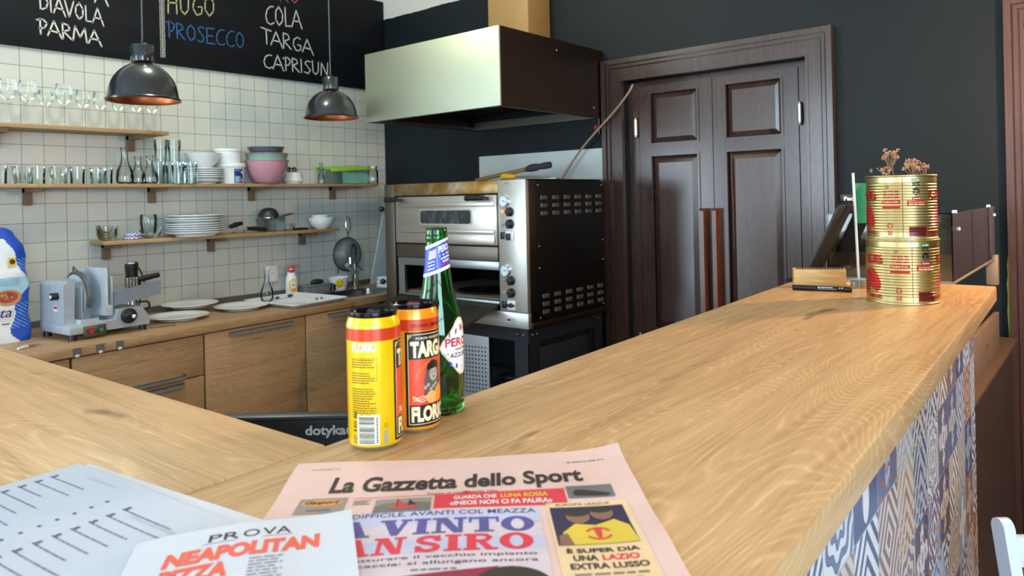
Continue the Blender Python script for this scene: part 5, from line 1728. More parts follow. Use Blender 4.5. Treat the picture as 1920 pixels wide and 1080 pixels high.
MB().lathe([(0, 0.0), (0.096, 0.0), (0.110, 0.004), (0.110, 0.006), (0.094, 0.006), (0.04, 0.010), (0, 0.010)], 56, 0, MX_(0.105, 0.175, 0.178)).build('blade', mat('blade_steel', (206, 218, 226), 0.25, 0.35, 0.03), sl, label='round polished blade')
gd = MB()
n = 30
pts = []
for i in range(n + 1):
    a = math.radians(-20 + 215 * i / n)
    for r_, zz in ((0.108, 0.0), (0.126, 0.0), (0.126, 0.016), (0.108, 0.016)):
        pts.append(MX_(0.118, 0.175, 0.178) @ Vector((r_ * math.cos(a), r_ * math.sin(a), zz)))
fs = []
for i in range(n):
    for k in range(4):
        k2 = (k + 1) % 4
        fs.append((i * 4 + k, i * 4 + k2, (i + 1) * 4 + k2, (i + 1) * 4 + k))
fs += [(0, 1, 2, 3), tuple(n * 4 + k for k in (3, 2, 1, 0))]
gd.add(pts, fs)
gd.tube([(0.105, 0.20, 0.303), (0.105, 0.195, 0.325), (0.105, 0.185, 0.318), (0.105, 0.12, 0.285)], 0.004, 8)
gd.build('blade_guard', mat('guard_grey', (104, 110, 114), 0.4, 0.5), sl, label='dark grey guard ring')
MB().rbox(0.088, 0.094, 0.085, 0.20, 0.082, 0.235, 0.003).build('deflector', ALU_L, sl)
gp = MB().prism([(0.02, 0.095), (0.02, 0.305), (0.03, 0.318), (0.24, 0.318), (0.255, 0.26), (0.215, 0.20), (0.205, 0.13), (0.215, 0.088)], 0.165, 0.178, 0, Matrix(((0, 0, 1, 0), (1, 0, 0, 0), (0, 1, 0, 0), (0, 0, 0, 1))))
gp.rbox(0.178, 0.205, 0.03, 0.12, 0.09, 0.14, 0.004)
gp.build('gauge_plate', ALU_L, sl, label='pale slicing gauge plate')
for k in range(1):
    cg = MB().rbox(0.205, 0.214, 0.045, 0.20, 0.12, 0.275, 0.003)
    cg.build('end_plate', ALU_L, sl)
ca = MB()
vs = [(0.214, 0.03, 0.135), (0.44, 0.03, 0.165), (0.44, 0.16, 0.165), (0.214, 0.16, 0.135), (0.214, 0.02, 0.205), (0.44, 0.02, 0.235), (0.44, 0.17, 0.215), (0.214, 0.17, 0.19)]
ca.add(vs, [(3, 2, 1, 0), (4, 5, 6, 7), (0, 1, 5, 4), (1, 2, 6, 5), (2, 3, 7, 6), (3, 0, 4, 7)])
ca.build('carriage', mat('carriage_grey', (150, 160, 172), 0.34, 0.2), sl, smooth=False)
MB().tube([(0.33, 0.035, 0.246), (0.37, 0.035, 0.252), (0.435, 0.035, 0.26)], [0.013, 0.015, 0.013], 12).box(0.30, 0.34, 0.025, 0.05, 0.215, 0.25).build('carriage_grip', BLACK, sl, label='black carriage grip')
mp = MB().rbox(0.262, 0.322, 0.02, 0.032, 0.215, 0.262, 0.002, 0)
for i in range(4):
    for j in range(4):
        mp.sphere((0.27 + i * 0.015, 0.018, 0.222 + j * 0.011), 0.004, 1, 8, 5)
mp.build('spiked_holder', [mat('holder_grey', (86, 88, 84), 0.5), CHROME], sl)
gk = MB().lathe([(0.036, 0), (0.036, 0.012), (0.03, 0.016), (0.028, 0.03), (0.022, 0.034), (0, 0.034)], 32, 0, Matrix(((1, 0, 0, 0.262), (0, 0, -1, 0.003), (0, 1, 0, 0.082), (0, 0, 0, 1))))
gk.sphere((0.272, -0.03, 0.08), 0.010, 1)
gk.build('gauge_knob', [BLACK, WPLAST], sl, label='black thickness knob')
pb = MB().rbox(0.055, 0.155, -0.006, 0.002, 0.012, 0.062, 0.003, 0)
for x, m2 in ((0.083, 1), (0.128, 2)):
    pb.cyl((x, -0.006, 0.038), (x, -0.011, 0.038), 0.013, 22, 3).cyl((x, -0.011, 0.038), (x, -0.016, 0.038), 0.0105, 22, m2)
pb.build('switch_panel', [STEEL_D, mat('button_red', (196, 40, 56), 0.35), mat('button_green', (30, 132, 108), 0.35), BLACK], sl, label='switch panel with red and green buttons')
ac = MB().tube(bez([(0.33, 0.05, 0.135), (0.385, 0.05, 0.13), (0.395, 0.06, 0.10), (0.37, 0.08, 0.085)], 5), 0.0045, 8)
ac.build('cable', BLACK, sl)

# ------------------------------------------------------------------ on the bar: drinks
YEL = mat('can_yellow', (238, 196, 6), 0.26, 0.25, 0.01, coat=0.3)
ORG = mat('can_orange', (246, 150, 30), 0.26, 0.25, 0.01, coat=0.3)
REDB = mat('can_red_band', (206, 62, 28), 0.28, 0.2, 0.03, coat=0.3)
KBLK = mat('label_black', (26, 20, 18), 0.35)
KRED = mat('label_orange_red', (228, 76, 38), 0.35)
CREAM = mat('label_cream', (240, 222, 178), 0.4)
GREYP = mat('portrait_grey', (92, 82, 76), 0.45)
GREYL = mat('portrait_light', (168, 156, 142), 0.45)
FRUIT = mat('fruit_orange', (244, 148, 40), 0.4)
OLIVE = mat('print_olive', (92, 76, 12), 0.45)
WINK = mat('white_print', (244, 240, 214), 0.45)
LID = mat('black_lid', (26, 24, 26), 0.2, 0.8)
RC = 0.0290


def slim_can(x, y, face, label, body, panel_arcs, back, tabcol):
    """330 ml slim can; face = heading of the label's zero angle"""
    t = thing('drink_can', label, 'can', (x, y, ZT), face)
    MB().lathe([(0, 0.004), (0.020, 0.004), (0.0235, 0.0), (0.0245, 0.0005), (0.0285, 0.0055)], 48).build('can_base', CHROME, t, label='silver can base')
    MB().lathe([(0.0285, 0.0055), (RC, 0.009), (RC, 0.1165)], 64, 0).lathe([(RC, 0.1165), (RC, 0.1295)], 64, 1).lathe([(RC, 0.1295), (0.0288, 0.1325), (0.0262, 0.1405)], 64, 0).build('can_body', [body, REDB], t)
    ld = MB().lathe([(0.0262, 0.1405), (0.0264, 0.1435), (0.0262, 0.1455), (0.0252, 0.146), (0.0245, 0.1452), (0.0238, 0.141), (0, 0.1405)], 48)
    lo = ld.build('can_lid', LID, t, label='black can lid')
    tb = MB()
    tb.prism(rrect(-0.0075, 0.0075, -0.010, 0.010, 0.006, 5), 0.1422, 0.1436, 0).prism([(0.009 * math.cos(a / 12 * 2 * PI), 0.0145 + 0.006 * math.sin(a / 12 * 2 * PI)) for a in range(12)], 0.1407, 0.1412, 0)
    tb.build('pull_tab', tabcol, lo)
    pr = MB()

    def cf(e):
        r = RC + 0.00012 + e
        return lambda u, v: (r * math.sin(u / RC), -r * math.cos(u / RC), v)
    L0, L1, L2, L3, L4 = (cf(0.0001 * k) for k in range(5))
    cut = 0.0025
    for c0 in panel_arcs:
        w2 = 0.0305                       # half width of a label panel
        P = lambda a, b: (c0 + a, c0 + b)
        pr.rect(c0 - w2, c0 + w2, 0.0085, 0.1155, 0, L0, cut)
        for (a, b, z0, z1) in ((-w2 + 0.003, w2 - 0.003, 0.0112, 0.0119), (-w2 + 0.003, w2 - 0.003, 0.1122, 0.1129)):
            pr.rect(c0 + a, c0 + b, z0, z1, 2, L1, cut)
        for a in (-w2 + 0.003, w2 - 0.0037):
            pr.rect(c0 + a, c0 + a + 0.0007, 0.0112, 0.1129, 2, L1, cut)
        for a in (-w2 + 0.003, w2 - 0.010):
            pr.poly([(c0 + a, 0.1129), (c0 + a + (0.007), 0.1129), (c0 + a + (0.0 if a < 0 else 0.007), 0.106)], 5, L1, cut)
        pr.text('FORZA EDIZIONE', c0 - 0.018, 0.1068, 0.036, 0.0026, 2, L2, 0.01, 0, cut)
        pr.text('TARGA', c0 - w2 + 0.006, 0.0862, 2 * w2 - 0.012, 0.0188, 2, L2, 0.055, 0, cut)
        pr.rect(c0 - w2 + 0.004, c0 + w2 - 0.004, 0.0330, 0.0845, 1, L1, cut)
        # sun ring, figure in a cap, orange slices
        pr.ring(c0 + 0.002, 0.060, 0.0205, 0.0212, 5, L2, 0.1, PI - 0.1).ring(c0 + 0.002, 0.060, 0.0182, 0.0186, 5, L2, 0.1, PI - 0.1)
        pr.poly([(c0 - 0.010, 0.043), (c0 - 0.009, 0.062), (c0 - 0.005, 0.078), (c0 + 0.001, 0.083), (c0 + 0.008, 0.082), (c0 + 0.013, 0.074), (c0 + 0.015, 0.058), (c0 + 0.016, 0.043)], 3, L3, cut)
        pr.disc(c0 + 0.0035, 0.066, 0.0062, 4, L4, cut, 20, 0.008)
        L5 = cf(0.0005)
        pr.poly([(c0 - 0.0065, 0.0715), (c0 + 0.0125, 0.0735), (c0 + 0.011, 0.080), (c0 + 0.002, 0.082), (c0 - 0.005, 0.078)], 0, L5, cut)
        pr.poly([(c0 - 0.003, 0.0615), (c0 + 0.0035, 0.0640), (c0 + 0.010, 0.0615), (c0 + 0.0035, 0.0622)], 0, L5)
        pr.rect(c0 + 0.0002, c0 + 0.0022, 0.0675, 0.0685, 0, L5).rect(c0 + 0.005, c0 + 0.007, 0.0675, 0.0685, 0, L5)
        for k in range(7):
            pr.disc(c0 - 0.008 + k * 0.0036, 0.052 + 0.003 * math.sin(k * 2.1), 0.0022, 4, L4, None, 10)
        for (du, v, r_) in ((0.0, 0.0405, 0.0072), (0.0125, 0.0445, 0.0078), (0.0085, 0.0395, 0.006)):
            pr.disc(c0 + du, v, r_, 6, L4, cut, 20)
        pr.ring(c0, 0.0405, 0.0054, 0.0060, 2, L5)
        for k in range(8):
            a = 2 * PI * k / 8
            pr.stroke([(c0 + 0.0012 * math.cos(a), 0.0405 + 0.0012 * math.sin(a)), (c0 + 0.005 * math.cos(a), 0.0405 + 0.005 * math.sin(a))], 0.0005, 2, L5)
        for k in range(3):
            pr.stroke([(c0 - 0.0225 + i * 0.003, 0.0375 + k * 0.0022 + 0.0012 * math.sin(i * 1.4 + k)) for i in range(7)], 0.0009, 2, L3)
        pr.text('FLORIO', c0 - w2 + 0.006, 0.0138, 2 * w2 - 0.012, 0.0178, 2, L2, 0.055, 0, cut)
    c0 = back
    if c0 is not None:
        pr.text('FLORIO', c0 - 0.0242, 0.1048, 0.0275, 0.0105, 6, L1, 0.065, 0, cut)
        pr.text('FLORIO', c0 - 0.0245, 0.1052, 0.027, 0.0105, 7, L2, 0.04, 0, cut)
        for (u0, u1, v0, v1) in ((-0.023, 0.003, 0.0985, 0.0990), (0.0025, 0.003, 0.074, 0.099)):
            pr.rect(c0 + u0, c0 + u1, v0, v1, 8, L1, cut)
        random.seed(4)
        for k in range(22):
            v = 0.0965 - k * 0.0025 - (0.004 if k > 3 else 0) - (0.004 if k > 8 else 0)
            u = c0 - 0.026
            end = c0 + 0.002 - random.random() * 0.008
            while u < end:
                w_ = 0.001 + random.random() * 0.003
                pr.rect(u, min(u + w_, end), v, v + 0.0011, 8, L1)
                u += w_ + 0.0006
        pr.rect(c0 - 0.020, c0 + 0.0045, 0.0080, 0.0395, 7, L1, cut)
        v = 0.0095
        while v < 0.0375:
            hgt = random.choice((0.0004, 0.0007, 0.0011))
            pr.rect(c0 - 0.018, c0 - 0.001, v, v + hgt, 0, L2, cut)
            v += hgt + random.choice((0.0004, 0.0006, 0.0009))
        for k in range(13):
            pr.rect(c0 + 0.0008, c0 + 0.003, 0.010 + k * 0.0021, 0.0113 + k * 0.0021, 0, L2)
        rt = lambda e: (lambda u, v: cf(e)(c0 - 0.0205 - v, 0.0085 + u))
        pr.text('330 ml', 0.012, 0.0, 0.022, 0.0046, 0, rt(0.0001), 0.012)
        pr.text('CD', 0.001, 0.0, 0.008, 0.0046, 0, rt(0.0001), 0.0)
        pr.rect(c0 + 0.009, c0 + 0.0135, 0.008, 0.022, 9, L1).rect(c0 + 0.0098, c0 + 0.0127, 0.0085, 0.0185, 4, L2)
        pr.ring(c0 + 0.0115, 0.0275, 0.0016, 0.0021, 8, L1)
    else:
        pr.text('ORANGE LEMONADE', panel_arcs[0] - 0.024, 0.1205, 0.048, 0.0040, 0, L1, 0.02, 0, cut)
    pr.build('printed_label', [KBLK, KRED, CREAM, GREYP, GREYL, mat('label_gold', (206, 140, 70), 0.4), FRUIT, WINK, OLIVE, mat('grey_strip', (168, 160, 140), 0.4)], t, smooth=True, label='printed can label')
    return t


fa = lambda x, y: math.atan2(y, x) - PI / 2          # turns a front (-y) side towards the lens
slim_can(0.5096, 0.6268, fa(0.5096, 0.6268), 'yellow slim drink can nearest the newspaper', YEL, [0.0530], 0.0, LID)
slim_can(0.5752, 0.6342, fa(0.5752, 0.6342), 'orange slim drink can between yellow can and beer bottle', ORG, [0.0200], None, mat('red_tab', (190, 40, 30), 0.3, 0.5))

bo = thing('beer_bottle', 'green glass beer bottle behind the drink cans', 'bottle', (0.6404, 0.66, ZT), fa(0.6404, 0.66))
G = NT('green_bottle_glass')
G.set(Base_Color=lin((86, 190, 92)), Roughness=0.03)
G.b.inputs['Transmission Weight'].default_value = 1.0
G.b.inputs['IOR'].default_value = 1.47
prof = [(0, 0.004), (0.020, 0.003), (0.0265, 0.0), (0.0295, 0.0025), (0.0305, 0.008), (0.0305, 0.098), (0.0300, 0.108), (0.0275, 0.122), (0.0235, 0.137), (0.0198, 0.152), (0.0176, 0.166), (0.0160, 0.180), (0.0146, 0.196), (0.0134, 0.210),
        (0.0131, 0.2125), (0.0142, 0.2145), (0.0142, 0.2185), (0.0132, 0.2205), (0.0134, 0.2245), (0.0132, 0.2285), (0.0118, 0.2295)]


def prof_r(z):
    for (r0, z0), (r1, z1) in zip(prof[3:], prof[4:]):
        if z0 <= z <= z1:
            return r0 + (r1 - r0) * (z - z0) / (z1 - z0)
    return prof[-1][0]


inner = [(max(prof_r(z) - 0.0024, 0.009), z) for z in (0.2290, 0.22, 0.21, 0.196, 0.18, 0.166, 0.152, 0.137, 0.122, 0.108, 0.098, 0.06, 0.02)] + [(0.024, 0.009), (0, 0.0075)]
MB().lathe(prof + inner, 64).build('bottle_glass', G.m, bo, angle=60)
LBM = [mat('label_royal_blue', (34, 62, 168), 0.4), mat('label_white', (238, 234, 230), 0.45), mat('label_crimson', (196, 36, 62), 0.4), mat('label_pale_gold', (222, 204, 176), 0.4), mat('label_midnight', (28, 34, 72), 0.4), mat('label_gold_ring', (190, 130, 70), 0.4)]
lb = MB()


def bfn(e):
    def fn(u, v):
        r = prof_r(v) + 0.00025 + e
        a = u / 0.0305
        return (r * math.sin(a), -r * math.cos(a), v)
    return fn


B0, B1, B2, B3 = (bfn(0.00012 * k) for k in range(4))
nb = 40
tilt = lambda u: 0.006 * math.sin(u / 0.0305)          # neck label sits a little crooked
for i in range(nb):
    u0, u1 = -PI * 0.0305 + 2 * PI * 0.0305 * i / nb, -PI * 0.0305 + 2 * PI * 0.0305 * (i + 1) / nb
    for (za, zb, m_) in ((0.1735, 0.1775, 1), (0.1775, 0.2075, 0), (0.2075, 0.2115, 1)):
        st_ = 4
        for k in range(st_):
            a, b = za + (zb - za) * k / st_, za + (zb - za) * (k + 1) / st_
            lb.poly([(u0, a + tilt(u0)), (u1, a + tilt(u1)), (u1, b + tilt(u1)), (u0, b + tilt(u0))], m_, B0)
tf = lambda f: (lambda u, v: f(u, v + tilt(u)))
T1, T2 = tf(B1), tf(B2)
lb.text('PERONI', 0.004, 0.1965, 0.046, 0.0085, 1, T1, 0.03, 0, 0.003)
for k in range(3):
    lb.smallprint(0.006 + 0.004 * k, 0.1918 - k * 0.0042, 0.042 - k * 0.008, 0.0034, 1, T1, k + 2)
lb.smallprint(0.008, 0.1800, 0.036, 0.0036, 2, T1, 9)
lb.rect(-0.0005, 0.0001, 0.180, 0.205, 1, T1)
for k in range(5):
    lb.poly([(-0.022 + k * 0.004, 0.193), (-0.0195 + k * 0.004, 0.193), (-0.019 + k * 0.004, 0.203 - 0.001 * (k % 2)), (-0.021 + k * 0.004, 0.2045)], 1, T1)
for k in range(3):
    lb.stroke([(-0.024 + i * 0.003, 0.1895 - k * 0.0042 + 0.0006 * math.sin(i * 2.0 + k)) for i in range(7)], 0.0011, 1, T1)
lb.build('neck_label', LBM, bo, label='blue neck label with white edges', angle=60)
lb = MB()
bc = 0.0335                                     # centre of the body label
oct_ = []
w2, z0, z1 = 0.0330, 0.048, 0.118
for (u, v) in ((-w2, 0.083), (-w2 + 0.003, 0.090), (-0.009, 0.115), (-0.004, 0.118), (0.004, 0.118), (0.009, 0.115), (w2 - 0.003, 0.090), (w2, 0.083), (w2 - 0.003, 0.076), (0.009, 0.051), (0.004, 0.048), (-0.004, 0.048), (-0.009, 0.051), (-w2 + 0.003, 0.076)):
    oct_.append((bc + u, v))


def subdiv_label(pts, m_, fn):
    """fan of narrow strips so that the label follows the bottle's curve both ways"""
    c = (sum(p[0] for p in pts) / len(pts), sum(p[1] for p in pts) / len(pts))
    P = []
    for a, b in zip(pts, pts[1:] + pts[:1]):
        for k in range(4):
            P.append((a[0] + (b[0] - a[0]) * k / 4, a[1] + (b[1] - a[1]) * k / 4))
    n, vs, fs = len(P), [c], []
    for r_ in (0.25, 0.5, 0.75, 1.0):
        vs += [(c[0] + (p[0] - c[0]) * r_, c[1] + (p[1] - c[1]) * r_) for p in P]
    for i in range(n):
        fs.append((0, 1 + i, 1 + (i + 1) % n))
        for j in range(3):
            fs.append((1 + j * n + i, 1 + (j + 1) * n + i, 1 + (j + 1) * n + (i + 1) % n, 1 + j * n + (i + 1) % n))
    lb.flat(vs, fs, m_, fn)


subdiv_label(oct_, 3, B0)
subdiv_label([(bc + (u - bc) * 0.93, 0.083 + (v - 0.083) * 0.93) for u, v in oct_], 1, B1)
lb.text('PERONI', bc - 0.0262, 0.0835, 0.0524, 0.0108, 2, B2, 0.03, 0, 0.0025)
lb.text('NASTRO', bc - 0.012, 0.0782, 0.024, 0.0035, 4, B2, 0.02, 0, 0.0025)
lb.text('AZZURRO', bc - 0.020, 0.0700, 0.040, 0.0056, 4, B2, 0.02, 0, 0.0025)
for sgn, zz in ((1, 0.101), (-1, 0.0605)):
    top = [(bc + u, zz + sgn * (0.0045 - abs(u) * 0.36) + 0.0028) for u in (-0.021, -0.0105, 0, 0.0105, 0.021)]
    bot = [(bc + u, zz + sgn * (0.0045 - abs(u) * 0.36) - 0.0028) for u in (0.021, 0.0105, 0, -0.0105, -0.021)]
    for i in range(4):
        lb.poly([top[i], top[i + 1], bot[3 - i], bot[4 - i]], 0 if sgn < 0 else 4, B2)
lb.text('ITALY', bc - 0.005, 0.0555, 0.010, 0.0022, 1, B3, 0.02)
lb.ring(bc, 0.1055, 0.003, 0.0042, 5, B2).disc(bc, 0.1055, 0.0022, 2, B3)
lb.build('body_label', LBM, bo, label='white diamond-shaped body label', angle=60)

# ------------------------------------------------------------------ papers
def sheet(name, label, cat, origin, rx, w_, h_, th, mats, wave, draw, z=0.0, nu=30, nv=40):
    """paper lying on the bar: u to the right, v towards the reader, a little wavy"""
    r = Vector((rx[0], rx[1], 0)).normalized()
    d = Vector((r.y, -r.x, 0))
    if d.x > 0:
        d = -d
    t = thing(name, label, cat, origin)
    surf = lambda e: (lambda u, v: tuple(r * u + d * v + Vector((0, 0, th + wave(u, v) + e))))
    mb = MB()
    f0 = surf(0.0)
    vs, fs = [], []
    for j in range(nv + 1):
        for i in range(nu + 1):
            vs.append(f0(w_ * i / nu, h_ * j / nv))
    o2 = len(vs)
    for j in range(nv + 1):
        for i in range(nu + 1):
            p = f0(w_ * i / nu, h_ * j / nv)
            vs.append((p[0], p[1], max(0.0002, p[2] - th)))
    for j in range(nv):
        for i in range(nu):
            a = j * (nu + 1) + i
            fs.append((a, a + nu + 1, a + nu + 2, a + 1))
            fs.append((o2 + a, o2 + a + 1, o2 + a + nu + 2, o2 + a + nu + 1))
    for i in range(nu):
        fs.append((i, i + 1, o2 + i + 1, o2 + i))
        a = nv * (nu + 1) + i
        fs.append((a + 1, a, o2 + a, o2 + a + 1))
    for j in range(nv):
        a, b = j * (nu + 1), (j + 1) * (nu + 1)
        fs.append((b, a, o2 + a, o2 + b))
        fs.append((a + nu, b + nu, o2 + b + nu, o2 + a + nu))
    mb.add(vs, fs, 0)
    mb.build('paper', mats[0], t)
    pr = MB()
    pr.grid = 0.012
    draw(pr, surf)
    if pr.f:
        pr.build('print', mats[1:], t, smooth=False, label='printed words and pictures')
    return t


NP = mat('pink_newsprint', (228, 194, 184), 0.75, 0, 0.03, scale=20)
INK2 = mat('newspaper_ink', (52, 46, 44), 0.7)


def slabword(pr, word, u0, v0, w_, h_, m_, fn, gap=0.06):
    """heavy slab-serif capitals; v grows downwards on the page"""
    adv = {'I': 0.55, 'V': 1.05, 'A': 1.1, 'N': 1.15, 'T': 1.0, 'O': 1.1, 'S': 0.9, 'R': 1.1}
    tot = sum(adv[c] + gap for c in word) - gap
    k = w_ / tot
    x = u0
    for c in word:
        cw = adv[c] * k
        F = lambda pts: pr.poly([(x + px * cw, v0 + h_ * (1 - py)) for px, py in pts], m_, fn)
        st = 0.30 if c != 'I' else 0.56
        sl = lambda a, b, y: F([(a, y), (b, y), (b, y + 0.12), (a, y + 0.12)])
        if c == 'I':
            F([(0.22, 0), (0.78, 0), (0.78, 1), (0.22, 1)]); sl(0, 1, 0); sl(0, 1, 0.88)
        elif c == 'V':
            F([(0.08, 1), (0.40, 1), (0.62, 0.28), (0.60, 0), (0.40, 0)]); F([(0.76, 1), (0.90, 1), (0.60, 0), (0.46, 0)]); sl(0, 0.5, 0.88); sl(0.64, 1, 0.88)
        elif c == 'A':
            F([(0.12, 0), (0.26, 0), (0.54, 1), (0.40, 1)]); F([(0.60, 0), (0.92, 0), (0.60, 1), (0.40, 1)]); sl(0, 0.38, 0); sl(0.5, 1, 0); sl(0.28, 0.74, 0.26)
        elif c == 'N':
            F([(0.12, 0), (0.26, 0), (0.26, 1), (0.12, 1)]); F([(0.74, 0), (0.88, 0), (0.88, 1), (0.74, 1)]); F([(0.12, 1), (0.42, 1), (0.88, 0), (0.62, 0)]); sl(0, 0.40, 0); sl(0, 0.3, 0.88); sl(0.62, 1, 0.88)
        elif c == 'T':
            F([(0.34, 0), (0.66, 0), (0.66, 1), (0.34, 1)]); sl(0.18, 0.82, 0); sl(0, 1, 0.86)
            F([(0, 0.64), (0.09, 0.64), (0.09, 1), (0, 1)]); F([(0.91, 0.64), (1, 0.64), (1, 1), (0.91, 1)])
        elif c == 'O':
            vs, n = [], 24
            for i in range(n + 1):
                a = 2 * PI * i / n
                vs += [(x + (0.5 + 0.20 * math.cos(a)) * cw, v0 + h_ * (0.5 - 0.36 * math.sin(a))), (x + (0.5 + 0.5 * math.cos(a)) * cw, v0 + h_ * (0.5 - 0.51 * math.sin(a)))]
            pr.flat(vs, [(2 * i, 2 * i + 1, 2 * i + 3, 2 * i + 2) for i in range(n)], m_, fn)
        elif c == 'S':
            P = [(0.84, 0.70), (0.72, 0.88), (0.48, 0.92), (0.22, 0.84), (0.17, 0.68), (0.32, 0.56), (0.66, 0.45), (0.82, 0.31), (0.76, 0.14), (0.52, 0.07), (0.26, 0.11), (0.14, 0.30)]
            pr.stroke([(x + px * cw, v0 + h_ * (1 - py)) for px, py in P], h_ * 0.185, m_, fn)
            F([(0.78, 0.66), (0.92, 0.66), (0.92, 1), (0.80, 0.96)]); F([(0.06, 0), (0.18, 0.04), (0.20, 0.34), (0.06, 0.34)])
        elif c == 'R':
            F([(0.10, 0), (0.38, 0), (0.38, 1), (0.10, 1)]); sl(0, 0.48, 0); sl(0, 0.5, 0.88); sl(0.72, 1, 0)
            P = [(0.38, 0.93), (0.66, 0.91), (0.78, 0.76), (0.68, 0.58), (0.38, 0.53)]
            pr.stroke([(x + px * cw, v0 + h_ * (1 - py)) for px, py in P], h_ * 0.15, m_, fn)
            F([(0.42, 0.5), (0.64, 0.5), (0.92, 0.0), (0.66, 0.0)])
        x += cw + gap * k


def newsprint(pr, surf):
    P0, P1, P2, P3, P4 = (surf(0.0004 + 0.00022 * k) for k in range(5))
    up = lambda f: (lambda u, v: f(u, -v))
    T = lambda s, u, v, w_, h_, m_, k, b=0.0, sh=0.0: pr.text(s, u, -(v + h_), w_, h_, m_, up((P0, P1, P2, P3, P4)[k]), b, sh)
    T('La Gazzetta dello Sport', 0.043, 0.041, 0.229, 0.043, 0, 0, 0.035, 0.05)
    T('LA GAZZETTA', 0.018, 0.020, 0.027, 0.0035, 5, 0)
    T('Tutto il rosa della vita', 0.131, 0.0835, 0.062, 0.005, 0, 1, 0.0, 0.15)
    pr.disc(0.166, 0.0865, 0.0035, 1, P1)
    pr.smallprint(0.262, 0.026, 0.036, 0.003, 5, P0, 8)
    # strip of small pictures
    pr.rect(0.022, 0.063, 0.085, 0.117, 3, P0).disc(0.0425, 0.096, 0.018, 6, P1, None, 24, 0.007)
    T('Gasport', 0.028, 0.091, 0.029, 0.009, 0, 2, 0.02, 0.3)
    pr.rect(0.032, 0.052, 0.109, 0.112, 8, P1)
    pr.rect(0.068, 0.253, 0.0885, 0.0895, 1, P1)
    for k in range(3):
        pr.rect(0.069, 0.084 - 0.003 * (k % 2), 0.094 + k * 0.004, 0.0955 + k * 0.004, 5, P0)
    pr.rect(0.0885, 0.136, 0.094, 0.123, 3, P0).rect(0.0885, 0.136, 0.112, 0.123, 8, P1)
    pr.poly([(0.092, 0.107), (0.10, 0.104), (0.11, 0.105), (0.12, 0.103), (0.136, 0.106), (0.136, 0.112), (0.0885, 0.112)], 9, P1)
    pr.poly([(0.101, 0.112), (0.126, 0.112), (0.123, 0.117), (0.103, 0.117)], 1, P2).rect(0.107, 0.108, 0.096, 0.112, 0, P2).rect(0.117, 0.118, 0.098, 0.112, 0, P2)
    pr.poly([(0.108, 0.097), (0.108, 0.110), (0.115, 0.110)], 1, P2).poly([(0.118, 0.100), (0.118, 0.110), (0.124, 0.110)], 0, P2)
    pr.rect(0.1385, 0.2515, 0.0895, 0.119, 1, P0)
    T('GUARDA CHE', 0.155, 0.0945, 0.037, 0.0085, 17, 1, 0.03)
    T('LUNA ROSSA', 0.1955, 0.0945, 0.041, 0.0085, 4, 1, 0.03)
    T('«INEOS NON CI FA PAURA»', 0.152, 0.1065, 0.087, 0.0085, 17, 1, 0.03)
    pr.rect(0.2535, 0.294, 0.085, 0.109, 8, P0)
    pr.poly([(0.258, 0.099), (0.262, 0.093), (0.27, 0.095), (0.284, 0.1), (0.291, 0.103), (0.288, 0.107), (0.26, 0.105)], 0, P1)
    # headline block
    for k in range(6):
        pr.rect(0.012, 0.226, 0.123 + k * 0.024, 0.1235 + (k + 1) * 0.024, 10 + k % 2 if k < 3 else 11, P0)
    T('LO STADIO DIFFICILE, AVANTI COL MEAZZA', 0.018, 0.1245, 0.205, 0.0085, 7, 1, 0.004)
    slabword(pr, 'A', 0.064, 0.1375, 0.0275, 0.026, 2, P1)
    slabword(pr, 'VINTO', 0.098, 0.1375, 0.122, 0.026, 2, P1)
    slabword(pr, 'SAN', 0.052, 0.1665, 0.069, 0.0285, 1, P1)
    slabword(pr, 'SIRO', 0.1275, 0.1665, 0.0895, 0.0285, 1, P1)
    T('vogliono ristrutturare il vecchio impianto', 0.02, 0.1995, 0.198, 0.0062, 0, 1, 0.004)
    T('continuano la caccia: si allungano ancora', 0.02, 0.2085, 0.198, 0.0062, 0, 1, 0.004)
    pr.smallprint(0.128, 0.2195, 0.032, 0.0035, 5, P1, 7)
    # portrait at the fold
    pr.poly([(0.08, 0.245), (0.12, 0.228), (0.19, 0.219), (0.178, 0.235), (0.20, 0.30), (0.06, 0.30)], 12, P1)
    pr.disc(0.198, 0.247, 0.029, 0, P2, None, 28, 0.027).disc(0.199, 0.262, 0.023, 13, P3, None, 24, 0.026)
    pr.poly([(0.12, 0.33), (0.15, 0.29), (0.25, 0.29), (0.28, 0.33), (0.28, 0.42), (0.12, 0.42)], 2, P2)
    for k in range(9):
        pr.rect(0.02, 0.10, 0.31 + k * 0.009, 0.314 + k * 0.009, 5, P1)
    # side column
    pr.rect(0.2325, 0.301, 0.1165, 0.262, 14, P0)
    T('EUROPA LEAGUE', 0.241, 0.1185, 0.045, 0.004, 0, 1)
    pr.rect(0.235, 0.296, 0.125, 0.192, 15, P1)
    for (cu, cv) in ((0.256, 0.144), (0.276, 0.139)):
        pr.disc(cu, cv, 0.0095, 16, P3, None, 20, 0.0125).disc(cu, cv - 0.006, 0.0092, 0, P4, None, 20, 0.006)
    pr.poly([(0.238, 0.192), (0.241, 0.170), (0.252, 0.156), (0.268, 0.160), (0.284, 0.151), (0.294, 0.163), (0.296, 0.192)], 4, P2)
    pr.poly([(0.236, 0.192), (0.237, 0.176), (0.244, 0.172), (0.247, 0.192)], 16, P3)
    pr.ring(0.268, 0.175, 0.0085, 0.0105, 1, P4, 0.4, PI - 0.4).ring(0.268, 0.175, 0.0085, 0.0105, 1, P4, PI + 0.4, 2 * PI - 0.4)
    pr.poly([(0.265, 0.167), (0.271, 0.167), (0.270, 0.178), (0.2685, 0.185), (0.2675, 0.185), (0.266, 0.178)], 1, P4)
    T('È SUPER DIA', 0.2395, 0.1965, 0.054, 0.008, 0, 1, 0.04)
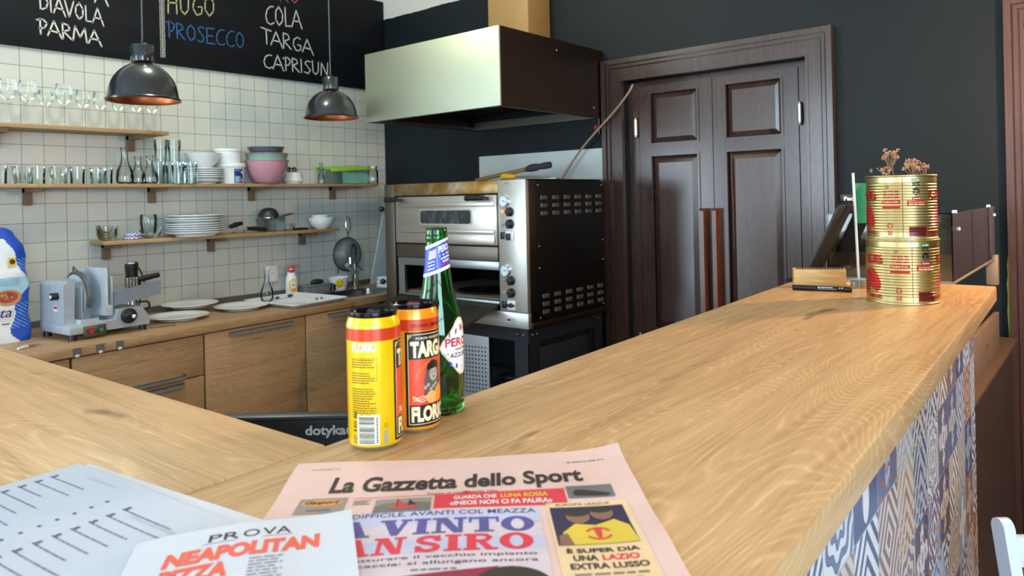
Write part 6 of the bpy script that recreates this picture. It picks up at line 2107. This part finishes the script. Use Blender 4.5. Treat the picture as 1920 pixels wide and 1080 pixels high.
    T('UNA', 0.243, 0.2075, 0.018, 0.008, 0, 1, 0.04)
    T('LAZIO', 0.264, 0.2075, 0.027, 0.008, 1, 1, 0.04)
    T('EXTRA LUSSO', 0.2395, 0.2185, 0.056, 0.008, 0, 1, 0.04)
    for k in range(4):
        pr.smallprint(0.241, 0.232 + k * 0.0068, 0.052 - 0.006 * (k % 2), 0.0042, 5, P1, k)
    for k in range(12):
        pr.rect(0.235, 0.296, 0.28 + k * 0.01, 0.2845 + k * 0.01, 5, P1)


def nw(u, v):
    c = 0.0012 * math.sin(u * 26 + 1) * math.cos(v * 17) + 0.0008 * math.sin(v * 60 + u * 9)
    lift = 0.006 * max(0, (u - 0.25) / 0.066) ** 2 * max(0, 1 - v / 0.10) ** 2
    side = 0.002 * max(0, (u - 0.27) / 0.046) ** 2
    return 0.0014 + max(-0.001, c) + lift + side


sheet('newspaper', 'pink Italian sports newspaper lying on the bar', 'newspaper', (0.412, 0.626, ZT), (0.683, -0.731), 0.318, 0.43, 0.0045,
      [NP, INK2, mat('news_red', (222, 58, 74), 0.65), mat('news_violet', (88, 84, 150), 0.65), mat('news_grey', (150, 144, 138), 0.7), mat('news_yellow', (224, 196, 70), 0.65), mat('faint_ink', (126, 112, 108), 0.75), mat('badge_orange', (226, 150, 70), 0.6),
       mat('news_navy', (58, 58, 96), 0.65), mat('news_dark_grey', (112, 112, 112), 0.7), mat('news_hill', (122, 116, 100), 0.7), mat('news_sky', (196, 196, 222), 0.7), mat('news_pale_sky', (216, 200, 208), 0.7), mat('news_maroon', (142, 40, 62), 0.65),
       mat('news_skin', (206, 160, 136), 0.7), mat('column_peach', (236, 204, 160), 0.7), mat('photo_dark', (46, 42, 74), 0.65), mat('photo_brown', (140, 104, 86), 0.65), mat('news_white', (236, 228, 224), 0.65)], nw, newsprint)

WP = mat('white_paper', (210, 215, 226), 0.55, 0, 0.015)
TXT = mat('grey_print', (92, 90, 104), 0.7)


def menu_print(pr, surf):
    P0 = surf(0.0003)
    up = lambda f: (lambda u, v: f(u, -v))
    random.seed(11)
    for blk, (u0, n, ln) in enumerate(((0.0155, 13, 0.075), (0.152, 13, 0.08))):
        for k in range(n):
            v = 0.032 + k * 0.0142 + (0.003 if blk else 0)
            u = u0
            pr.rect(u, u + 0.010, v - 0.0006, v + 0.0008, 0, P0)
            pr.rect(u + 0.0015, u + 0.0055, v - 0.0055, v - 0.001, 0, P0)
            end = u0 + ln * (0.6 + 0.55 * random.random())
            u += 0.0115
            while u < end:
                w_ = 0.003 + random.random() * 0.009
                pr.rect(u, min(end, u + w_), v - 0.0004, v + 0.0010, 1, P0)
                u += w_ + 0.0012
    for k in range(13):
        v = 0.0345 + k * 0.0138
        pr.rect(0.1235, 0.1275, v - 0.0014, v + 0.0014, 0, P0)
    pr.smallprint(0.172, 0.0365, 0.062, 0.006, 2, P0, 3).smallprint(0.05, 0.0125, 0.05, 0.005, 2, P0, 5)


mw = lambda u, v: 0.0008 + 0.0016 * (1 + math.sin(u * 20 + v * 8)) * 0.5
sheet('paper_menu', 'glossy white paper menu with rows of small print', 'menu', (0.282, 0.822, ZT), (0.109, -0.994), 0.297, 0.21, 0.0012, [mat('glossy_paper', (206, 214, 230), 0.22, 0, 0.012), TXT, mat('small_print', (120, 118, 136), 0.7), mat('faint_heading', (188, 190, 206), 0.7)], mw, menu_print)
sheet('paper_menu', 'second white sheet showing beneath the glossy paper menu', 'menu', (0.292, 0.818, ZT), (0.139, -0.990), 0.290, 0.21, 0.0005, [WP, TXT], lambda u, v: 0.0001, lambda pr, s: None)


def flyer_print(pr, surf):
    P0, P1 = surf(0.0003), surf(0.0006)
    up = lambda f: (lambda u, v: f(u, -v))
    T = lambda s, u, v, w_, h_, m_, b=0.0, sh=0.0: pr.text(s, u, -(v + h_), w_, h_, m_, up(P0), b, sh)
    T('PR', 0.054, 0.0145, 0.022, 0.012, 0, 0.004)
    T('O', 0.0785, 0.0145, 0.012, 0.012, 0, 0.0)
    T('VA', 0.0925, 0.0145, 0.021, 0.012, 0, 0.004)
    pr.rect(0.050, 0.075, 0.0285, 0.0293, 2, P0).rect(0.0925, 0.115, 0.0285, 0.0293, 1, P0)
    T('NEAPOLITAN', 0.0268, 0.0345, 0.108, 0.0225, 1, 0.06, 0.06)
    T('PIZZA', 0.0268, 0.0605, 0.046, 0.0225, 1, 0.06, 0.06)
    for k in range(7):
        pr.smallprint(0.086, 0.0615 + k * 0.0048, 0.023 - 0.003 * (k % 2), 0.0030, 3, P0, k)


fw = lambda u, v: 0.0035 + 0.0032 * math.sin(min(1, u / 0.16) * PI) ** 2 - 0.002 * max(0, 0.02 - u) / 0.02 + 0.003 * max(0, (u - 0.12) / 0.04)
sheet('flyer', 'white pizza flyer with red lettering lying across the newspaper', 'flyer', (0.239, 0.580, ZT + 0.0042), (0.819, -0.573), 0.160, 0.21, 0.0016,
      [WP, INK2, mat('flyer_red', (236, 96, 74), 0.6), mat('flyer_teal', (120, 150, 156), 0.6), mat('flyer_grey', (140, 142, 150), 0.7)], fw, flyer_print, nu=24, nv=30)

# cash terminal on the work side of the bar, its back edge showing in the corner
tm = thing('cash_terminal', 'black cash terminal in the inner corner of the bar', 'terminal', (0.63, 0.961, 0), 0.696 - PI / 2)
ZD = Z(-0.3235)
MB().rbox(-0.19, 0.20, -0.004, 0.022, ZD - 0.006, ZD + 0.001, 0.003).build('top_plate', mat('slate_plate', (30, 34, 44), 0.4), tm)
MB().rbox(-0.19, 0.20, 0.0, 0.024, ZD - 0.22, ZD - 0.006, 0.004).build('housing', BLACK, tm)
tx = MB()
fn = lambda u, v: (u, -0.0008, v)
tx.text('dotykačka', 0.0135, ZD - 0.0335, 0.095, 0.0205, 0, fn, 0.03)
tx.build('lettering', mat('silver_print', (190, 192, 196), 0.4), tm, smooth=False, label='silver lettering')
tx = MB()
for k in range(24):
    tx.rect(-0.03 + k * 0.008, -0.0265 + k * 0.008, ZD - 0.075, ZD - 0.042, 0, fn)
tx.build('vent_slots', mat('vent_slots', (4, 4, 5), 0.8), tm, smooth=False)
MB().rbox(-0.10, 0.11, 0.024, 0.14, 0, ZD - 0.12, 0.004).build('pedestal', BLACKM, tm)

# ------------------------------------------------------------------ far end of the bar
GOLD = steel('gold_tin', (204, 190, 134), 0.34, 'Z', 0.08, 0.3)
TR_ = mat('tin_red', (186, 34, 34), 0.3, 0.3)
TRD = mat('tin_dark_red', (140, 26, 30), 0.3, 0.3)
TK = mat('tin_black', (30, 28, 26), 0.35)
TG = mat('tin_green', (40, 110, 66), 0.35)
RT = 0.0775


def tomato_tin(loc, face, label, hh, open_top):
    t = thing('tomato_tin', label, 'tin', loc, face, 'stacked tomato tins')
    pf_ = [(0, 0.003), (RT - 0.004, 0.003), (RT - 0.001, 0.0), (RT + 0.0015, 0.0008), (RT + 0.0015, 0.003), (RT - 0.0005, 0.005)]
    zz = [0.005 + (hh - 0.010) * k / 96 for k in range(97)]

    def rz(z):
        q = (z - 0.018) / (hh - 0.036)
        return RT - 0.0005 + (0.00105 * math.sin(q * 2 * PI * 17) if 0 < q < 1 else 0)
    pf_ += [(rz(z), z) for z in zz]
    pf_ += [(RT - 0.0005, hh - 0.005), (RT + 0.0015, hh - 0.003), (RT + 0.0015, hh - 0.0008), (RT - 0.0005, hh), (RT - 0.003, hh - 0.001)]
    if open_top:
        pf_ += [(RT - 0.003, 0.02), (0, 0.02)]
    else:
        pf_ += [(RT - 0.004, hh - 0.006), (0, hh - 0.006)]
    MB().lathe(pf_, 96).build('tin_body', GOLD, t, angle=70)
    lb = MB()

    def tf(e):
        return lambda u, v: ((rz(v) + 0.0003 + e) * math.sin(u / RT), -(rz(v) + 0.0003 + e) * math.cos(u / RT), v)
    F0, F1 = tf(0.0), tf(0.0003)

    def R(u0, u1, v0, v1, m, fn=F0):
        k = max(1, int((v1 - v0) / 0.0012))
        for i in range(k):
            lb.rect(u0, u1, v0 + (v1 - v0) * i / k, v0 + (v1 - v0) * (i + 1) / k, m, fn, 0.006)

    def EL(cu, cv, a, b, m, rot=0.0):
        n = 26
        for i in range(n):
            y0, y1 = -1 + 2 * i / n, -1 + 2 * (i + 1) / n
            w0, w1 = math.sqrt(max(0, 1 - y0 * y0)), math.sqrt(max(0, 1 - y1 * y1))
            s0, s1 = rot * y0 * b, rot * y1 * b
            lb.poly([(cu - a * w0 + s0, cv + b * y0), (cu + a * w0 + s0, cv + b * y0), (cu + a * w1 + s1, cv + b * y1), (cu - a * w1 + s1, cv + b * y1)], m, F0, 0.006)
    R(-0.0006, 0.0006, 0.004, hh - 0.004, 2)                       # side seam
    # left block of small print
    lb.text('U', -0.036, hh * 0.79, 0.006, 0.008, 2, F1, 0, 0, 0.006)
    for k in range(3):
        lb.smallprint(-0.043, hh * (0.735 - 0.045 * k), 0.036, 0.0052, 0, F1, 11 + k)
    R(-0.046, -0.005, hh * 0.555, hh * 0.61, 0)
    lb.text('Product of Italy', -0.0435, hh * 0.567, 0.036, 0.0048, 5, F1, 0.03, 0, 0.006)
    R(-0.046, -0.005, hh * 0.485, hh * 0.517, 0)
    for (a, b) in ((0.20, 0.25), ):
        lb.ring(-0.028, hh * 0.22, 0.005, 0.0062, 0, F1).stroke([(-0.0335, hh * 0.185), (-0.0225, hh * 0.185), (-0.028, hh * 0.26), (-0.0335, hh * 0.185)], 0.001, 0, F1)
    R(-0.033, -0.023, hh * 0.07, hh * 0.135, 0)
    lb.ring(-0.028, hh * 0.105, 0.0024, 0.0033, 5, F1)
    # right block
    R(0.020, 0.040, hh * 0.895, hh * 0.94, 3)
    lb.smallprint(0.022, hh * 0.907, 0.016, 0.0042, 5, F1, 1)
    lb.smallprint(0.0215, hh * 0.862, 0.017, 0.0055, 2, F1, 2).smallprint(0.0215, hh * 0.825, 0.017, 0.0055, 2, F1, 3)
    lb.disc(0.030, hh * 0.745, 0.0085, 2, F1, 0.006, 22, 0.0090)
    F2 = tf(0.0006)
    lb.poly([(0.023, hh * 0.74), (0.028, hh * 0.765), (0.033, hh * 0.75), (0.031, hh * 0.73), (0.027, hh * 0.725)], 4, F2)
    R(0.0205, 0.0405, hh * 0.615, hh * 0.655, 0)
    lb.smallprint(0.0225, hh * 0.625, 0.016, 0.004, 5, F1, 4)
    R(0.0095, 0.0515, hh * 0.525, hh * 0.60, 0)
    for k in range(2):
        lb.smallprint(0.0125, hh * (0.567 - 0.032 * k), 0.036, 0.0036, 5, F1, 5 + k)
    R(0.0125, 0.0545, hh * 0.05, hh * 0.20, 1)
    u = 0.0155
    random.seed(3)
    while u < 0.051:
        w_ = random.choice((0.0008, 0.0014, 0.002))
        R(u, u + w_, hh * 0.07, hh * 0.185, 2, F1)
        u += w_ + random.choice((0.0009, 0.0016))
    # big plum tomatoes, heading band and foot line
    for c in (-0.090, 0.092):
        EL(c, hh * 0.37, 0.019, hh * 0.19, 0, -0.35 if c < 0 else 0.35)
        EL(c + (-0.026 if c < 0 else 0.028), hh * 0.33, 0.019, hh * 0.2, 1, 0.2)
        lb.text('ROSSE', c - 0.024, hh * 0.62, 0.05, 0.022, 0, F1, 0.06, 0, 0.006)
        lb.text('TOMATOES' if c < 0 else 'POMODORI', c - (0.026 if c < 0 else 0.034), hh * 0.075, 0.050, 0.0095, 0, F1, 0.03, 0, 0.006)
    lb.build('printed_label', [TR_, TRD, TK, TG, GOLD, CREAM], t, smooth=True, angle=70, label='red and black print')
    return t


cx, cy = 1.914, 0.3995
HT = 0.148
tomato_tin((cx, cy, ZT), fa(cx, cy) + 0.27, 'lower gold tomato tin standing on the far end of the bar', HT, False)
tomato_tin((cx - 0.0015, cy - 0.001, ZT + HT), fa(cx, cy) + 0.04, 'upper gold tomato tin with dried flowers in it', HT, True).scale = (0.96, 0.96, 1)
FLW = mat('dried_petals', (206, 152, 118), 0.8, 0, 0.25, scale=200)
STM = mat('dried_stem', (142, 112, 84), 0.8)
sprigs = [(-0.028, 0.0, 0.052), (-0.010, 0.012, 0.058), (-0.02, 0.03, 0.018), (0.036, 0.0, 0.036), (0.052, 0.015, 0.030), (0.022, -0.02, 0.024), (0.064, 0.0, 0.018)]
r_ = Vector((math.sin(0.696), -math.cos(0.696), 0))
f_ = Vector((math.cos(0.696), math.sin(0.696), 0))
nm = ['leftmost tall dried flower sprig in the upper tin', 'second tall dried flower sprig from the left in the upper tin', 'short dried flower sprig beside the tall ones in the upper tin', 'tallest dried flower sprig of the right-hand bunch',
      'dried flower sprig right of the tallest one in the right-hand bunch', 'short dried flower sprig left of the right-hand bunch', 'low dried flower sprig nearest the right rim of the upper tin']
for (a, b, h), lbl in zip(sprigs, nm):
    random.seed(int(a * 1000) + 200)
    t = thing('dried_flower', lbl, 'dried flower', (cx - 0.004, cy + 0.002, ZT + HT + 0.0205), 0, 'dried flowers in the upper tin')
    base = r_ * a * 0.5 + f_ * b * 0.5
    top = r_ * a + f_ * b + Vector((0, 0, HT - 0.02 + h))
    stm, fl_ = MB(), MB()
    fork = base.lerp(top, 0.80)
    stm.tube(bez([base, base.lerp(top, 0.45) + r_ * 0.003, fork], 4), 0.0011, 6)
    for k in range(6):
        tip = fork + r_ * random.uniform(-0.017, 0.017) + f_ * random.uniform(-0.014, 0.014) + Vector((0, 0, (top.z - fork.z) * random.uniform(0.5, 1.1)))
        stm.tube([fork, fork.lerp(tip, 0.5) + r_ * 0.002, tip], 0.0007, 5)
        for q in range(9):
            d = Vector((random.uniform(-1, 1), random.uniform(-1, 1), random.uniform(-0.7, 1))) * 0.0048
            s_ = random.uniform(0.0013, 0.0026)
            fl_.sphere(tuple(tip + d), s_, 0, 7, 5, None, (1, random.uniform(0.5, 1), random.uniform(0.6, 1.2)))
    so_ = stm.build('stem', STM, t)
    fl_.build('blossom', FLW, t)

fg = thing('paper_flag', 'small green paper flag on a white stick behind the tins', 'flag', (2.25, 0.583, ZT))
MB().lathe([(0, 0.0), (0.035, 0.0), (0.034, 0.005), (0.010, 0.009), (0, 0.009)], 28).build('foot', WPLAST, fg)
tp_ = Vector((-0.0064, 0.0077, 0.313))
MB().cyl((0, 0, 0.005), tuple(tp_), 0.0038, 12).build('stick', WPLAST, fg)
m_ = MB()
n = 14
Rv = Vector((math.sin(0.696), -math.cos(0.696), 0))
vs = []
for e in (0.0, 0.0012):
    for (q0, q1) in ((0.535, 0.905),):
        for i in range(n + 1):
            s_ = i / n
            off = Rv * (-0.004 + 0.088 * s_) + Vector((-Rv.y, Rv.x, 0)) * (0.007 * math.sin(s_ * 5) + e)
            for q in (q0, q1):
                p = tp_ * q + Vector((0, 0, 0.0)) + off
                vs.append(p)
fs = []
N = 2 * (n + 1)
for i in range(n):
    fs.append((2 * i, 2 * i + 1, 2 * i + 3, 2 * i + 2))
    fs.append((N + 2 * i, N + 2 * i + 2, N + 2 * i + 3, N + 2 * i + 1))
    fs.append((2 * i, 2 * i + 2, N + 2 * i + 2, N + 2 * i))
    fs.append((2 * i + 1, N + 2 * i + 1, N + 2 * i + 3, 2 * i + 3))
fs += [(0, N, N + 1, 1), (2 * n, 2 * n + 1, N + 2 * n + 1, N + 2 * n)]
m_.add(vs, fs, 0)
mi = []
for f in m_.f:
    k = min(x % N for x in f) // 2
    mi.append(0 if k < 9 else 1)
m_.mi = mi
m_.build('flag_cloth', [mat('flag_green', (34, 134, 82), 0.6), WPLAST], fg, label='green flag cloth')

# slotted wooden block
p0, p1 = Vector((2.035, 0.682, 0)), Vector((2.085, 0.566, 0))
ax_ = (p1 - p0).normalized()
wbx = thing('card_block', 'pale wooden block with a row of slots on the bar end', 'block', (2.075, 0.64, ZT), math.atan2(ax_.y, ax_.x))
L2_ = 0.066
m_ = MB().rbox(-L2_, L2_, -0.024, -0.018, 0, 0.05, 0.0015).rbox(-L2_, L2_, 0.018, 0.024, 0, 0.05, 0.0015)
m_.box(-L2_, L2_, -0.018, 0.018, 0.0, 0.03).box(-L2_, -L2_ + 0.006, -0.018, 0.018, 0.03, 0.05).box(L2_ - 0.006, L2_, -0.018, 0.018, 0.03, 0.05)
m_.build('wood_body', wood('pale_pine', (176, 132, 76), (222, 182, 118), 'X', 0.5, 0.3, 7.0, 0.3), wbx)
m_ = MB()
for k in range(17):
    x = -L2_ + 0.010 + k * 0.0072
    m_.box(x, x + 0.003, -0.0175, 0.0175, 0.03, 0.0505)
m_.build('slot_ribs', mat('dark_ribs', (66, 58, 54), 0.5), wbx, label='dark ribbed insert')
mk = thing('black_marker', 'black felt marker lying in front of the wooden block', 'pen', (1.985, 0.607, ZT + 0.0075), math.atan2(0.545 - 0.684, 2.034 - 2.018) + 0.05)
MB().tube([(-0.072, 0, 0), (-0.070, 0, 0), (-0.02, 0, 0), (-0.018, 0, 0)], [0.005, 0.0072, 0.0072, 0.0066], 18).build('cap', BLACK, mk)
MB().tube([(-0.018, 0, 0), (0.058, 0, 0)], 0.0068, 18).build('barrel', mat('marker_black', (22, 22, 24), 0.3), mk)
MB().tube([(0.058, 0, 0), (0.060, 0, 0), (0.072, 0, 0), (0.0735, 0, 0)], [0.0068, 0.0073, 0.0073, 0.006], 18).build('end_plug', BLACK, mk)
m_ = MB()
mf = lambda u, v: (u, -0.0070 * math.cos(v / 0.007 + 0.35), 0.0070 * math.sin(v / 0.007 + 0.35))
m_.text('centropen', -0.001, -0.001, 0.030, 0.0042, 0, mf, 0.03).disc(-0.005, 0.001, 0.0022, 0, mf, None, 12).rect(-0.008, 0.036, -0.0034, -0.0026, 0, mf)
m_.disc(0.045, 0.001, 0.0024, 0, mf, None, 3).rect(0.049, 0.053, 0, 0.0022, 0, mf)
m_.build('lettering', WPLAST, mk, smooth=False, label='white pen lettering')
one('paper_card', MB().prism(rrect(-0.055, 0.055, -0.04, 0.04, 0.006), 0, 0.0008), mat('cream_card', (240, 216, 186), 0.7), 'pale card lying on the bar behind the wooden block', 'card', (2.21, 0.56, ZT + 0.0001), -0.9)
one('tape_roll', MB().lathe([(0.012, 0), (0.022, 0), (0.022, 0.018), (0.012, 0.018), (0.012, 0)], 26), thin_glass('tape_grey', (190, 206, 204), 0.4, 0.25, 0.2), 'small roll of clear tape right of the wooden block', 'tape', (2.105, 0.545, ZT + 0.0002))

# tablet on a stand, seen from behind, and the black sign beyond it
tb = thing('tablet', 'black tablet leaning backwards behind the wooden block', 'tablet', (2.15, 0.70, ZT))
lat, dep = Vector((math.sin(0.696), -math.cos(0.696), 0)), Vector((math.cos(0.696), math.sin(0.696), 0))
e2 = (lat * 0.34 - dep * 0.256 + Vector((0, 0, 0.905))).normalized()
e1 = (lat * 0.6 + dep * 0.8).normalized()
e3 = e1.cross(e2)
Mt = Matrix(((e1.x, e2.x, e3.x, 0), (e1.y, e2.y, e3.y, 0), (e1.z, e2.z, e3.z, 0.022), (0, 0, 0, 1)))
MB().rbox(0.0, 0.165, 0.0, 0.222, -0.004, 0.005, 0.003, 0, Mt).build('shell', mat('tablet_black', (34, 34, 35), 0.42), tb)
cd_ = MB()
for y, r0 in ((0.135, 0.005), (0.122, 0.0035)):
    cd_.cyl(tuple(Mt @ Vector((0.075, y, 0.0052))), tuple(Mt @ Vector((0.075, y, -0.0048))), r0, 14)
cd_.build('camera_dot', BLACK, tb)
ft_ = MB()
ft_.rbox(0.0, 0.11, -0.02, 0.06, 0.0, 0.006, 0.002).tube([(0.06, 0.03, 0.003), tuple(Mt @ Vector((0.08, 0.05, 0)))], 0.008, 10)
ft_.build('stand_foot', BLACKM, tb)

cs_ = thing('display_case', 'clear acrylic display case beyond the end of the bar', 'display case', (2.62, 0.5, Z(-0.25)))
PLX = thin_glass('clear_acrylic', (246, 249, 247), 1.0, 0.004)
cy0, cy1, cx0, cx1, cz0, cz1 = 0.362, 0.70, 2.355, 3.26, Z(-0.268), Z(-0.076)
part(cs_, 'side_pane', MB().box(cx0, cx1, cy0, cy0 + 0.004, cz0 + 0.004, cz1), PLX)
part(cs_, 'side_pane', MB().box(cx0, cx1, cy1 - 0.004, cy1, cz0 + 0.004, cz1), PLX)
part(cs_, 'front_pane', MB().box(cx0, cx0 + 0.004, cy0 + 0.004, cy1 - 0.004, cz0 + 0.004, cz1), PLX)
part(cs_, 'top_pane', MB().box(cx0 - 0.003, cx1, cy0 - 0.003, cy1, cz1, cz1 + 0.004), PLX)
part(cs_, 'base_board', MB().rbox(cx0, cx1, cy0, cy1, cz0 - 0.006, cz0 + 0.004, 0.002), mat('beige_base', (150, 132, 110), 0.5), label='beige base board')
for (x, z) in ((cx0 + 0.05, cz1 + 0.006), (cx1 - 0.16, cz1 + 0.006), (cx1 - 0.02, cz1 - 0.03), (cx0 + 0.10, cz1 - 0.045)):
    part(cs_, 'clip', MB().rbox(x - 0.006, x + 0.006, cy0 - 0.004, cy0 + 0.008, z - 0.005, z + 0.005, 0.002), WPLAST, label='small white plastic clip')
part(cs_, 'corner_bracket', MB().rbox(cx1 - 0.03, cx1 + 0.01, cy0 - 0.008, cy0 + 0.03, cz0 - 0.10, cz0 + 0.012, 0.003), mat('beige_base', (150, 132, 110), 0.5), label='beige corner bracket')

lg = thing('black_sign', 'small black sign with white letters behind the tablet', 'sign', (2.47, 0.69, cz1 + 0.0045), 0.696 - PI / 2)
MB().rbox(0.0, 0.14, 0, 0.005, 0.032, 0.058, 0.0015).build('panel', BLACK, lg)
m_ = MB()
m_.text('Pac', 0.011, 0.0365, 0.030, 0.0135, 0, lambda u, v: (u, -0.0006, v), 0.04)
m_.build('lettering', WPLAST, lg, smooth=False, label='white letters')
MB().box(0.06, 0.066, 0.0052, 0.009, 0.0, 0.05).rbox(0.03, 0.10, -0.01, 0.02, 0.0, 0.003, 0.001).build('sign_stand', BLACKM, lg)

sw = thing('light_switch', 'white double light switch on the dark wall behind the flag', 'switch', (XB - 0.001, 0.958, Z(-0.17)))
MB().rbox(-0.012, 0, -0.055, 0.055, -0.042, 0.042, 0.004).build('frame', mat('switch_white', (226, 222, 206), 0.4), sw)
for y in (-0.027, 0.027):
    MB().rbox(-0.017, -0.012, y - 0.025, y + 0.025, -0.034, 0.034, 0.003).build('rocker', mat('switch_white', (226, 222, 206), 0.4), sw)

# low cupboards past the bar end
cd = thing('low_cupboard', 'dark brown low cupboard beyond the patterned bar front', 'cupboard', (2.8, 0.5, 0))
part(cd, 'body', MB().box(2.31, 3.44, 0.335, 0.72, 0, Z(-0.615)), mat('dark_brown_board', (58, 42, 37), 0.55, 0, 0.1, scale=8))
part(cd, 'ledge', MB().rbox(2.305, 3.46, 0.318, 0.73, Z(-0.615), Z(-0.598), 0.002), mat('brown_ledge', (84, 66, 54), 0.5))
part(cd, 'back_board', MB().rbox(2.32, 3.2, 0.350, 0.366, Z(-0.597), Z(-0.462), 0.002), wood('greige_board', (104, 86, 74), (134, 114, 98), 'X', 0.55, 0.3, 3.0, 0.3), label='greige upright board')
part(cd, 'upper_box', MB().box(2.38, 2.95, 0.55, 0.70, Z(-0.597), Z(-0.2745)), mat('dark_brown_board', (58, 42, 37), 0.55))

# white wooden chair, bottom right
ch = thing('wooden_chair', 'white painted wooden chair beside the patterned bar front', 'chair', (1.539, 0.010, 0), 0.696)
CW = mat('white_chair_paint', (214, 224, 236), 0.42, 0, 0.04, scale=16)
ZS = 0.45
zt_ = Z(-0.541)
ln = -0.12 / (zt_ - ZS)                  # the back leans away from the seat


def stile(y):
    w2 = 0.017
    top = [(w2 * math.cos(math.radians(180 - 18 * i)), zt_ - w2 + w2 * math.sin(math.radians(180 - 18 * i))) for i in range(11)]
    poly = [(-w2 - 0.12, ZS - 0.03)] + top + [(w2 - 0.12, ZS - 0.03)]
    return MB().prism(poly, y - 0.009, y + 0.009, 0, Matrix(((1, 0, 0, 0), (0, 0, 1, 0), (0, 1, 0, 0), (0, 0, 0, 1))))


for y in (0.19, -0.19):
    stile(y).build('back_stile', CW, ch)
for (za, zb) in ((zt_ - 0.072, zt_ - 0.024), (zt_ - 0.150, zt_ - 0.092), (zt_ - 0.24, zt_ - 0.185)):
    dx = (zt_ - (za + zb) / 2) * ln
    MB().rbox(dx - 0.008, dx + 0.008, -0.181, 0.181, za, zb, 0.003).build('back_slat', CW, ch)
MB().rbox(-0.54, -0.10, -0.21, 0.21, ZS - 0.03, ZS, 0.008).build('seat', CW, ch)
for (x, y) in ((-0.13, 0.185), (-0.13, -0.185), (-0.50, 0.185), (-0.50, -0.185)):
    MB().rbox(x - 0.018, x + 0.018, y - 0.018, y + 0.018, 0, ZS - 0.03, 0.004).build('leg', CW, ch)
